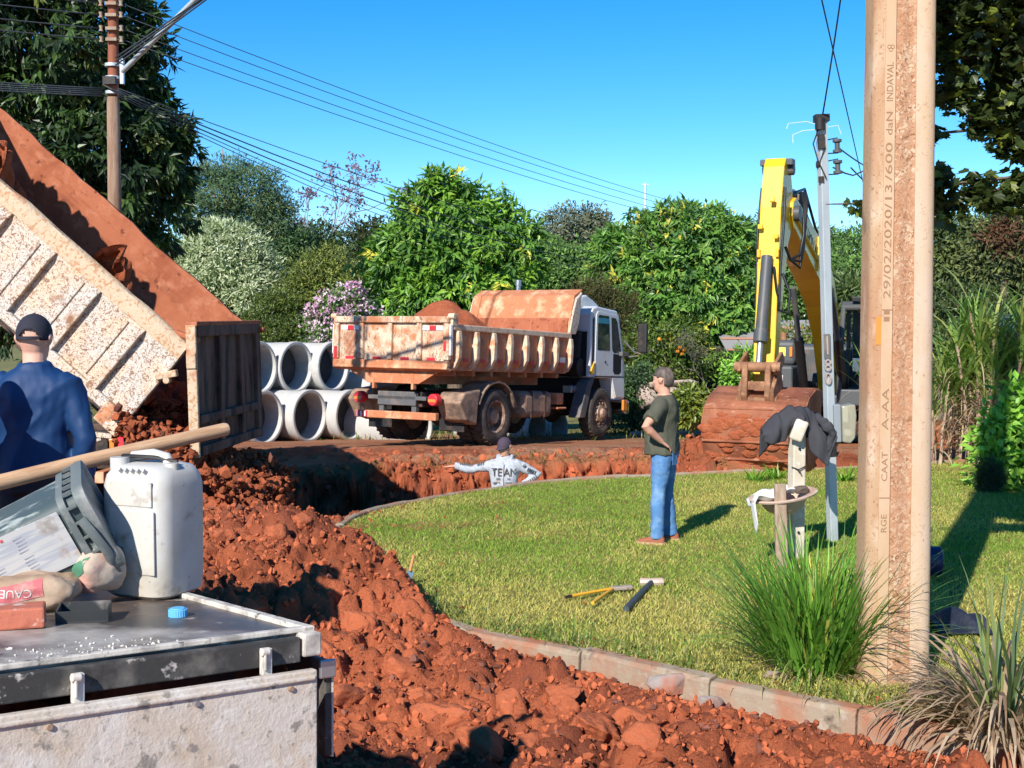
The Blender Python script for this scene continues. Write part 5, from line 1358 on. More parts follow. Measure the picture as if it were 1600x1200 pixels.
# the digger in the trench
J = dict(BASE); J.update(eR=(-.45, .05, 1.315), wR=(-.68, .04, 1.36), eL=(.44, .06, 1.26), wL=(.22, -.09, 1.10), dR=(-1, .02, -.06), dL=(-.8, -.2, -.3))
dig, Md = person('man in a grey printed hoodie and cap standing chest-deep in the trench', (-.10, 17.3, -1.14), R(-6), J, M_skin, M_greyhood, M_darktr, sleeve='long', hat=M_purplecap, shoes=(M_blackshoe, M_solebr), headyaw=R(-30), headpitch=R(14), palmR=(0, 0, -1), curlR=.15, palmL=(-.3, 0, -1), wr_top=.022)
def chest_text(s, x, z, size, parent=dig, xs=1.0, rotz=0):
    text_obj('print', s, size, M_let, Matrix.Translation((x, -.160 + abs(x) * .12, z)) @ Matrix.Rotation(-x * .35, 4, 'Z') @ Matrix.Rotation(R(90), 4, 'X'), parent, ext=.004, xs=xs)
for ch, x in zip('TEAM', (-.125, -.05, .045, .135)): chest_text(ch, x, 1.30, .155, xs=.85)
for (x, z, w_) in ((-.06, 1.21, .06), (.065, 1.21, .07), (-.085, 1.155, .10), (.085, 1.155, .11)):
    q = MB()
    for k in range(int(w_ / .014)): q.box((x - w_ / 2 + k * .014, -.150 + abs(x) * .1, z + .003 * (k % 2)), (.009, .006, .028))
    q.build('print_line', M_let, dig)
q = MB(); q.box((.0, -.157, 1.22), (.007, .008, .44)); q.build('zip', M_steel, dig)
text_obj('print', '8', .07, M_let, frame((.6, .1, -.75), z=(0, -1, .2), loc=(.27, -.062, 1.385)), dig, ext=.006)
def sleeve_marks(p0, p1, n, off, size):
    p0, p1 = Vector(p0), Vector(p1)
    for k in range(n):
        c = p0.lerp(p1, (k + .5) / n); q = MB(); q.box((0, 0, 0), (.012, .008, size)); q.build('print_mark', M_let, dig, M=frame(p1 - p0, z=(0, .2, 1), loc=c + Vector(off)))
sleeve_marks((.31, 0, 1.33), (.43, .05, 1.27), 5, (0, -.062, .01), .06)
sleeve_marks((.44, .03, 1.24), (.27, -.07, 1.13), 7, (.01, -.058, .0), .055)
sleeve_marks((-.27, .02, 1.39), (-.38, .04, 1.375), 4, (0, -.060, .02), .05)
sleeve_marks((-.45, .05, 1.36), (-.62, .06, 1.37), 6, (0, -.054, .025), .03)
q = MB(); q.tube([(-.08, -.04, 1.47), (-.095, .05, 1.49), (0, .115, 1.50), (.095, .05, 1.49), (.08, -.04, 1.47)], [.02, .04, .045, .04, .02], 10); q.build('hood', M_greyhood, dig, smooth=180)
# operator in the excavator
J = dict(BASE); J.update(hL=(.1, 0, .90), kL=(.12, -.42, .92), aL=(.12, -.50, .52), hR=(-.1, 0, .90), kR=(-.12, -.42, .92), aR=(-.12, -.50, .52), eL=(.24, -.08, 1.16), wL=(.20, -.32, 1.12), eR=(-.24, -.08, 1.16), wR=(-.20, -.32, 1.12))
bpy.context.view_layer.update()
po = ex.matrix_world @ Vector((CX0 + .42, .77, 0))
M_op = mat('pale_grey_shirt', (.45, .5, .52), .9)
person('excavator operator in a pale shirt seated behind the cab glass', (po.x, po.y, .33), math.atan2(he.x, -he.y), J, M_skin, M_op, mat('red_shorts', (.45, .03, .05), .8), sleeve='short', hairm=M_hairdk, shoes=(M_blackshoe, M_solebr), scale=.94)
# ------------------------------------------------------------ flatbed in the foreground
DB = at(495, 986, 3.4)
e1 = Vector((.65, .52, -.036)).normalized(); e2 = Vector((-.46, .56, -.04)); e2 = (e2 - e1 * e2.dot(e1)).normalized(); dn = e1.cross(e2)
MF = frame(e1, y=e2, loc=DB)
fb = empty('flatbed_truck', M=MF)
tag(fb, 'dusty white flatbed truck deck in the foreground corner with its side boards dropped', 'flatbed truck')
def deck(px, py):
    d = ray(px, py); c = Vector((0, 0, CAMZ)); return c + d * (dn.dot(DB - c) / dn.dot(d))
M_deck = mat('oily_deck', (.060, .052, .048), .38, spec=.5, layers=[((.15, .10, .075), 3.5, .42, .64), ((.42, .39, .35), 1.6, .50, .62, 8), ((.46, .42, .37), 9, .60, .68, 6)], bump=[(40, .3, .003)])
M_board = mat('pitted_white_board', (.56, .50, .44), .8, spec=.2, layers=[((.50, .40, .30), 5, .45, .65, 6), ((.26, .23, .20), 15, .60, .66, 4), ((.30, .27, .23), 34, .62, .68, 3), ((.62, .58, .53), 9, .52, .66), ((.55, .30, .2), 4, .64, .74)], bump=[(34, .7, .006), (110, .4, .003)])
M_fascia = mat('dusty_black_fascia', (.040, .038, .036), .7, layers=[((.17, .155, .135), 7, .47, .70, 6), ((.46, .42, .38), 22, .61, .70)], bump=[(40, .4, .004)])
M_framew = mat('dusty_white_frame', (.60, .55, .48), .8, layers=[((.30, .27, .24), 10, .48, .62, 6), ((.08, .075, .07), 24, .60, .68)], bump=[(50, .5, .003)])
q = MB(); q.box((-1.5, .95, -.02), (2.98, 1.86, .04)); q.build('deck', M_deck, fb, bevel=.004)
q = MB(); q.box((-1.5, .022, .006), (3.0, .024, .014)); q.build('edge_strip', M_framew, fb, bevel=.003)
q = MB(); q.box((-1.5, .055, .003), (3.0, .014, .008)); q.build('dark_seam', M_fascia, fb)
q = MB(); q.box((-.018, .95, .006), (.03, 1.88, .016)); q.build('edge_strip', M_framew, fb, bevel=.003)
q = MB(); q.box((-1.52, -.006, -.04), (2.92, .03, .066)); fs = q.build('fascia', M_fascia, fb, bevel=.004)
q = MB(); q.box((-.026, .0, -.030), (.055, .05, .062)); q.build('corner_block', M_framew, fb, bevel=.006)
q = MB(); q.box((-1.60, -.060, -.235), (3.12, .03, .30)); bd = q.build('side_board', M_board, fb, bevel=.006, seg=3)
q = MB(); q.box((-1.60, -.079, -.104), (3.10, .012, .012)); q.build('board_bead', M_board, bd, bevel=.004)
for x in (-.12, -.38, -.74, -1.1):
    q = MB(); q.cyl((x, -.073, -.125 if x > -.9 else -.13), (x, -.082, -.125), .009, .007, n=10); q.build('bolt', M_steel if x == -.38 else M_fender, bd, smooth=50)
for x in (-.17, -.66, -1.25):
    q = MB(); q.box((x, -.034, -.055), (.028, .02, .07)); q.cyl((x - .02, -.045, -.028), (x + .004, -.045, -.028), .011, n=10); q.box((x - .01, -.05, -.05), (.008, .008, .05)); q.build('board_hinge', M_framew, fs, bevel=.003)
# board hanging on the other edge, almost edge on, its shade painted black
q = MB(); q.box((.055, .95, -.22), (.022, 1.84, .26)); b2 = q.build('side_board', M_fascia, fb, bevel=.004)
q = MB(); q.box((.068, .045, -.235), (.008, .03, .24)); q.build('board_edge', M_board, b2, bevel=.002)
q = MB(); q.box((.045, .02, -.11), (.05, .012, .05)); q.build('board_latch', M_steel, b2, bevel=.004)
for y in (.4, 1.2):
    q = MB(); q.beam((-2.9, y, -.13), (-.06, y, -.13), .09, .14); q.build('cross_bearer', M_chassis, fb)
for x in (-.6, -1.5, -2.4):
    q = MB(); q.beam((x, .06, -.20), (x, 1.8, -.20), .09, .12); q.build('cross_bearer', M_chassis, fb)
q = MB(); q.beam((-.02, .5, -.46), (-.02, 1.5, -.46), .06, .10); q.build('rear_bumper', M_chassis, fb, bevel=.01)
for y in (.35, 1.45):
    wheel(fb, -.75, y, -.62, False, -1 if y < 1 else 1, rad=.32, w=.2)
q = MB(); q.cyl((-.75, .3, -.62), (-.75, 1.5, -.62), .05); q.build('axle', M_chassis, fb, smooth=40)

# white jerrycan
M_jug = mat('white_hdpe', (.52, .505, .47), .45, spec=.4, layers=[((.42, .37, .29), 3.5, .46, .70, 6), ((.30, .24, .18), 11, .58, .72, 5), ((.22, .17, .13), 40, .66, .72)], bump=[(30, .12, .004)])
jc = deck(236, 938) + Vector((-.02, .12, 0))
jr = empty('jerrycan', M=frame((math.cos(R(-24)), math.sin(R(-24)), 0), z=(0, 0, 1), loc=jc) @ Matrix.Scale(1.06, 4))
tag(jr, 'white plastic jerrycan standing on the flatbed deck', 'jerrycan')
def rrect(w, d, z, r=.05, n=6, ox=0, oy=0):
    pts = []
    for (cx, cy, a0) in ((w / 2 - r, d / 2 - r, 0), (-w / 2 + r, d / 2 - r, 90), (-w / 2 + r, -d / 2 + r, 180), (w / 2 - r, -d / 2 + r, 270)):
        for k in range(n): a = R(a0 + 90 * k / (n - 1)); pts.append((ox + cx + r * math.cos(a), oy + cy + r * math.sin(a), z))
    return pts
q = MB(); q.loft([rrect(.20, .19, .0, .05), rrect(.232, .222, .012, .055), rrect(.236, .226, .05, .055), rrect(.238, .228, .058, .055), rrect(.240, .230, .20, .055), rrect(.240, .230, .33, .055), rrect(.230, .222, .362, .06), rrect(.200, .195, .385, .06), rrect(.13, .13, .395, .05)])
jb = q.build('body', M_jug, jr, smooth=45)
q = MB()
for (z0, z1) in ((.275, .355), (.075, .268)):
    q.box((.012, -.1150, (z0 + z1) / 2), (.150 if z0 > .2 else .165, .006, z1 - z0 - .004))
q.build('label_panel', M_jug, jr, bevel=.003)
q = MB()
for k in range(4): q.box((-.1185, -.06 + k * .035, .21), (.006, .012, .27))
q.build('side_flutes', M_jug, jr, bevel=.005)['kind'] = 'stuff'
q = MB(); q.tube([(-.085, .0, .385), (-.07, 0, .412), (.0, 0, .42), (.05, 0, .412), (.062, 0, .385)], .016, 10); q.build('handle', M_jug, jr, smooth=60)
for nx_, ny_, nz_, nr_ in ((-.08, -.055, .412, .028), (.085, -.02, .398, .02)):
    q = MB(); q.cyl((nx_, ny_, .372), (nx_, ny_, nz_), nr_, n=20); q.build('neck', M_jug, jr, smooth=40)
for k in range(5):
    q = MB(); q.box((-.03 + k * .022, -.098, .371), (.008, .05, .012), rot=(-.7, 0, 0)); q.build('shoulder_rib', M_jug, jr, bevel=.003)
q = MB(); q.tube([(-.125, .05, .36), (-.13, 0, .39), (-.08, -.04, .415), (.02, -.02, .412), (.09, .0, .40)], .006, 6); q.build('strap', M_black, jr, smooth=60)

# grey-green square paint pail lying on the sacks
M_pail = mat('smeared_pail', (.055, .078, .082), .55, layers=[((.30, .33, .31), 11, .53, .62, 6, (.6, 2, 2)), ((.06, .09, .09), 3.5, .56, .70), ((.30, .24, .19), 12, .62, .74)], bump=[(40, .2, .003)])
M_rimp = mat('greyed_rim', (.13, .15, .15), .6, layers=[((.34, .34, .32), 9, .46, .66, 5), ((.10, .11, .11), 16, .62, .72)], bump=[(40, .2, .003)])
M_label = mat('weathered_label', (.52, .51, .50), .7, layers=[((.40, .41, .45), 60, .50, .62, 1, (.06, 1.6, 1)), ((.40, .24, .16), 6, .53, .64, 6), ((.30, .28, .26), 12, .58, .70)])
a_ = Vector((.885, .20, .42)).normalized()
pc = at(150, 804, 3.93)
MP = frame(a_, z=(-.30, -.34, .92), loc=pc)
pail = empty('paint_pail', M=MP @ Matrix.Scale(1.05, 4)); tag(pail, 'grey-green square paint pail with peeling white label, lying tilted on the sacks', 'pail')
def yz(w, d, x, r=.045): return [(x, p[0], p[1]) for p in rrect(w, d, 0, r)]
q = MB(); q.loft([yz(.205, .205, -.37), yz(.222, .222, -.36), yz(.240, .240, -.08), yz(.246, .246, -.005)]); q.build('body', M_pail, pail, smooth=45)
q = MB(); q.loft([yz(.250, .250, -.062), yz(.264, .264, -.060), yz(.266, .266, -.040), yz(.252, .252, -.037)]); q.loft([yz(.252, .252, -.012), yz(.278, .278, -.010), yz(.282, .282, .006), yz(.278, .278, .022), yz(.24, .24, .024), yz(.235, .235, .012)])
rimo = q.build('lid', M_rimp, pail, smooth=40)
for k in range(5):
    for (sy, sz) in ((-1, 0), (0, 1)):
        o_ = -.10 + k * .05; q = MB(); q.box((-.026, sy * .132 if sy else o_, sz * .132 if sz else o_), (.026, .010 if sy else .006, .010 if sz else .006)); q.build('lid_rib', M_rimp, rimo)
q = MB(); q.tube([(-.02, -.142, .06), (-.01, -.155, .02), (.0, -.150, -.06), (-.01, -.12, -.155), (-.02, -.06, -.165)], .006, 6, asp=2.2); q.build('handle', M_rimp, pail, smooth=60)
def side(u, v):   # label wraps on the face turned to the camera
    x = -.325 + .255 * u; return (x, -(.111 + .012 * u + .0035), -.060 + .166 * v)
q = MB(); q.sheet(side, 4, 4); lb = q.build('label', M_label, pail, solid=.0015)
M_print = mat('grey_print', (.30, .31, .36), .8); M_redp = mat('red_print', (.6, .1, .12), .8); M_grp = mat('green_print', (.05, .25, .12), .8)
q = MB(); rq = random.Random(3)
for k in range(13):
    for (u0, u1) in ((.42, .92), (.08, .34)):
        if rq.random() < .25: continue
        v = .06 + k * .066; a0 = side(u0 + rq.uniform(0, .04), v); b0 = side(u1 - rq.uniform(0, .12), v)
        q.box(((a0[0] + b0[0]) / 2, a0[1] - .0016, a0[2]), (b0[0] - a0[0], .001, .0035))
q.build('small_print', M_print, lb)['kind'] = 'stuff'
q = MB(); s0 = side(.5, .05); q.box((s0[0], s0[1] - .002, s0[2]), (.012, .001, .014)); q.build('stamp', M_grp, lb)
q = MB(); s0 = side(.34, .93); q.box((s0[0], s0[1] - .002, s0[2]), (.008, .001, .008)); q.build('stamp', M_redp, lb)

# cement sacks
M_sack = mat('brown_kraft_sack', (.33, .22, .145), .85, layers=[((.44, .33, .24), 6, .48, .66), ((.30, .19, .12), 4, .58, .72)], bump=[(26, .5, .008)])
M_sackred = mat('faded_red_print', (.52, .13, .14), .85, layers=[((.55, .34, .28), 12, .55, .70)], bump=[(26, .5, .006)])
M_sackgr = mat('sack_green_print', (.07, .20, .12), .85, layers=[((.4, .3, .24), 12, .6, .72)], bump=[(26, .5, .006)])
M_sackw = mat('pale_sack', (.46, .36, .28), .85, layers=[((.62, .30, .25), 5, .50, .62), ((.44, .34, .26), 11, .6, .72)], bump=[(26, .5, .008)])
def sack(pos, rz, sx, sy, sz, label, m, tilt=0, seed=1):
    r_ = empty('cement_sack', M=Matrix.Translation(pos) @ Matrix.Rotation(rz, 4, 'Z') @ Matrix.Rotation(tilt, 4, 'Y')); tag(r_, label, 'sack')
    q = MB(); q.loft([[(x * sx, p[0] * w_, sz * .5 + p[1] * hh_) for p in rrect(sy, sz, 0, min(sy, sz) * .35)] for (x, w_, hh_) in ((-.5, .8, .28), (-.44, .95, .62), (-.25, 1.02, .98), (.05, 1.0, 1.05), (.3, 1.03, .95), (.44, .96, .66), (.5, .82, .3))])
    o = remesh(q, 'bag', m, r_, vox=.007, smooth=3, wr=.020, wsc=16); return r_, o
p1_ = deck(42, 956) + Vector((-.03, .03, .0))
rz1 = R(10)
s1, b1 = sack(p1_, rz1, .34, .20, .095, 'brown paper cement sack with red print lying in front of the pail', M_sack, tilt=R(-6))
def decal(nm, par, target, fn, nu, nv, m, off=.002):
    q = MB(); q.sheet(fn, nu, nv); o = q.build(nm, m, par, smooth=180)
    w = o.modifiers.new('wrap', 'SHRINKWRAP'); w.target = target; w.wrap_method = 'PROJECT'; w.use_project_y = True; w.use_negative_direction = True; w.use_positive_direction = True; w.offset = off
    return o
decal('red_panel', s1, b1, lambda u, v: (-.06 + .15 * u, -.25, .036 + .052 * v + .012 * u), 12, 6, M_sackred)
M_wp = mat('white_print', (.7, .6, .55), .8)
tm = text_obj('lettering', 'CAUE', .034, M_wp, Matrix.Translation((.015, -.25, .068)) @ Matrix.Rotation(R(90), 4, 'X') @ Matrix.Rotation(R(172), 4, 'Z'), s1, ext=0)
w = tm.modifiers.new('wrap', 'SHRINKWRAP'); w.target = b1; w.wrap_method = 'PROJECT'; w.use_project_y = True; w.use_positive_direction = True; w.offset = .004
s2, b2_ = sack(deck(140, 948) + Vector((0, .06, .03)), R(-40), .13, .13, .15, 'crumpled sack end with pink and green print beside the jerrycan', M_sackw, seed=4)
decal('green_panel', s2, b2_, lambda u, v: (-.045 + .10 * u, -.25, .025 + .045 * v + .055 * u), 10, 6, M_sackgr)
s3, b3_ = sack(deck(40, 925) + Vector((-.06, .22, 0)), R(20), .40, .30, .12, 'brown cement sack underneath the tilted paint pail', M_sack)
# brick, tray, cap, handle
M_brick = mat('mortared_brick', (.46, .14, .085), .9, layers=[((.62, .54, .47), 11, .56, .64), ((.36, .10, .06), 30, .5, .7)], bump=[(40, .6, .005)])
pb = deck(20, 986)
q = MB(); q.box((0, .045, .029), (.20, .09, .057)); br = q.build('brick', M_brick, None, bevel=.006, M=frame((.95, .30, 0), z=(0, 0, 1), loc=(pb.x - .02, pb.y, pb.z))); tag(br, 'red brick smeared with mortar on the dusty deck', 'brick')
pt = deck(128, 974)
tr = empty('plastic_tray', M=frame((.97, .22, 0), z=(0, 0, 1), loc=pt)); tag(tr, 'small dark plastic tray under the sack ends', 'tray')
q = MB(); q.box((0, .06, .003), (.13, .12, .006)); q.box((0, .0, .018), (.14, .004, .036), rot=(.2, 0, 0)); q.box((0, .12, .018), (.14, .004, .036)); q.box((-.068, .06, .018), (.004, .12, .036)); q.box((.068, .06, .018), (.004, .12, .036)); q.build('tray_body', mat('dark_plastic', (.035, .038, .04), .5, layers=[((.22, .2, .18), 9, .56, .7)]), tr)
pcap = deck(278, 963)
q = MB(); pr = []
for k in range(48):
    a = 2 * math.pi * k / 48; rr_ = .0255 if k % 2 else .0275; pr.append((rr_ * math.cos(a), rr_ * math.sin(a)))
q.prism(pr, .022, Matrix.Translation((0, 0, .011))); q.cyl((0, 0, .022), (0, 0, .0255), .022, .020, n=24)
cp = q.build('bottle_cap', mat('blue_plastic', (.12, .42, .70), .45), None, bevel=.0015, M=Matrix.Translation(pcap)); tag(cp, 'blue ribbed screw cap lying on the deck', 'cap')
M_wood = mat('pale_wood', (.56, .35, .20), .6, layers=[((.42, .23, .12), 5, .45, .66, 5, (1, 14, 14)), ((.64, .45, .29), 9, .55, .7, 4, (1, 9, 9))])
hp0 = at(355, 670, 4.65); hp1 = at(-120, 783, 3.95)
dvec = hp0 - hp1
q = MB(); q.tube([(0, 0, 0), (dvec.length * .5, 0, .004), (dvec.length - .012, 0, 0), (dvec.length, 0, 0)], [.026, .0255, .0245, .021], 20)
hd = q.build('tool_handle', M_wood, None, smooth=50, M=frame(dvec, z=(0, 0, 1), loc=hp1)); tag(hd, 'long round wooden tool handle resting across the pail and jerrycan', 'tool handle')
# mortar crumbs on the deck
r = np.random.default_rng(81); n = 500
u = r.uniform(-1.2, -.35, n); v = r.uniform(.02, .30, n) ; k = r.uniform(0, 1, n) < np.clip(1.2 - v * 4 + (-.3 - u) * .3, .05, 1); u, v = u[k], v[k]
W = np.array([(MF @ Vector((a, b, .0)))[:] for a, b in zip(u, v)])
A = crumbs(len(u), W[:, 0], W[:, 1], W[:, 2], .001, .007, 82, 3)
o = npmesh('mortar_crumbs', A[0], A[1], mat('mortar', (.60, .56, .50), .9), smooth=False); tag(o, 'pale mortar crumbs scattered along the deck edge', 'mortar crumbs', kind='stuff')

# ------------------------------------------------------------ big concrete pole
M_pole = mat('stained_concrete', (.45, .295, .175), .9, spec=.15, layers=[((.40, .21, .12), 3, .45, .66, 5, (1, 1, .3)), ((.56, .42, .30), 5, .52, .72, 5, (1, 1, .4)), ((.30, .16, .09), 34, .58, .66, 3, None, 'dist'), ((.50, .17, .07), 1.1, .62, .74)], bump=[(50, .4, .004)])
M_polerough = mat('honeycombed_concrete', (.44, .25, .15), .95, spec=.1, layers=[((.56, .41, .28), 20, .52, .57, 3, None, 'dist'), ((.25, .12, .065), 27, .55, .61, 3, None, 'dist'), ((.42, .21, .115), 2.0, .45, .66), ((.52, .39, .27), 3.1, .58, .70)], bump=[(26, .9, .012), (70, .6, .006)])
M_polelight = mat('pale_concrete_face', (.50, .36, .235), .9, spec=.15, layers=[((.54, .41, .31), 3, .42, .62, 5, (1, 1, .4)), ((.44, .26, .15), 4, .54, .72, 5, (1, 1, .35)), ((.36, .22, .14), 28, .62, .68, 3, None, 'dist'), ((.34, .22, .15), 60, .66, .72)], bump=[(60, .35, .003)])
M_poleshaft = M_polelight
pX, pY = (1405 - 800) / 2000 * 7.9, 7.9
pole = empty('concrete_pole', (pX, pY, 0)); tag(pole, 'big tapered concrete power pole at the lawn corner, lettered and stained red', 'pole')
def pw(z): return .428 - .0088 * z
def px_(z): return -.012 * z / 4
zs = [-.3, .0, .5, 1, 1.5, 2, 2.5, 3, 3.5, 4, 4.5, 6, 8, 10.5]
def pring(z, prof):
    w = pw(z); return [(px_(z) + a * w, b * (w / .42), z) for (a, b) in prof]
left = [(-.5, .12), (-.5, -.055), (-.485, -.075), (-.455, -.088), (-.32, -.092), (-.16, -.092), (-.16, .12)]
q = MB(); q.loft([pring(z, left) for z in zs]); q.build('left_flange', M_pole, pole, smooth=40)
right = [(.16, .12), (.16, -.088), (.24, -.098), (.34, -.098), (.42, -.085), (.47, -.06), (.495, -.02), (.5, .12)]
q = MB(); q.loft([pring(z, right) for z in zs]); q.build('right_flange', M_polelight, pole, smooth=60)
web = [(-.161, .11), (-.161, -.078), (.161, -.078), (.161, .11)]
q = MB(); q.loft([pring(z, [(-.161, .11)] + [(-.161 + .322 * k / 6, -.080 - .005 * math.sin(k)) for k in range(7)] + [(.161, .11)]) for z in zs]); q.build('web', M_polerough, pole)
strip = [(-.325, -.088), (-.325, -.0995), (-.165, -.0995), (-.165, -.088)]
M_strip = mat('smooth_strip', (.49, .33, .20), .85, spec=.15, layers=[((.54, .38, .26), 4, .45, .66, 5, (1, 1, .4)), ((.46, .25, .14), 9, .60, .72)], bump=[(60, .2, .002)])
q = MB(); q.loft([pring(z, strip) for z in zs]); st = q.build('lettered_strip', M_strip, pole)
M_groove = mat('recessed_look_brown', (.29, .165, .095), .95)  # letters stand proud; the darker brown paints in a recessed look
def ptext(s, y0, y1, size):
    """text from picture row y0 (start, lower) to y1 (end, higher), running upwards"""
    za, zb = at(1372, y0, pY - .1).z, at(1372, y1, pY - .1).z
    zc = (za + zb) / 2; M = Matrix.Translation((px_(zc) - .245 * pw(zc), -.0995 * pw(zc) / .42 - .0005, zc)) @ Matrix.Rotation(R(90), 4, 'X') @ Matrix.Rotation(R(90), 4, 'Z')
    o = text_obj('lettering', s, size, M_groove, M, st, ext=.0012)
    ext_ = max(v.co.z for v in o.data.vertices) - min(v.co.z for v in o.data.vertices)
    k = (zb - za) / ext_
    for v in o.data.vertices: v.co.z = zc + (v.co.z - zc) * k
ptext('29/02/2020/13', 466, 288, .062); ptext('/600', 282, 222, .060); ptext('daN', 210, 174, .056); ptext('INDAVAL', 158, 97, .056)
ptext('A-AA', 672, 607, .058); ptext('CAAT', 752, 706, .052); ptext('RGE', 832, 804, .050); ptext('I', 491, 484, .05); ptext('I', 502, 495, .05)
zc = at(1368, 74, pY - .1).z
q = MB()
for k in range(3):
    a = k * 2.094 + .5; cx, cz = .011 * math.cos(a), .011 * math.sin(a)
    q.tube([(cx + .011 * math.cos(t), -.1005 * pw(zc) / .42, cz + .011 * math.sin(t)) for t in [i * .5236 for i in range(13)]], .0018, 5, caps=False)
q.build('emblem', M_groove, st, M=Matrix.Translation((px_(zc) - .245 * pw(zc), 0, zc)))
for yy in (484, 778):
    z = at(1372, yy, pY - .1).z; q = MB(); q.box((px_(z) - .245 * pw(z), -.1005 * pw(z) / .42, z), (.064, .002, .006)); q.build('joint_mark', M_groove, st)
q = MB(); z = at(1364, 517, 7.8).z; q.box((px_(z) - .345 * pw(z), -.0925 * pw(z) / .42 - .001, z), (.045, .003, .17)); q.build('rust_patch', mat('rust_stain', (.60, .24, .05), .9), pole)

# ------------------------------------------------------------ thin service pole with house number and meter
M_galv = mat('galvanised_steel', (.52, .57, .60), .45, metal=.35, layers=[((.42, .46, .49), 6, .45, .7, 4, (1, 1, .3))])
spB = gnd(1301, 846); spT = at(1283.5, 188, spB.y)
sp = empty('service_pole', M=frame((0, 1, 0), z=(spT - spB), loc=spB) @ Matrix.Rotation(R(90), 4, 'Z'))
Lp = (spT - spB).length
Msp = Matrix.Translation(spB); axis = (spT - spB).normalized()
sp.matrix_world = frame((1, 0, 0), z=axis, loc=spB) if False else Matrix(((1, 0, axis.x, spB.x), (0, 1, axis.y, spB.y), (0, 0, axis.z, spB.z), (0, 0, 0, 1)))
sp.matrix_world = frame(Vector((1, 0, 0)) - axis * axis.x, z=axis, loc=spB)
tag(sp, 'thin galvanised service pole with house number and meter box on the lawn', 'pole')
def zp(py): return (at(1292, py, spB.y).z - spB.z) / axis.z
q = MB(); q.box((0, 0, Lp / 2), (.085, .085, Lp)); q.build('shaft', M_galv, sp, bevel=.006, M=Matrix.Rotation(R(18), 4, 'Z'))
M_num = mat('house_number', (.34, .27, .24), .6)
for ch, py, sz in (('1', 541, .27), ('8', 571, .175), ('0', 592, .175)):
    text_obj('house_number', ch, sz, M_num, Matrix.Translation((-.018, -.066, zp(py))) @ Matrix.Rotation(R(90), 4, 'X'), sp, ext=.012, xs=.85 if ch != '1' else .6)
q = MB(); q.box((-.018, -.061, zp(541)), (.065, .014, .25)); q.build('number_plate', M_plastic, sp, bevel=.004)
q = MB(); q.box((.062, -.02, zp(661)), (.07, .13, .38)); mbx = q.build('meter_box', mat('grey_meter_box', (.22, .25, .28), .6), sp, bevel=.01)
M_clear = mat('yellowed_polycarbonate', (.42, .40, .30), .25, spec=.5, alpha=.62)
q = MB(); q.prism([(.10, zp(690)), (.10, zp(634)), (.235, zp(632)), (.245, zp(650)), (.225, zp(684)), (.18, zp(692))], .20, Matrix.Translation((0, -.02, 0)) @ XZ); q.build('meter_cover', M_clear, mbx, bevel=.015)
q = MB(); q.box((.15, -.03, zp(648)), (.05, .06, .16)); q.cyl((.16, -.03, zp(676)), (.16, -.10, zp(676)), .035); q.build('meter', mat('cream_meter', (.7, .66, .52), .5), mbx, bevel=.008)
q = MB(); q.box((0, 0, zp(702)), (.098, .098, .15)); q.build('black_band', M_black, sp, bevel=.008, M=Matrix.Rotation(R(18), 4, 'Z'))
# pole-top fittings
q = MB(); q.cyl((-.03, -.06, zp(196) - .05), (-.03, -.06, zp(196) + .06), .05); q.box((0, 0, Lp + .02), (.14, .12, .07)); q.build('pole_top_clamp', M_black, sp, smooth=40)
q = MB(); q.box((-.02, -.05, zp(222)), (.06, .05, .14)); q.build('cable_clamp', M_black, sp)
q = MB(); q.cyl((-.06, 0, zp(257)), (.02, 0, zp(257)), .035); q.build('lead_knob', M_black, sp, smooth=40)
q = MB(); q.box((-.03, -.05, zp(281)), (.05, .03, .06)); q.build('cable_clamp', M_black, sp)
for py in (229, 262):
    q = MB(); q.lathe([(.012, -.07), (.045, -.065), (.045, -.04), (.025, -.03), (.025, .03), (.045, .04), (.045, .065), (.012, .07)], 16, M=Matrix.Translation((.15, 0, zp(py)))); ins = q.build('insulator', M_exdark, sp, smooth=40)
    q = MB(); q.tube([(.03, 0, zp(py) - .07), (.15, 0, zp(py) - .07), (.15, 0, zp(py) + .08), (.03, 0, zp(py) + .06)], .008, 6); q.build('insulator_bracket', M_black, ins)
q = MB(); q.tube([(-.04, -.06, zp(200)), (-.1, -.05, zp(225)), (-.06, -.05, zp(250)), (.02, -.055, zp(280))], .007, 6); q.tube([(.02, -.055, zp(230)), (-.05, -.055, zp(258))], .006, 6); q.tube([(.10, 0, zp(262)), (.22, 0, zp(272)), (.30, 0, zp(276)), (.40, 0, zp(270))], .008, 6); q.build('service_leads', M_black, sp)
q = MB(); q.tube([(-.03, -.05, zp(197)), (-.16, -.05, zp(190)), (-.34, -.05, zp(192)), (-.36, -.05, zp(200))], .003, 6); q.tube([(-.03, -.05, zp(203)), (-.20, -.05, zp(204)), (-.30, -.05, zp(210)), (-.30, -.05, zp(222))], .003, 6); q.tube([(.05, -.05, zp(200)), (.15, -.05, zp(198)), (.18, -.05, zp(212))], .003, 6); q.build('loose_white_lead', M_whiteref, sp)

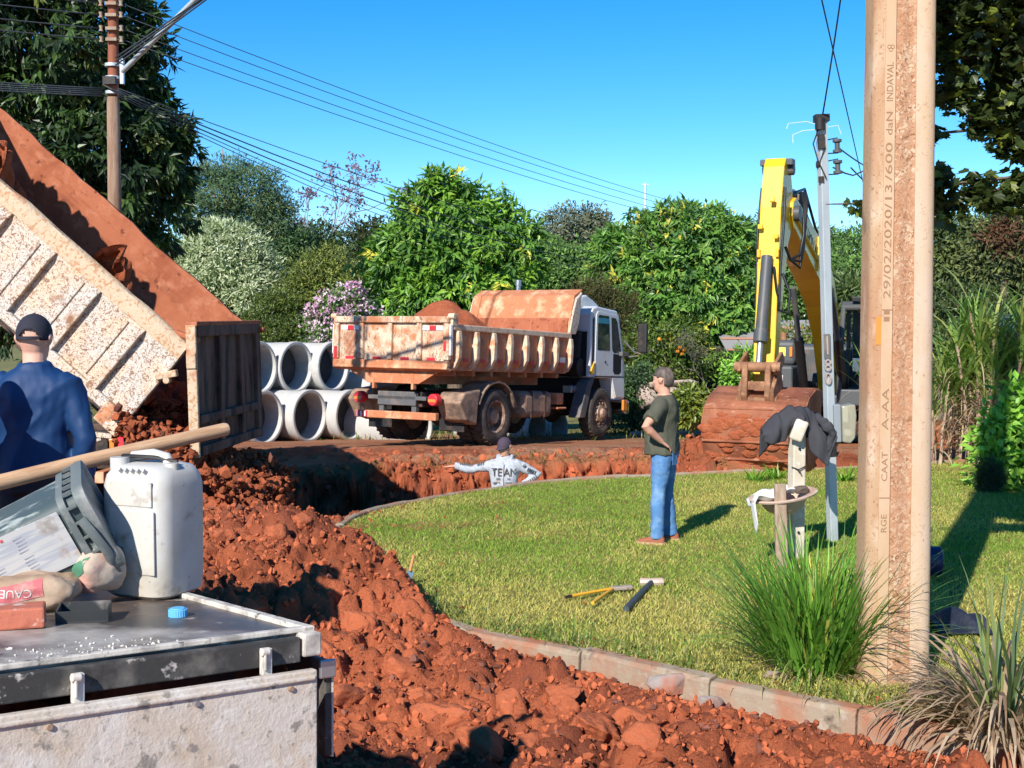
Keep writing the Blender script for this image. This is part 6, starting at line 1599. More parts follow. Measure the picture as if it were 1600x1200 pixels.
# ------------------------------------------------------------ post with jacket, basin, towel
M_post = mat('pale_post', (.56, .50, .40), .85, layers=[((.50, .42, .31), 6, .48, .68), ((.74, .71, .64), 12, .52, .7)], bump=[(40, .3, .004)])
poB = gnd(1243, 872)
po_ = empty('concrete_post', (poB.x, poB.y, 0)); tag(po_, 'short pale square concrete post with a dark jacket over its top', 'post')
def zq(py): return at(1243, py, poB.y).z
q = MB(); q.box((0, 0, zq(648) / 2 - .1), (.125, .125, zq(648) + .2)); q.build('shaft', M_post, po_, bevel=.012, M=Matrix.Rotation(R(14), 4, 'Z'))
for py in (700, 735, 830):
    q = MB(); q.cyl((.01, -.06, zq(py)), (.01, -.08, zq(py)), .012, n=8); q.build('bolt_hole', M_darkin, po_)
q = MB(); q.tube([(-.065, -.075, zq(728)), (.0, -.09, zq(732)), (.07, -.065, zq(727))], .006, 6); q.tube([(.0, -.085, zq(732)), (.02, -.10, zq(738))], .006, 6); q.build('wire_tie', M_black, po_)
M_jacket = mat('charcoal_fleece', (.052, .052, .060), .95, spec=.1, bump=[(90, .4, .004)])
jx = lambda px: (px - 1243) / 2000 * poB.y
jk = MB()
def jack(u, v):
    px = 1187 + u * 112; x = jx(px)
    top = float(np.interp(px, [1187, 1205, 1228, 1250, 1275, 1299], [670, 650, 636, 634, 645, 664]))
    hem = float(np.interp(px, [1187, 1200, 1222, 1233, 1254, 1262, 1274, 1284, 1299], [686, 692, 688, 662, 664, 704, 716, 726, 680]))
    sc1 = lambda a, b, s_: float(vnoise(np.array([a]), np.array([b]), s_)[0]) * 2 - 1
    f1_ = sc1(px * .075 + v * .8, v * 1.3, 5) * 1.7; f2_ = sc1(px * .16 - v * 1.6, v * 2.6 + 4, 6) * 1.2
    if v < .35:
        t = v / .35; z = zq(top + (1 - t) * 46); y = .10 - .06 * t + .014 * f1_ * (1 - t)
        if t > .9: y -= .02
    else:
        t = (v - .35) / .65; z = zq(top + (hem - top) * t) + .012 * f2_ * (1 - t); y = .03 - .15 * math.sin(min(1, t * 1.6) * 1.571) - (.030 * f1_ + .016 * f2_) * (.35 + t)
    return (x + .012 * f2_ * v, y, z)
jk.sheet(jack, 60, 34)
jo = jk.build('jacket', M_jacket, None, smooth=180, solid=.014)
q = MB(); q.tube([(jx(1272), -.12, zq(652)), (jx(1284), -.15, zq(663)), (jx(1292), -.15, zq(676)), (jx(1288), -.13, zq(694)), (jx(1290), -.12, zq(706))], [.035, .045, .038, .034, .03], 12, asp=.7)
remesh(q, 'sleeve', M_jacket, jo, vox=.008, smooth=3, wr=.03, wsc=14)
jo.location = (poB.x, poB.y, 0); tag(jo, 'dark charcoal jacket draped over the top of the pale post', 'jacket')
q = MB(); q.box((jx(1240), -.155, (zq(650) + zq(690)) / 2), (.12, .06, .2), rot=(.1, .35, 0)); blk = q.build('post_cap', M_post, po_, bevel=.02)
# basin on a stake
M_basin = mat('pinkish_basin', (.55, .40, .32), .55, layers=[((.42, .27, .2), 6, .48, .68), ((.66, .54, .46), 4, .55, .72)])
bc_ = at(1224, 777, poB.y - .22)
bs = empty('basin', M=Matrix.Translation(bc_) @ Matrix.Rotation(R(-9), 4, 'Y') @ Matrix.Rotation(R(6), 4, 'X')); tag(bs, 'old pinkish basin propped on a wooden stake by the pale post', 'basin')
q = MB(); q.lathe([(.0001, -.15), (.10, -.145), (.17, -.10), (.215, -.03), (.235, .0), (.31, .012), (.318, .028), (.305, .034), (.235, .024), (.205, -.01), (.16, -.085), (.09, -.125), (.0001, -.13)], 40, M=Matrix.Diagonal((1, .8, 1, 1))); q.build('bowl', M_basin, bs, smooth=50)
sk = gnd(1216, 880)
q = MB(); q.box((0, 0, .33), (.11, .05, .86), top=(.95, 1)); so = q.build('wooden_stake', mat('weathered_wood', (.30, .21, .15), .9, layers=[((.42, .32, .24), 5, .45, .65, 5, (8, 8, 1)), ((.16, .11, .08), 8, .55, .7, 5, (10, 10, 1))], bump=[(20, .5, .006)]), None, bevel=.006, M=Matrix.Translation((bc_.x - .05, bc_.y - .2, 0)) @ Matrix.Rotation(R(-2), 4, 'Y')); tag(so, 'weathered wooden stake holding up the pinkish basin', 'stake')
tw = MB()
def tow(u, v):
    x = -.32 + .40 * u; y = -.20 + .34 * v; z = .05 + .035 * math.sin(u * 9 + v * 4) * .6 + .05 * max(0, u - .55) + .02 * math.sin(v * 11 + 2)
    if u < .15: z -= (.15 - u) * 1.35 * (1 + .6 * math.sin(v * 5 + .4)); x = -.30 - .02 * math.sin(v * 7)
    return (x, y, z)
tw.sheet(tow, 26, 22); to = tw.build('towel', mat('white_towel', (.62, .62, .61), .95, bump=[(120, .4, .003)]), None, smooth=180, solid=.012, M=Matrix.Translation(bc_) @ Matrix.Rotation(R(-9), 4, 'Y')); tag(to, 'crumpled white towel hanging over the edge of the pinkish basin', 'towel')
q = MB(); V, F = rock_shape(77, 3, 8, .2); q.add([(v[0] * .08, v[1] * .06, v[2] * .05) for v in V], [tuple(f) for f in F]); rg = q.build('rag', mat('brown_rag', (.12, .09, .07), .95), None, smooth=180, M=Matrix.Translation(bc_ + Vector((.14, -.08, .085)))); tag(rg, 'small brown rag in the pinkish basin beside the towel', 'rag')

# ------------------------------------------------------------ tools on the lawn
p0 = gnd(1006, 918); p1 = gnd(978, 958)
hm = empty('sledgehammer', M=Matrix.Translation((0, 0, .03))); tag(hm, 'club hammer with a pale steel head and dark handle lying on the grass', 'hammer')
c0 = gnd(1018, 915)
q = MB(); ax_ = Vector((1, .02, 0)); q.tube([c0 - ax_ * .10, c0 - ax_ * .085, c0 - ax_ * .03, c0 + ax_ * .03, c0 + ax_ * .085, c0 + ax_ * .10], [.032, .036, .033, .033, .036, .032], 8); q.build('hammer_head', mat('worn_hammer_head', (.55, .42, .36), .6, metal=.2, layers=[((.4, .28, .22), 9, .5, .7)]), hm, smooth=30)
q = MB(); d_ = (p1 - c0); q.tube([c0 + d_ * .0, c0 + d_ * .3, c0 + d_ * .85, c0 + d_ * 1.0], [.022, .025, .028, .026], 12); q.build('handle', mat('dark_rubber_grip', (.05, .065, .07), .6), hm, smooth=50)
lp = empty('bolt_cutter', M=Matrix.Translation((0, 0, .045))); tag(lp, 'bolt cutter with two yellow handles lying on the grass', 'bolt cutter')
j_ = gnd(958, 928)
M_yelh = mat('yellow_grip', (.72, .38, .03), .5)
for (ex_, ey_) in ((893, 940), (926, 951)):
    e_ = gnd(ex_, ey_); q = MB(); m_ = j_.lerp(e_, .5) + Vector((.0, .01, 0)); q.tube([j_, m_, e_], [.014, .013, .014], 8); q.build('handle', M_yelh, lp, smooth=50)
e_ = gnd(893, 940); q = MB(); q.tube([e_, e_ + (e_ - j_) * .14], .013, 8); q.build('grip_end', M_black, lp)
q = MB(); q.box((j_.x + .05, j_.y + .02, .0), (.14, .06, .03), rot=(0, 0, .25)); q.box((j_.x + .12, j_.y + .045, .0), (.08, .05, .035), rot=(0, 0, .35)); q.build('jaws', mat('grey_jaws', (.42, .34, .28), .6, metal=.3), lp, bevel=.008)
tr_ = empty('trowel', M=Matrix.Translation((0, 0, .04))); tag(tr_, 'small trowel with orange wooden handle stuck in the grass near the kerb', 'trowel')
a0 = gnd(638, 916); 
q = MB(); q.tube([a0 + Vector((.015, 0, .09)), a0 + Vector((.045, .02, .22))], [.012, .014], 10); q.build('handle', mat('orange_wood', (.58, .26, .10), .6), tr_, smooth=50)
q = MB(); q.prism([(-.03, .09), (.03, .09), (.022, 0), (0, -.04), (-.022, 0)], .006, Matrix.Translation(a0 + Vector((0, 0, .0))) @ Matrix.Rotation(R(80), 4, 'X') @ Matrix.Rotation(R(-12), 4, 'Z')); q.build('blade', mat('blue_steel', (.12, .19, .28), .4, metal=.4), tr_)
# dark blue drum lying by the concrete pole
M_bluep = mat('dark_blue_plastic', (.012, .022, .075), .45, layers=[((.05, .06, .10), 5, .5, .75)])
dp = gnd(1500, 905)
q = MB(); q.lathe([(.0001, 0), (.17, 0), (.19, .02), (.19, .12), (.20, .14), (.19, .16), (.19, .42), (.20, .44), (.19, .46), (.19, .56), (.17, .58), (.0001, .58)], 32); dr = q.build('drum', M_bluep, None, smooth=40, M=Matrix.Translation((dp.x - .56, dp.y, .17) ) @ Matrix.Scale(.66, 4) @ Matrix.Rotation(R(90), 4, 'Y') @ Matrix.Rotation(R(8), 4, 'X')); tag(dr, 'dark blue plastic drum lying on the grass behind the big concrete pole', 'drum')
tq = gnd(1495, 985); M_tarp = mat('dark_tarp', (.018, .022, .038), .5, layers=[((.06, .06, .075), 6, .5, .7)], bump=[(20, .6, .02)])
q = MB(); q.sheet(lambda u, v: ((u - .5) * .42, (v - .5) * .5, .07 * math.sin(u * 3.1) * math.sin(v * 3.1) + .06 * math.sin(u * 11 + v * 5) * math.sin(v * 3.1) + .01), 22, 20); tp = q.build('tarp', M_tarp, None, smooth=180, solid=.004, M=Matrix.Translation((tq.x, tq.y, .03))); tag(tp, 'crumpled dark tarp on the ground between the concrete pole and the dry grass clump', 'tarp')

# ------------------------------------------------------------ street pole at the left, wires
M_lpole = mat('weathered_pole', (.25, .15, .10), .9, layers=[((.36, .25, .18), 3, .45, .66, 5, (4, 4, .4)), ((.16, .085, .055), 6, .55, .72, 5, (5, 5, .4))], bump=[(20, .4, .01)])
M_upole = mat('red_brown_pole', (.26, .085, .045), .8, layers=[((.18, .06, .035), 5, .5, .7, 4, (3, 3, .5))])
LY = 16.8
lt = at(185.5, -70, LY); lm = at(183, 150, LY); lbz = at(181.5, 500, LY)
lp_ = empty('street_pole', (lbz.x, LY, 0)); tag(lp_, 'tall brown power pole in front of the dark mango tree, carrying a lamp arm', 'pole')
def lz(py): return at(183, py, LY).z
q = MB(); q.tube([(0, 0, -.3), (.0, 0, 2), (.01, 0, lz(152))], [.102, .096, .080], 18); q.build('lower_pole', M_lpole, lp_, smooth=60)
q = MB(); q.tube([(.012, 0, lz(150)), (.03, 0, lz(0)), (.04, 0, lz(-120))], [.068, .065, .062], 18); q.build('upper_pole', M_upole, lp_, smooth=60)
for py in (8, 26, 47, 64):
    q = MB(); q.cyl((.03, 0, lz(py) - .012), (.03, 0, lz(py) + .012), .092, n=18); q.box((.03, -.10, lz(py)), (.14, .04, .04)); rk_ = q.build('insulator_band', M_conc, lp_, smooth=40)
    for sx in (-1, 1):
        q = MB(); q.lathe([(.01, -.04), (.03, -.035), (.018, 0), (.03, .035), (.01, .04)], 12, M=Matrix.Translation((.03 + sx * .13, -.1, lz(py)))); q.build('insulator', M_conc, rk_, smooth=40)
for py in (102, 122, 145):
    q = MB(); q.cyl((.012, 0, lz(py) - .02), (.012, 0, lz(py) + .02), .10, n=18); q.build('steel_band', M_galv, lp_, smooth=40)
la = at(191, 112, LY - .15); lb_ = at(335, -30, LY - 1.6); off = Vector((lbz.x, LY, 0))
q = MB(); q.tube([la - off, lb_ - off], .034, 12); arm = q.build('lamp_arm', M_galv, lp_, smooth=60)
q = MB(); q.box(la - off, (.05, .06, .32)); q.build('arm_bracket', M_galv, arm, bevel=.005)
hd_ = lb_ - off; q = MB(); q.box(hd_ + Vector((.25, -.05, .1)), (.6, .24, .12), rot=(0, -.2, 0)); q.build('lamp_head', M_galv, arm, bevel=.04)
q = MB(); q.tube([(-.05, -.1, lz(122)), (-.08, -.12, lz(135)), (.03, -.12, lz(142)), (.10, -.1, lz(146))], .015, 6); q.box((0, -.1, lz(128)), (.16, .08, .1)); q.build('cable_clamp', M_black, lp_)
def wire(a, b, sag, label, grp, r_=.008, n=26, cat='cable'):
    a, b = Vector(a), Vector(b); pts = []
    for i in range(n + 1):
        t = i / n; p = a.lerp(b, t); p.z -= sag * 4 * t * (1 - t); pts.append(p)
    q = MB(); q.tube(pts, r_, 5); o = q.build('power_cable' if 'power' in label else 'cable', M_wire, None, smooth=180); tag(o, label, cat, grp); return o
far = [(1470, 372), (1470, 380), (1470, 388), (1470, 397)]
nm_ = ['topmost', 'second', 'third', 'lowest']
for k, py in enumerate((8, 26, 47, 64)):
    a = off + Vector((.16, -.1, lz(py))); b = at(far[k][0], far[k][1], 66)
    wire(a, b, 1.15 - .05 * k, f'{nm_[k]} of the four thin power lines running from the brown pole to the right', 'power lines across the sky', .0062)
    wire(off + Vector((-.10, -.1, lz(py))), (-12, 11.2, lz(py) + .1), .15, f'power line running left from the brown pole, {nm_[k]} of its four', 'power lines left of the brown pole', .0085)
bundle = [((262, 158), (1330, 372), 1.5), ((262, 160), (1215, 366), 1.6), ((262, 164), (1185, 368), 1.75), ((262, 168), (1180, 372), 1.9), ((262, 176), (1100, 374), 1.75)]
for k, (s_, e_, sg) in enumerate(bundle):
    a = off + Vector((.10, -.1, lz(140 + k * 3))); b = at(e_[0], e_[1], 60)
    wire(a, b, sg, f'{("topmost", "second", "middle", "fourth", "lowest")[k]} of five telephone cables sagging in a bundle right of the brown pole', 'telephone cables in a bundle', .010 if k in (1, 2) else .0065)
    wire(off + Vector((-.09, -.1, lz(140 + k * 3))), (-12, 11.5, lz(132 + k * 3)), .15, f'{("topmost", "second", "middle", "fourth", "lowest")[k]} of five telephone cables leaving the brown pole to the left', 'telephone cables left of the pole', .009)
for k, (py, zt) in enumerate(((92, 7.35), (98, 7.5), (104, 7.6))):
    wire(off + Vector((.08, -.1, lz(py))), (2.2 + .08 * k, 8.0, zt), .12, f'{("left", "middle", "right")[k]} of three service cables rising from the brown pole over the sky', 'service cables rising to the right', .010)
tp_ = Vector(spT)
wire(tp_ + Vector((0, -.05, .05)), (2.45, 7.9, 8.4), .35, 'dark cable hanging from above down to the top of the thin service pole', 'cables above the thin service pole', .008)
wire((.95, 5.2, 4.75), at(1368, 372, 25), .0, 'straight dark cable slanting past the thin service pole to behind the concrete pole', 'cables above the thin service pole', .006)
wire(Vector((tp_.x + .3, tp_.y, zp(262) * axis.z + spB.z)), at(1420, 318, 20), .1, 'lower short lead from the thin service pole insulator towards the right', 'leads from the thin service pole', .008)
wire(Vector((tp_.x + .16, tp_.y, zp(229) * axis.z + spB.z)), at(1420, 278, 20), .1, 'upper short lead from the thin service pole insulator towards the right', 'leads from the thin service pole', .008)
# ------------------------------------------------------------ vegetation
def leaf_mesh(c, d, nrm, L, W, fold=.25):
    """diamond leaves, folded along the midrib: c base (n,3), d direction, nrm approximate normal"""
    d = d / (np.linalg.norm(d, axis=1, keepdims=True) + 1e-9)
    s_ = np.cross(d, nrm); s_ /= (np.linalg.norm(s_, axis=1, keepdims=True) + 1e-9)
    u = np.cross(s_, d)
    L = L[:, None]; W = W[:, None]
    m = c + d * L * .42
    V = np.stack([c, m + s_ * W * .5 + u * W * fold, c + d * L, m - s_ * W * .5 + u * W * fold], 1).reshape(-1, 3)
    i = np.arange(len(c))[:, None] * 4
    F = np.concatenate([i + np.array([[0, 2, 1]]), i + np.array([[0, 3, 2]])], 0)
    return V, F
def unit(v): return v / (np.linalg.norm(v, axis=1, keepdims=True) + 1e-9)

def crown(blobs, n, m, L, W, pal, seed, droop=.5, bunch=.0, inner=.25, rough=.28, spread=.16, flat=0.0, zmin=None):
    """blobs: (centre, (rx, ry, rz)); n twigs with m leaves each"""
    r = np.random.default_rng(seed)
    C = np.array([b[0][:] for b in blobs]); RR = np.array([b[1] for b in blobs])
    w = (RR[:, 0] * RR[:, 2]); w = w / w.sum()
    k = r.choice(len(blobs), n, p=w)
    o = unit(r.normal(size=(n, 3)))
    if bunch:      # gather twigs in bunches so that dark gaps open between them
        nb = max(8, int(n / 14)); kb = r.choice(len(blobs), nb, p=w); ob = unit(r.normal(size=(nb, 3)))
        pick = r.integers(0, nb, n); use = r.uniform(0, 1, n) < bunch
        k = np.where(use, kb[pick], k); o = np.where(use[:, None], unit(ob[pick] + r.normal(0, .16, (n, 3))), o)
    rad = np.where(r.uniform(0, 1, n) < inner, r.uniform(.35, .85, n), r.uniform(.86, 1.04, n))
    q = o * 2.3 + k[:, None] * 3.1
    rad = rad * (1 + rough * (fbm(q[:, 0] + q[:, 2], q[:, 1] - q[:, 2] * .7, 3, seed) - .5) * 2)
    P = C[k] + o * RR[k] * rad[:, None]
    if zmin is not None: kk = P[:, 2] > zmin; P = P[kk]; o = o[kk]; n = len(P)
    # colour per twig
    pc = np.array([p_[0] for p_ in pal]); pw_ = np.array([p_[1] for p_ in pal], float); pw_ /= pw_.sum()
    tc = pc[r.choice(len(pal), n, p=pw_)] * r.uniform(.8, 1.2, (n, 1))
    P = np.repeat(P, m, 0); oo = np.repeat(o, m, 0); tcol = np.repeat(tc, m, 0); N_ = len(P)
    d = unit(oo * .55 + r.normal(0, .75, (N_, 3)) + np.array([0, 0, -droop]))
    if flat: d[:, 2] *= (1 - flat); d = unit(d)
    nr = unit(np.array([0, 0, .55]) + r.normal(0, .38, (N_, 3)) + oo * .95 + np.array([-.15, -.3, .1]))
    c = P + d * .04 + r.normal(0, spread, (N_, 3)) * np.array([1, 1, .6])
    LL = L * r.uniform(.65, 1.2, N_); WW = W * r.uniform(.7, 1.2, N_)
    V, F = leaf_mesh(c, d, nr, LL, WW)
    Cc = np.repeat(tcol * r.uniform(.75, 1.25, (N_, 1)), 4, 0)
    return V, F, Cc

def blob_px(lst, Y, seed=0, zs=1.0):
    rr = random.Random(seed); out = []
    for t in lst:
        px, py, rp = t[:3]; z_ = t[3] if len(t) > 3 else zs
        y_ = Y + rr.uniform(-.25, .25) * rp * Y / 2000
        rad = rp * Y / 2000
        out.append((at(px, py, y_), (rad, rad, rad * z_)))
    return out

def tree(label, Y, blobs, n, m, L, W, pal, seed, trunk=.14, name='tree', cat='tree', group=None, base=None, bark=None, mleaf=None, zs=1.0, limbs=7, **kw):
    B = blob_px(blobs, Y, seed, zs)
    cx = sum(b[0].x * b[1][0] for b in B) / sum(b[1][0] for b in B); cy = Y
    bx, by = (cx, cy) if base is None else base
    bz = hz(bx, by) - .1
    root = empty(name, (bx, by, bz)); tag(root, label, cat, group)
    o_ = Vector((bx, by, bz))
    V, F, Cc = crown(B, n, m, L, W, pal, seed, zmin=bz + .1, **kw)
    npmesh('crown', V - np.array(o_[:]), F, mleaf or M_leaf, root, col=Cc)
    rr = random.Random(seed); q = MB()
    top = max(b[0].z for b in B); low = min(b[0].z - b[1][2] for b in B)
    fork = Vector((bx, by, max(bz + .5, low + .35 * (sum(b[0].z for b in B) / len(B) - low))))
    q.tube([(0, 0, 0), (.03, .02, (fork.z - bz) * .5), fork - o_], [trunk * 1.25, trunk, trunk * .8], 10)
    for b in sorted(B, key=lambda b: -b[1][0])[:limbs]:
        e = b[0] - o_; f = fork - o_; md_ = f.lerp(e, .5) + Vector((rr.uniform(-.15, .15), rr.uniform(-.15, .15), .12 * b[1][2]))
        q.tube([f, md_, e, e + (e - md_) * .5], [trunk * .6, trunk * .42, trunk * .25, trunk * .08], 7)
        for k in range(3):
            t_ = e + Vector((rr.uniform(-1, 1) * b[1][0], rr.uniform(-1, 1) * b[1][1], rr.uniform(-.3, 1) * b[1][2])) * .8
            q.tube([md_.lerp(e, .4), md_.lerp(t_, .6) + Vector((0, 0, .06)), t_], [trunk * .25, trunk * .16, trunk * .05], 5)
    q.build('trunk', bark or M_bark, root, smooth=60)
    return root

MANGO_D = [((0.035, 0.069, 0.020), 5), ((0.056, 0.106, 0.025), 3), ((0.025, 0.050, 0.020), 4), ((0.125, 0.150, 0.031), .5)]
MANGO = [((0.133, 0.276, 0.040), 5), ((0.221, 0.386, 0.048), 3), ((0.078, 0.177, 0.035), 3), ((0.530, 0.508, 0.066), .25)]
MANGO2 = [((0.128, 0.270, 0.047), 5), ((0.199, 0.351, 0.066), 3), ((0.083, 0.176, 0.047), 3), ((0.600, 0.538, 0.083), .5)]
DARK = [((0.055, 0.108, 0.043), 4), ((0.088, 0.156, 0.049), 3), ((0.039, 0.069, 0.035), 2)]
FEATHER = [((0.075, 0.137, 0.075), 4), ((0.124, 0.193, 0.081), 3), ((0.174, 0.212, 0.075), 1)]
OLIVE = [((0.181, 0.222, 0.050), 4), ((0.262, 0.282, 0.060), 2), ((0.110, 0.151, 0.041), 3)]
GREYG = [((0.154, 0.172, 0.108), 4), ((0.216, 0.216, 0.144), 2), ((0.108, 0.134, 0.082), 2)]
PALE = [((0.414, 0.460, 0.299), 4), ((0.529, 0.575, 0.414), 3), ((0.230, 0.299, 0.149), 2)]
MID = [((0.120, 0.227, 0.060), 4), ((0.180, 0.312, 0.073), 3), ((0.084, 0.144, 0.048), 2)]
YELG = [((0.192, 0.252, 0.036), 4), ((0.264, 0.288, 0.036), 2), ((0.108, 0.156, 0.030), 3)]
BRIGHT = [((0.193, 0.400, 0.048), 4), ((0.276, 0.497, 0.069), 3), ((0.110, 0.235, 0.034), 2)]

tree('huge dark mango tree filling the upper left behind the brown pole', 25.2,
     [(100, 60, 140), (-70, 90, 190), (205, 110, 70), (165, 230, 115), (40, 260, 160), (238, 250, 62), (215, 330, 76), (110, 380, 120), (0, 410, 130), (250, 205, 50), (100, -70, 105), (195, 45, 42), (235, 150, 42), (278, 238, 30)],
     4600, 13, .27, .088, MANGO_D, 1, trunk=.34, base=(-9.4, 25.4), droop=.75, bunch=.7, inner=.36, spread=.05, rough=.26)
tree('bright green mango tree behind the parked truck\'s body, in the middle', 33,
     [(705, 390, 95), (640, 420, 70), (775, 420, 72), (690, 325, 50), (740, 350, 62), (790, 360, 45), (610, 450, 48), (820, 430, 38), (700, 460, 90), (620, 395, 45), (670, 345, 45), (655, 490, 60), (760, 480, 60), (815, 375, 34)],
     2900, 12, .27, .092, MANGO, 2, trunk=.2, droop=.6, bunch=.55, inner=.3, spread=.06, rough=.32)
tree('broad green mango tree between the parked truck\'s cab and the yellow excavator', 37,
     [(1060, 420, 100), (990, 430, 68), (1130, 430, 66), (1050, 365, 50), (1110, 380, 55), (1000, 375, 42), (960, 400, 36), (1150, 390, 40), (1050, 480, 95), (1140, 490, 60), (985, 490, 55), (1160, 440, 40), (1130, 540, 45)],
     3200, 12, .27, .095, MANGO2, 3, trunk=.22, droop=.5, bunch=.5, inner=.3, spread=.07, rough=.30)
tree('tall feathery dark tree right of the huge mango tree', 50,
     [(370, 300, 62, .55), (330, 290, 45, .5), (410, 315, 45, .5), (350, 265, 40, .5), (395, 275, 36, .5), (430, 345, 34, .55), (345, 350, 55, .7), (400, 370, 60, .7), (320, 400, 60, .8), (440, 395, 40, .7), (450, 325, 20, .4), (300, 330, 36, .6)],
     3600, 9, .20, .045, FEATHER, 4, trunk=.2, bark=M_palebark, droop=.1, bunch=.6, inner=.2, spread=.16, rough=.4, mleaf=M_leafdull)
tree('rounded pale silvery shrub tree above the raised truck body', 41,
     [(345, 410, 62), (300, 425, 36), (395, 430, 42), (345, 375, 32), (375, 395, 40), (320, 450, 40), (390, 460, 40), (280, 425, 20), (412, 440, 24)],
     3000, 10, .19, .055, PALE, 5, trunk=.10, droop=-.1, bunch=.4, inner=.3, spread=.07, rough=.2, mleaf=M_leafdull)
tree('olive green bush left of the pink flowering shrub', 40, [(500, 450, 45), (470, 470, 38), (530, 445, 36), (520, 410, 26), (485, 425, 28)], 1000, 9, .16, .05, OLIVE, 6, trunk=.06, name='bush', cat='bush', droop=.2, bunch=.4)
tree('leafy mid green bush directly above the concrete pipes', 39.5, [(440, 500, 42), (410, 515, 30), (475, 520, 32), (450, 540, 40), (420, 480, 24), (465, 485, 26)], 1200, 9, .13, .04, [((.085, .13, .025), 4), ((.13, .17, .03), 3), ((.05, .08, .02), 2)], 7, trunk=.05, name='bush', cat='bush', droop=.1, bunch=.35, spread=.1)
tree('yellow and green mottled bush beside the tailgate of the raised truck', 41, [(370, 480, 22), (395, 492, 24), (352, 470, 14), (388, 520, 26)], 460, 8, .16, .07, [((.42, .36, .05), 2), ((.12, .17, .03), 4), ((.2, .26, .10), 2)], 8, trunk=.04, name='bush', cat='bush', droop=.2, bunch=.3, spread=.1)
# pink flowering shrub
fl = tree('flowering shrub covered in pale pink blossom left of the parked truck\'s tailgate', 28, [(530, 490, 34), (515, 520, 30), (545, 475, 24), (560, 500, 26), (505, 500, 22)], 620, 7, .10, .045, MID, 9, trunk=.05, name='flowering_shrub', cat='shrub', droop=.0, spread=.1)
B_ = blob_px([(530, 490, 38), (515, 520, 34), (545, 472, 28), (562, 498, 28), (503, 500, 25)], 27.9, 9)
V, F, Cc = crown(B_, 300, 6, .085, .075, [((.60, .36, .54), 4), ((.66, .52, .62), 3), ((.45, .2, .40), 1)], 91, droop=-.2, inner=.1, spread=.06, rough=.3)
o = npmesh('blossom', V - np.array(fl.location[:]), F, M_leafdull, fl, col=Cc); o['kind'] = 'stuff'
# orange tree with fruit
ot = tree('orange tree with ripe fruit right of the parked truck\'s cab', 32.5, [(1040, 555, 46), (1010, 570, 34), (1075, 560, 34), (1040, 600, 45), (1000, 530, 26), (1065, 525, 30)], 1300, 9, .12, .05, [((.07, .13, .02), 4), ((.12, .18, .025), 3), ((.2, .22, .03), 1)], 10, trunk=.07, name='orange_tree', droop=.2, bunch=.45, spread=.1)
M_orange = mat('orange_fruit', (.80, .27, .02), .5)
ro = random.Random(4)
qo = MB(); qo.ell((0, 0, 0), (.05, .05, .047), 12, 8); om = qo.mesh('orange', M_orange); om.polygons.foreach_set('use_smooth', [True] * len(om.polygons))
for (px, py) in ((1062, 543), (1069, 547), (1059, 549), (1066, 553), (1030, 530), (1046, 605)):
    o = bpy.data.objects.new('orange', om); COL.objects.link(o); o.parent = ot; p = at(px, py, 31.65 + ro.uniform(-.05, .1)); o.location = p - ot.location
tree('brownish olive shrub rising behind the parked truck\'s cab', 34, [(930, 500, 50), (900, 480, 34), (960, 490, 36), (935, 450, 26), (915, 540, 46), (965, 540, 36), (985, 560, 30)], 1500, 9, .14, .03, [((.075, .075, .025), 4), ((.11, .095, .035), 3), ((.045, .05, .02), 2)], 11, trunk=.07, name='shrub', cat='shrub', droop=-.3, bunch=.4, mleaf=M_leafdull)
tree('dark clipped hedge shrub standing right behind the parked truck\'s front wheel', 30.5, [(985, 610, 34), (970, 640, 36), (1000, 640, 30), (1005, 590, 20)], 1100, 9, .08, .04, DARK, 12, trunk=.05, name='hedge_shrub', cat='shrub', droop=.0, spread=.07)
# bare twiggy shrub
def bare(label, base, height_, seed, m, depth=5, spread=.55, r0=.05, name='bare_tree', cat='tree', up=.6, tuft=None, first=.32):
    rr = random.Random(seed); root = empty(name, base); tag(root, label, cat); q = MB(); tips = []
    def go(p, d, L, r_, k):
        e = p + d * L; md_ = p.lerp(e, .5) + Vector((rr.uniform(-1, 1), rr.uniform(-1, 1), rr.uniform(-1, 1))) * L * .08
        q.tube([p, md_, e], [r_, r_ * .85, r_ * .68], 6 if k < 2 else 4, caps=k == 0)
        if k >= depth: tips.append(e); return
        for _ in range(rr.choice((2, 3, 3))):
            nd = (d + Vector((rr.gauss(0, spread), rr.gauss(0, spread), rr.gauss(0, spread * .6) + up * .12))).normalized()
            go(e, nd, L * rr.uniform(.62, .85), r_ * .64, k + 1)
    go(Vector((0, 0, 0)), Vector((.03, 0, 1)), height_ * first, r0, 0)
    q.build('branches', m, root, smooth=60)
    if tuft:
        T = np.array([t[:] for t in tips]); n = len(T) * tuft[1]; r = np.random.default_rng(seed); P = np.repeat(T, tuft[1], 0) + r.normal(0, tuft[4], (n, 3)) * np.array((1, 1, .5))
        V, F = leaf_mesh(P, unit(r.normal(size=(n, 3)) + np.array((0, 0, -.3))), unit(r.normal(size=(n, 3)) + np.array((0, 0, .6))), tuft[2] * r.uniform(.6, 1.2, n), tuft[3] * r.uniform(.6, 1.2, n))
        npmesh('crown', V, F, M_leafdull, root, col=np.repeat(np.array(tuft[0]) * r.uniform(.7, 1.3, (n, 1)), 4, 0))
    return root
M_purp = mat('mauve_bark', (.27, .225, .25), .9)
b_ = at(418, 470, 56)
bare('bare mauve tree with sparse seed heads against the sky', (b_.x, 56, hz(b_.x, 56)), 10.0, 23, M_purp, depth=5, spread=.50, r0=.13, tuft=((.22, .15, .20), 16, .24, .10, .20), first=.36)
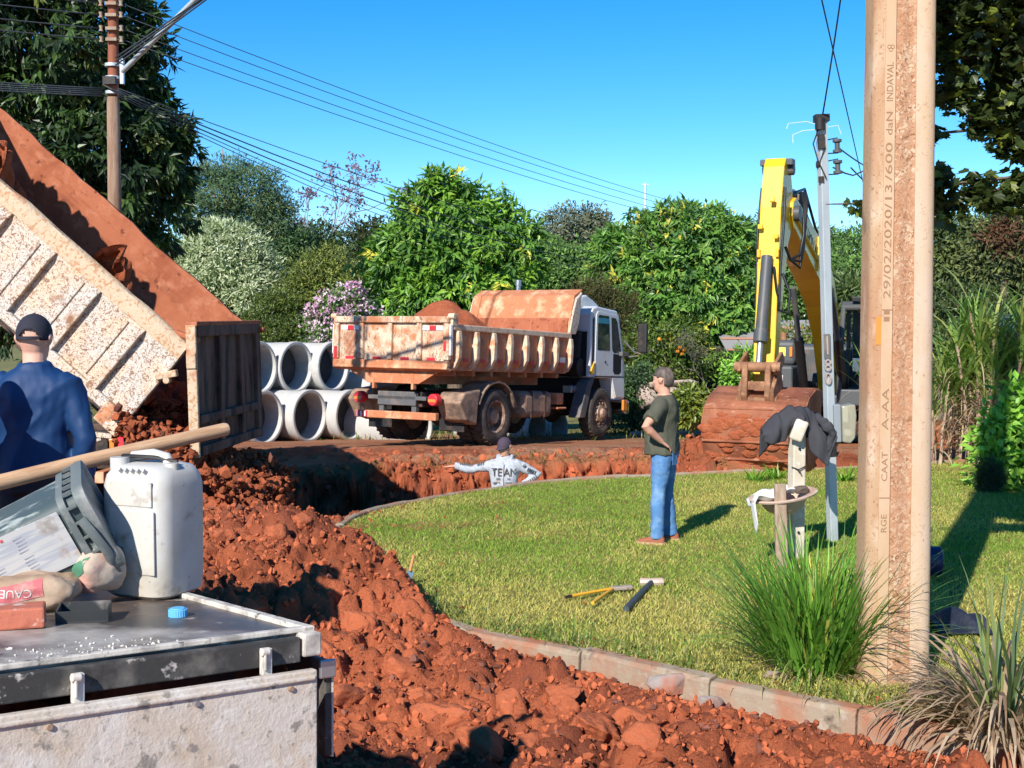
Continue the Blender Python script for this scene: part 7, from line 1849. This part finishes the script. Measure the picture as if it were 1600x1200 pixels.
b_ = at(1100, 640, 33); bare('grey twiggy bare shrub left of the excavator\'s bucket arm', (b_.x - .1, 32, hz(b_.x, 32)), 2.5, 5, mat('grey_twigs', (.17, .15, .13), .9), depth=6, spread=.5, r0=.035, name='bare_shrub', cat='shrub', tuft=((.12, .12, .075), 5, .10, .03, .05))

# trees of the wooded slope behind
BACK = [
 ('dark rounded tree just below the mauve bare tree', 55, [(480, 420, 60), (450, 440, 50), (520, 440, 50), (490, 385, 34)], DARK, 1500),
 ('dark tree between the feathery tree and the mauve tree', 50, [(420, 420, 44), (455, 400, 40), (410, 450, 50)], DARK, 1200),
 ('dull green tree left of the bright mango tree', 56, [(560, 400, 46), (590, 380, 36), (545, 440, 50), (600, 430, 46)], [((.05, .07, .028), 4), ((.075, .095, .035), 3)], 1500),
 ('greyish tree with dry crown right of the bright mango tree', 58, [(885, 365, 44), (860, 385, 34), (915, 370, 40), (930, 340, 20), (890, 420, 60)], GREYG, 1700),
 ('bluish green tree behind the parked truck\'s headboard', 48, [(870, 420, 44), (905, 430, 44), (850, 440, 30)], MID, 1100),
 ('green tree on the slope left of the excavator boom', 60, [(1180, 400, 44), (1205, 430, 44), (1160, 430, 40), (1190, 365, 26)], MID, 1300),
 ('green tree on the slope seen between boom and service pole', 52, [(1240, 430, 44), (1270, 420, 40), (1225, 480, 50)], MID, 1200),
 ('tall green hill tree right of the service pole', 56, [(1315, 410, 50), (1350, 405, 50), (1290, 390, 30), (1320, 460, 50), (1270, 400, 30)], MID, 1700),
 ('dark tree right of the concrete pole above the sugar cane', 44, [(1480, 400, 60), (1530, 390, 55), (1500, 450, 55)], [((.085, .12, .04), 4), ((.15, .19, .055), 3), ((.04, .06, .025), 2)], 1900),
 ('grey green tree at the right edge above the dark eave', 42, [(1570, 400, 60), (1620, 390, 60), (1590, 450, 50), (1540, 440, 40)], [((.10, .125, .05), 4), ((.16, .19, .06), 3), ((.04, .06, .03), 2)], 1900),
 ('brown dry tree among the trees at the right edge', 41, [(1565, 365, 20), (1572, 385, 18)], [((.12, .055, .03), 3), ((.09, .06, .03), 2)], 180),
 ('dark tree low behind the raised truck body', 49, [(300, 440, 60), (250, 450, 60), (215, 430, 50)], DARK, 1400),
]
for k, (lab, Y, bl, pal, n) in enumerate(BACK):
    tree(lab, Y, bl, n, 9, .22, .085, pal, 200 + k, trunk=.14, droop=.2, bunch=.45, spread=.2, rough=.3, mleaf=M_leafdull, group='trees on the wooded slope')
BUSH = [
 ('low bush filling the gap under the bright mango tree', 36, [(650, 520, 50), (600, 510, 40), (700, 530, 50)], MID, 700),
 ('low bush under the right side of the bright mango tree', 36.5, [(790, 520, 55), (840, 500, 46), (870, 520, 40)], MID, 700),
 ('low bush behind the pink flowering shrub', 37, [(560, 470, 34), (590, 470, 30)], OLIVE, 400),
 ('shaded bush under the broad mango tree', 40, [(1110, 590, 50), (1160, 580, 50), (1060, 600, 50)], DARK, 900),
 ('leafy bush left of the excavator bucket', 27.5, [(1080, 632, 22), (1100, 640, 18), (1060, 640, 18)], YELG, 420),
 ('bright leafy shoot bush beside the excavator stick', 31, [(1150, 595, 18), (1165, 570, 20), (1145, 615, 16)], BRIGHT, 300),
 ('tangled bush behind the excavator', 33, [(1240, 560, 50), (1290, 560, 50), (1340, 540, 60)], OLIVE, 900),
 ('pale palm-like bush behind the excavator cab', 30, [(1325, 470, 26), (1350, 480, 30)], [((.16, .22, .07), 3), ((.09, .14, .05), 3)], 420),
 ('dark bush at the back of the sugar cane', 30, [(1470, 560, 50), (1520, 560, 60), (1570, 560, 60), (1480, 490, 46), (1540, 500, 50)], [((.045, .07, .02), 3), ((.09, .12, .035), 3)], 1300),
 ('green undergrowth at the right edge behind the bright bush', 24, [(1600, 560, 60), (1560, 600, 50), (1620, 640, 60)], [((.06, .10, .025), 3), ((.16, .17, .05), 2)], 900),
]
for k, (lab, Y, bl, pal, n) in enumerate(BUSH):
    tree(lab, Y, bl, n, 8, .16 if 'palm' not in lab else .4, .06, pal, 300 + k, trunk=.05, name='bush', cat='bush', droop=.1, bunch=.35, spread=.12, group='bushes at the foot of the trees')
# far woodland closing the view
Vs, Fs, Cs, nv = [], [], [], 0
rw = random.Random(8)
bl = []
for k in range(60):
    px = 120 + k * 26 + rw.uniform(-8, 8); Y = rw.uniform(70, 92)
    bl.append((at(px, rw.uniform(405, 425), Y), (rw.uniform(1.8, 3.0), 2.2, rw.uniform(1.6, 2.4))))
    bl.append((at(px, 470, Y - 6), (3.0, 2.5, 2.6))); bl.append((at(px, 550, Y - 8), (3.2, 2.5, 2.8))); bl.append((at(px, 615, Y - 10), (3.2, 2.5, 2.4)))
V, F, Cc = crown(bl, 15000, 7, .42, .20, [((.038, .06, .028), 4), ((.06, .082, .034), 3), ((.08, .085, .045), 1)], 400, droop=.1, bunch=.4, spread=.35, rough=.3)
o = npmesh('far_woodland', V, F, M_leafdull, col=Cc); tag(o, 'far dark woodland on the slope behind all the trees', 'woodland', kind='stuff')

# plane-tree branches at the upper right, close
SYC = [((.035, .055, .014), 5), ((.05, .075, .016), 2), ((.17, .21, .03), .8)]
def palmate(P, d, nr, S):
    """five-lobed leaves as small fans"""
    n = len(P); d = unit(d); s_ = unit(np.cross(d, nr)); 
    ang = np.array([-2.2, -1.25, -.95, -.45, -.2, 0, .2, .45, .95, 1.25, 2.2]); rad = np.array([.35, .72, .5, .80, .6, 1.0, .6, .80, .5, .72, .35])
    pts = [P]
    for a, q_ in zip(ang, rad): pts.append(P + (d * (math.cos(a) * q_ + .25) + s_ * math.sin(a) * q_) * (S * .55)[:, None] + np.cross(s_, d) * (S * .10 * abs(math.sin(a)))[:, None])
    V = np.stack(pts, 1).reshape(-1, 3); i = np.arange(n)[:, None] * 12
    F = np.concatenate([i + np.array([[0, k, k + 1]]) for k in range(1, 11)], 0)
    return V, F
sb = [(1520, 50, 75), (1585, 130, 75), (1490, 140, 40), (1620, 30, 120), (1500, -60, 90), (1462, 95, 32), (1540, 185, 40), (1600, 215, 40), (1475, 20, 40), (1462, 290, 34), (1475, 325, 30), (1530, 300, 34), (1570, 305, 34), (1610, 300, 40), (1645, 180, 100), (1338, 318, 14), (1450, 210, 22), (1570, 225, 25)]
BB = blob_px(sb, 9.2, 3)
r = np.random.default_rng(71); n = 5600
Cn = np.array([b[0][:] for b in BB]); Rn = np.array([b[1][0] for b in BB]); w = Rn ** 2 / (Rn ** 2).sum(); k = r.choice(len(BB), n, p=w)
P = Cn[k] + unit(r.normal(size=(n, 3))) * (Rn[k] * r.uniform(.25, 1.05, n))[:, None]
rt = np.array([(.25, .6, .2)])
d = unit(r.normal(size=(n, 3)) * np.array((1, 1, .35)) + np.array((0, 0, -.35))); nr = unit(np.array((0, -.1, .55)) + r.normal(0, .45, (n, 3)))
V, F = palmate(P, d, nr, r.uniform(.095, .16, n))
pc_ = np.array([p_[0] for p_ in SYC]); pw2 = np.array([p_[1] for p_ in SYC]); col = pc_[r.choice(3, n, p=pw2 / pw2.sum())] * r.uniform(.8, 1.2, (n, 1))
tb = Vector((6.3, 9.4, 0)); sy = empty('plane_tree', tb); tag(sy, 'broad-leaved tree whose dark lobed leaves hang in at the upper right', 'tree')
npmesh('crown', V - np.array(tb[:]), F, M_leaf, sy, col=np.repeat(col, 12, 0))
q = MB(); q.tube([(0, 0, 0), (-.1, 0, 2), (-.2, -.05, 4.2), (-.1, 0, 7)], [.26, .22, .18, .1], 12)
for b in BB:
    e = b[0] - tb; s0 = Vector((-.2, 0, min(4.6, max(2.4, e.z + .1)))); q.tube([s0, s0.lerp(e, .5) + Vector((0, 0, .12)), e, e + (e - s0) * .06], [.035, .02, .010, .004], 6)
q.build('trunk', M_bark, sy, smooth=60)
# the rest of its crown above and right of the picture
V, F = palmate(*(lambda n_, r_: (np.concatenate([np.tile((6.1, 9.4, 5.4), (n_ // 2, 1)), np.tile((3.75, 7.6, 5.6), (n_ - n_ // 2, 1))]) + unit(r_.normal(size=(n_, 3))) * r_.uniform(.5, 1.0, (n_, 1)) * np.array((1.3, 1.5, 1.25)), unit(r_.normal(size=(n_, 3))), unit(np.array((0, 0, 1.0)) + r_.normal(0, .3, (n_, 3))), r_.uniform(.11, .17, n_)))(6500, np.random.default_rng(5)))
npmesh('upper_crown', V - np.array(tb[:]), F, M_leaf, sy, col=np.tile(np.array((.045, .07, .016)), (len(V), 1)))

# ---- strap-leaved plants
def straps(base, az, el, bend, L, W, cols, seg=7, twist=.0, seed=0, fold=.0):
    n = len(az); r = np.random.default_rng(seed)
    p = base.copy(); ring_ = []
    sd = np.stack([-np.sin(az), np.cos(az), np.zeros(n)], 1)
    for s_ in range(seg + 1):
        t = s_ / seg; a = el - bend * t ** 1.3
        d = np.stack([np.cos(az) * np.cos(a), np.sin(az) * np.cos(a), np.sin(a)], 1)
        w = W * (np.sin(np.pi * min(.5 + .0, .18 + t * .82)) if t < .4 else (1 - (t - .4) / .6) ** .8 + .02)
        ring_.append(np.stack([p - sd * w[:, None] * .5, p + sd * w[:, None] * .5], 1))
        p = p + d * (L / seg)[:, None] + sd * (r.normal(0, twist, n) * L / seg)[:, None]
    V = np.stack(ring_, 1).reshape(-1, 3); k = 2 * (seg + 1); i = np.arange(n)[:, None] * k
    F = np.concatenate([i + np.array([[2 * s_, 2 * s_ + 1, 2 * s_ + 3, 2 * s_ + 2]]) for s_ in range(seg)], 0)
    return V, F, np.repeat(cols, k, 0)
M_strap = mat('strap_leaf', (.1, .2, .03), .45, spec=.4, attr=True, trans=.3)
def pick_cols(pal, n, r):
    pc = np.array([p_[0] for p_ in pal]); w = np.array([p_[1] for p_ in pal], float); return pc[r.choice(len(pal), n, p=w / w.sum())] * r.uniform(.75, 1.25, (n, 1))
def clump(label, pos, spec, seed, name='grass_clump', cat='grass clump'):
    root = empty(name, pos); tag(root, label, cat)
    for (part, n, rad, el, bend, L, W, pal, azr) in spec:
        r = np.random.default_rng(seed); seed += 1
        az = r.uniform(azr[0], azr[1], n); q_ = rad * np.sqrt(r.uniform(0, 1, n)); a2 = az + r.normal(0, .5, n)
        base = np.stack([np.cos(a2) * q_, np.sin(a2) * q_, np.zeros(n) - .02], 1)
        V, F, Cc = straps(base, az, r.uniform(el[0], el[1], n), r.uniform(bend[0], bend[1], n), r.uniform(L[0], L[1], n), W * r.uniform(.6, 1.25, n), pick_cols(pal, n, r), seed=seed, twist=.06)
        npmesh(part, V, F, M_strap, root, col=Cc)
    return root
gc = gnd(1272, 1046)
GRN = [((0.139, 0.309, 0.041), 4), ((0.211, 0.406, 0.057), 3), ((0.090, 0.195, 0.033), 2), ((0.488, 0.455, 0.098), .6)]
DRY = [((.40, .285, .19), 4), ((.45, .345, .24), 3), ((.27, .175, .11), 2)]
root_g = clump('tall green strap-leaved grass clump at the foot of the concrete pole', (gc.x, gc.y, 0), [
    ('leaves', 560, .27, (.92, 1.5), (.15, 1.0), (.55, 1.12), .021, GRN, (0, 6.283)),
    ('outer_leaves', 220, .28, (.6, 1.15), (.5, 1.4), (.5, 1.0), .017, GRN, (0, 6.283)),
    ('heart_leaves', 60, .06, (1.35, 1.56), (.0, .25), (.5, .85), .017, [((.28, .42, .05), 1)], (0, 6.283)),
    ('dry_leaves', 90, .24, (.3, 1.0), (1.2, 2.6), (.2, .45), .012, DRY, (0, 6.283))], 500)
dc = gnd(1572, 1160, -.05)
clump('dry straw-coloured clump with few grey green blades at the right edge', (dc.x, dc.y, -.05), [
    ('dry_leaves', 250, .24, (.9, 1.5), (1.9, 3.0), (.55, .95), .029, DRY, (0, 6.283)),
    ('fallen_leaves', 120, .27, (.5, 1.2), (1.8, 2.8), (.45, .8), .026, DRY, (0, 6.283)),
    ('green_leaves', 46, .18, (.95, 1.5), (.2, 1.1), (.7, 1.15), .024, [((.11, .17, .07), 3), ((.18, .22, .07), 2)], (0, 6.283))], 520)
# weeds along the kerb near the pole
r = np.random.default_rng(77); n = 900
kk = r.uniform(0, 1, n); s0, s1 = 15.5, 27.5
pts = np.array([kpos(KL[-1] - 6.2 + 4.9 * t)[:] for t in kk]); off_ = np.abs(r.normal(.12, .16, n)); 
pts[:, 0] += off_ * .45; pts[:, 1] += off_ * .85; pts[:, 2] = -.01
az = r.uniform(0, 6.28, n)
V, F, Cc = straps(pts, az, r.uniform(.5, 1.4, n), r.uniform(.5, 2.2, n), r.uniform(.07, .24, n), .009 * r.uniform(.7, 1.4, n), pick_cols([((.14, .22, .04), 3), ((.36, .33, .12), 3), ((.22, .25, .06), 2)], n, r), seg=5)
o = npmesh('weeds', V, F, M_strap, col=Cc); tag(o, 'straggling weeds along the kerb by the concrete pole', 'weeds', kind='stuff')
# tufts on the trench edge and at the far kerb
n = 1500; x = r.uniform(-2.6, 2.6, n); y = 18.5 + .9 * np.sin((x + 2.6) / 5.2 * 3.1) + r.uniform(-.2, .6, n)
hh, so, st_, lw, sd = height(x, y); k = (sd < .12) & (sd > -.5) & (vnoise(x * 1.6, y * 1.6, 4) > .42); x, y, hh = x[k], y[k], hh[k]; n = len(x)
V, F, Cc = straps(np.stack([x, y, hh], 1), r.uniform(0, 6.28, n), r.uniform(.2, 1.3, n), r.uniform(.5, 2.4, n), r.uniform(.08, .26, n), .012 * r.uniform(.7, 1.3, n), pick_cols([((.30, .20, .10), 3), ((.22, .19, .07), 3), ((.14, .16, .05), 1)], n, r), seg=4)
o = npmesh('dry_tufts', V, F, M_strap, col=Cc); tag(o, 'dry grass tufts hanging over the far edge of the trench', 'dry grass', kind='stuff')
for (px, py, lab) in ((1125, 735, 'pale spiky plant at the far kerb in front of the excavator bucket'), (1180, 752, 'small green weed left of the pale post by the far kerb'), (1210, 748, 'small green weed just left of the pale post'), (1318, 752, 'green weed right of the thin service pole by the far kerb')):
    p = gnd(px, py); clump(lab, (p.x, p.y, 0), [('leaves', 26 if 'spiky' in lab else 60, .08, (.5, 1.4), (.2, 1.2), (.15, .42) if 'spiky' in lab else (.12, .3), .03, [((.34, .36, .18), 2), ((.2, .24, .1), 1)] if 'spiky' in lab else BRIGHT, (0, 6.283))], 540 + px, name='weed', cat='weed')
# low grass beyond the road
n = 5200; x = r.uniform(-9, 13, n); y = r.uniform(25.5, 33, n); k = vnoise(x * .8, y * .8, 9) > .45; x, y = x[k], y[k]; n = len(x); hh = height(x, y)[0]
V, F, Cc = straps(np.stack([x, y, hh], 1), r.uniform(0, 6.28, n), r.uniform(.6, 1.4, n), r.uniform(.3, 1.4, n), r.uniform(.06, .22, n), .022 * r.uniform(.7, 1.3, n), pick_cols([((.13, .17, .04), 3), ((.26, .23, .08), 3)], n, r), seg=3)
o = npmesh('verge_grass', V, F, M_strap, col=Cc); tag(o, 'patchy grass on the far verge beyond the road', 'verge grass', kind='stuff')
# sugar cane
cp_ = gnd(1530, 712); CX_, CY_ = cp_.x - .35, 19.6
cane = empty('sugar_cane', (CX_, CY_, 0)); tag(cane, 'tall sugar cane clump with arching blades right of the concrete pole', 'sugar cane')
rs_ = random.Random(12); bases = []
M_cane = mat('cane_stalk', (.34, .22, .16), .7, layers=[((.46, .36, .26), 6, .45, .65), ((.22, .12, .1), 9, .55, .7)])
for k in range(30):
    x0, y0 = rs_.gauss(0, .5), rs_.gauss(0, .3); lx, ly_ = rs_.gauss(0, .22), rs_.gauss(0, .15); hg = rs_.uniform(1.0, 2.3)
    q = MB(); q.tube([(x0, y0, 0), (x0 + lx * .4, y0 + ly_ * .4, hg * .5), (x0 + lx, y0 + ly_, hg)], [.028, .026, .02], 8); q.build('stalk', M_cane, cane, smooth=60); bases.append((x0 + lx, y0 + ly_, hg, x0, y0))
P, az, el, be, LL, WW, cc = [], [], [], [], [], [], []
for (x1, y1, hg, x0, y0) in bases:
    for j in range(26):
        t = rs_.uniform(.55, 1.0); P.append((x0 + (x1 - x0) * t, y0 + (y1 - y0) * t, hg * t)); az.append(rs_.uniform(0, 6.28)); el.append(rs_.uniform(.8, 1.5)); be.append(rs_.uniform(.5, 2.0)); LL.append(rs_.uniform(.6, 1.35)); WW.append(rs_.uniform(.028, .058)); cc.append(rs_.choice([(.20, .33, .07), (.26, .39, .10), (.15, .25, .06), (.40, .42, .12)]))
V, F, Cc = straps(np.array(P), np.array(az), np.array(el), np.array(be), np.array(LL), np.array(WW), np.array(cc), seg=8); npmesh('blades', V, F, M_strap, cane, col=Cc)
P, az, el, be, LL, WW, cc = [], [], [], [], [], [], []
for (x1, y1, hg, x0, y0) in bases:
    for j in range(22):
        t = rs_.uniform(.15, .75); P.append((x0 + (x1 - x0) * t, y0 + (y1 - y0) * t, hg * t)); az.append(rs_.uniform(0, 6.28)); el.append(rs_.uniform(.1, 1.0)); be.append(rs_.uniform(1.6, 2.8)); LL.append(rs_.uniform(.5, 1.15)); WW.append(rs_.uniform(.012, .03)); cc.append(rs_.choice([(.46, .36, .24), (.38, .27, .17), (.52, .42, .26), (.3, .2, .14)]))
V, F, Cc = straps(np.array(P), np.array(az), np.array(el), np.array(be), np.array(LL), np.array(WW), np.array(cc), seg=7); npmesh('dry_blades', V, F, M_strap, cane, col=Cc)
# bright bush, sapling
tree('bright lime green leafy bush at the right edge below the eave', 16.8, [(1590, 690, 46), (1570, 730, 36), (1610, 740, 50), (1605, 640, 36), (1560, 690, 24), (1590, 780, 30)], 560, 8, .16, .085, BRIGHT, 601, trunk=.03, name='bush', cat='bush', droop=.3, spread=.10)
tree('little dark feathery sapling at the foot of the sugar cane', 16.4, [(1545, 735, 14), (1540, 752, 12), (1553, 748, 12)], 420, 8, .07, .010, [((.03, .06, .025), 3), ((.05, .08, .03), 2)], 602, trunk=.015, name='sapling', cat='sapling', droop=-.2, spread=.03)

# ------------------------------------------------------------ small buildings, fence, stones, mast
M_wall = mat('plaster_wall', (.52, .48, .42), .9); M_roofd = mat('dark_roof', (.055, .06, .07), .6, layers=[((.1, .1, .11), 5, .5, .7)])
ec = at(1556, 497, 21.5)
hr = empty('house', (ec.x + 1.0, 21.9, 0)); tag(hr, 'house at the right edge with only the corner of its dark eave in view', 'house')
q = MB(); q.prism([(-1.0, ec.z), (3.6, ec.z + .95), (3.6, ec.z + .87), (-1.0 + .02, ec.z - .06)], 4.6, Matrix.Translation((0, -2.7, 0)) @ XZ); q.build('roof', M_roofd, hr)
q = MB(); q.box((-1.0 + .05, -2.7, ec.z - .10), (.04, 4.6, .12)); q.build('fascia', mat('blue_grey_fascia', (.14, .17, .22), .6), hr)
for k in range(7):
    q = MB(); q.beam((-1.0 + .07, -4.8 + k * .7, ec.z - .10), (3.4, -4.8 + k * .7, ec.z + .72), .06, .10); q.build('rafter', M_roofd, hr)
q = MB(); q.box((2.4, -2.7, 1.15), (3.0, 4.0, 2.3)); q.build('wall', M_wall, hr)
sc0 = at(1245, 545, 35)
sd_ = empty('shed', (sc0.x, 36, hz(sc0.x, 36))); tag(sd_, 'low shed with a grey roof seen behind the excavator boom', 'shed')
zt = at(1245, 545, 35).z - hz(sc0.x, 36)
q = MB(); q.box((0, 0, zt / 2), (3.0, 2.4, zt)); q.build('wall', mat('shed_wall', (.30, .16, .1), .9), sd_)
q = MB(); q.beam((-2.0, -1.5, zt - .02), (-2.0, 1.2, zt + .75), .01, .01)
q.add([(-2.0, -1.6, zt - .05), (1.8, -1.6, zt - .05), (1.8, 1.3, zt + .75), (-2.0, 1.3, zt + .75)], [(0, 1, 2, 3)]); q.build('roof', mat('grey_sheet_roof', (.30, .29, .30), .7, layers=[((.2, .17, .16), 3, .5, .7)]), sd_, solid=.05)
for k in range(3):
    q = MB(); q.beam((-2.0, -1.62 + k * 1.0, zt + .0 + k * .28), (1.8, -1.62 + k * 1.0, zt + .0 + k * .28), .07, .05); q.build('roof_batten', mat('terracotta_batten', (.42, .2, .12), .8) if k == 0 else bpy.data.materials['terracotta_batten'], sd_)
fr = empty('picket_fence', (at(1468, 630, 27).x, 27, hz(9, 27))); tag(fr, 'weathered grey picket fence behind the sugar cane', 'fence')
M_picket = mat('grey_picket', (.15, .12, .10), .9, layers=[((.24, .2, .17), 5, .5, .7)])
for k in range(14):
    q = MB(); q.prism([(-.05, 0), (.05, 0), (.05, .9), (0, 1.0), (-.05, .9)], .025, Matrix.Translation((-.8 + k * .13, 0, .1 + .04 * math.sin(k * 2.1))) @ XZ); q.build('picket', M_picket, fr)
for z in (.35, .85):
    q = MB(); q.box((.05, .04, z), (2.0, .05, .08)); q.build('rail', M_picket, fr)
M_pink = mat('pink_grey_stone', (.40, .31, .26), .9, layers=[((.55, .48, .42), 5, .5, .7), ((.25, .18, .14), 8, .5, .7)], bump=[(10, .5, .03)])
for k, (px, py, s_, lab, sc) in enumerate(((1012, 622, .30, 'round carved-looking grey stone beside the standing man\'s neck', (1, .8, 1.2)), (1030, 600, .26, 'pale flat stone on top of the low pile behind the standing man', (1.6, .9, .4)), (1062, 598, .30, 'long pale slab stone behind the standing man\'s head', (1.9, .9, .35)), (1050, 622, .34, 'squat stone of the low pile right behind the standing man', (1.2, .9, .9)), (1076, 622, .26, 'small stone at the right end of the low pile behind the standing man', (1, 1, 1)))):
    V, F = rock_shape(700 + k, 3, 10, .08); p = at(px, py, 30.2)
    o = npmesh('stone', V * np.array(sc) * s_, F, M_pink, smooth=True); o.location = p; tag(o, lab, 'stone')
for k, (x0, x1, py) in enumerate(((985, 1005, 661), (1060, 1100, 655))):
    a, b = at(x0, py, 28.6), at(x1, py, 28.6); q = MB(); q.tube([(0, 0, .05), (b - a) * .5 + Vector((0, 0, .06)), b - a + Vector((0, 0, .05))], [.07, .08, .06], 8)
    o = q.build('log', M_palebark, None, smooth=60, M=Matrix.Translation((a.x, a.y, hz(a.x, a.y)))); tag(o, ('short pale log lying right of the parked truck\'s front wheel', 'longer pale log lying in the grass right of the standing man')[k], 'log')
mp = at(1008, 330, 85); mz = at(1008, 286, 85).z
q = MB(); q.tube([(0, 0, -6), (0, 0, mz - mp.z)], [.10, .07], 6); q.tube([(-.25, 0, mz - mp.z - .1), (.25, 0, mz - mp.z - .1)], .04, 5); o = q.build('mast', mat('pale_mast', (.6, .6, .62), .6), None, M=Matrix.Translation((mp.x, 85, mp.z))); tag(o, 'thin pale antenna mast far away above the trees', 'mast')
# red earth step behind the cane
st_p = at(1465, 672, 22.5); q = MB(); q.box((0, 0, .0), (1.7, 1.2, .5)); o = q.build('earth_bank', M_clod, None, bevel=.05, M=Matrix.Translation((st_p.x, 23.2, hz(st_p.x, 23.2) + .15))); tag(o, kind='structure')
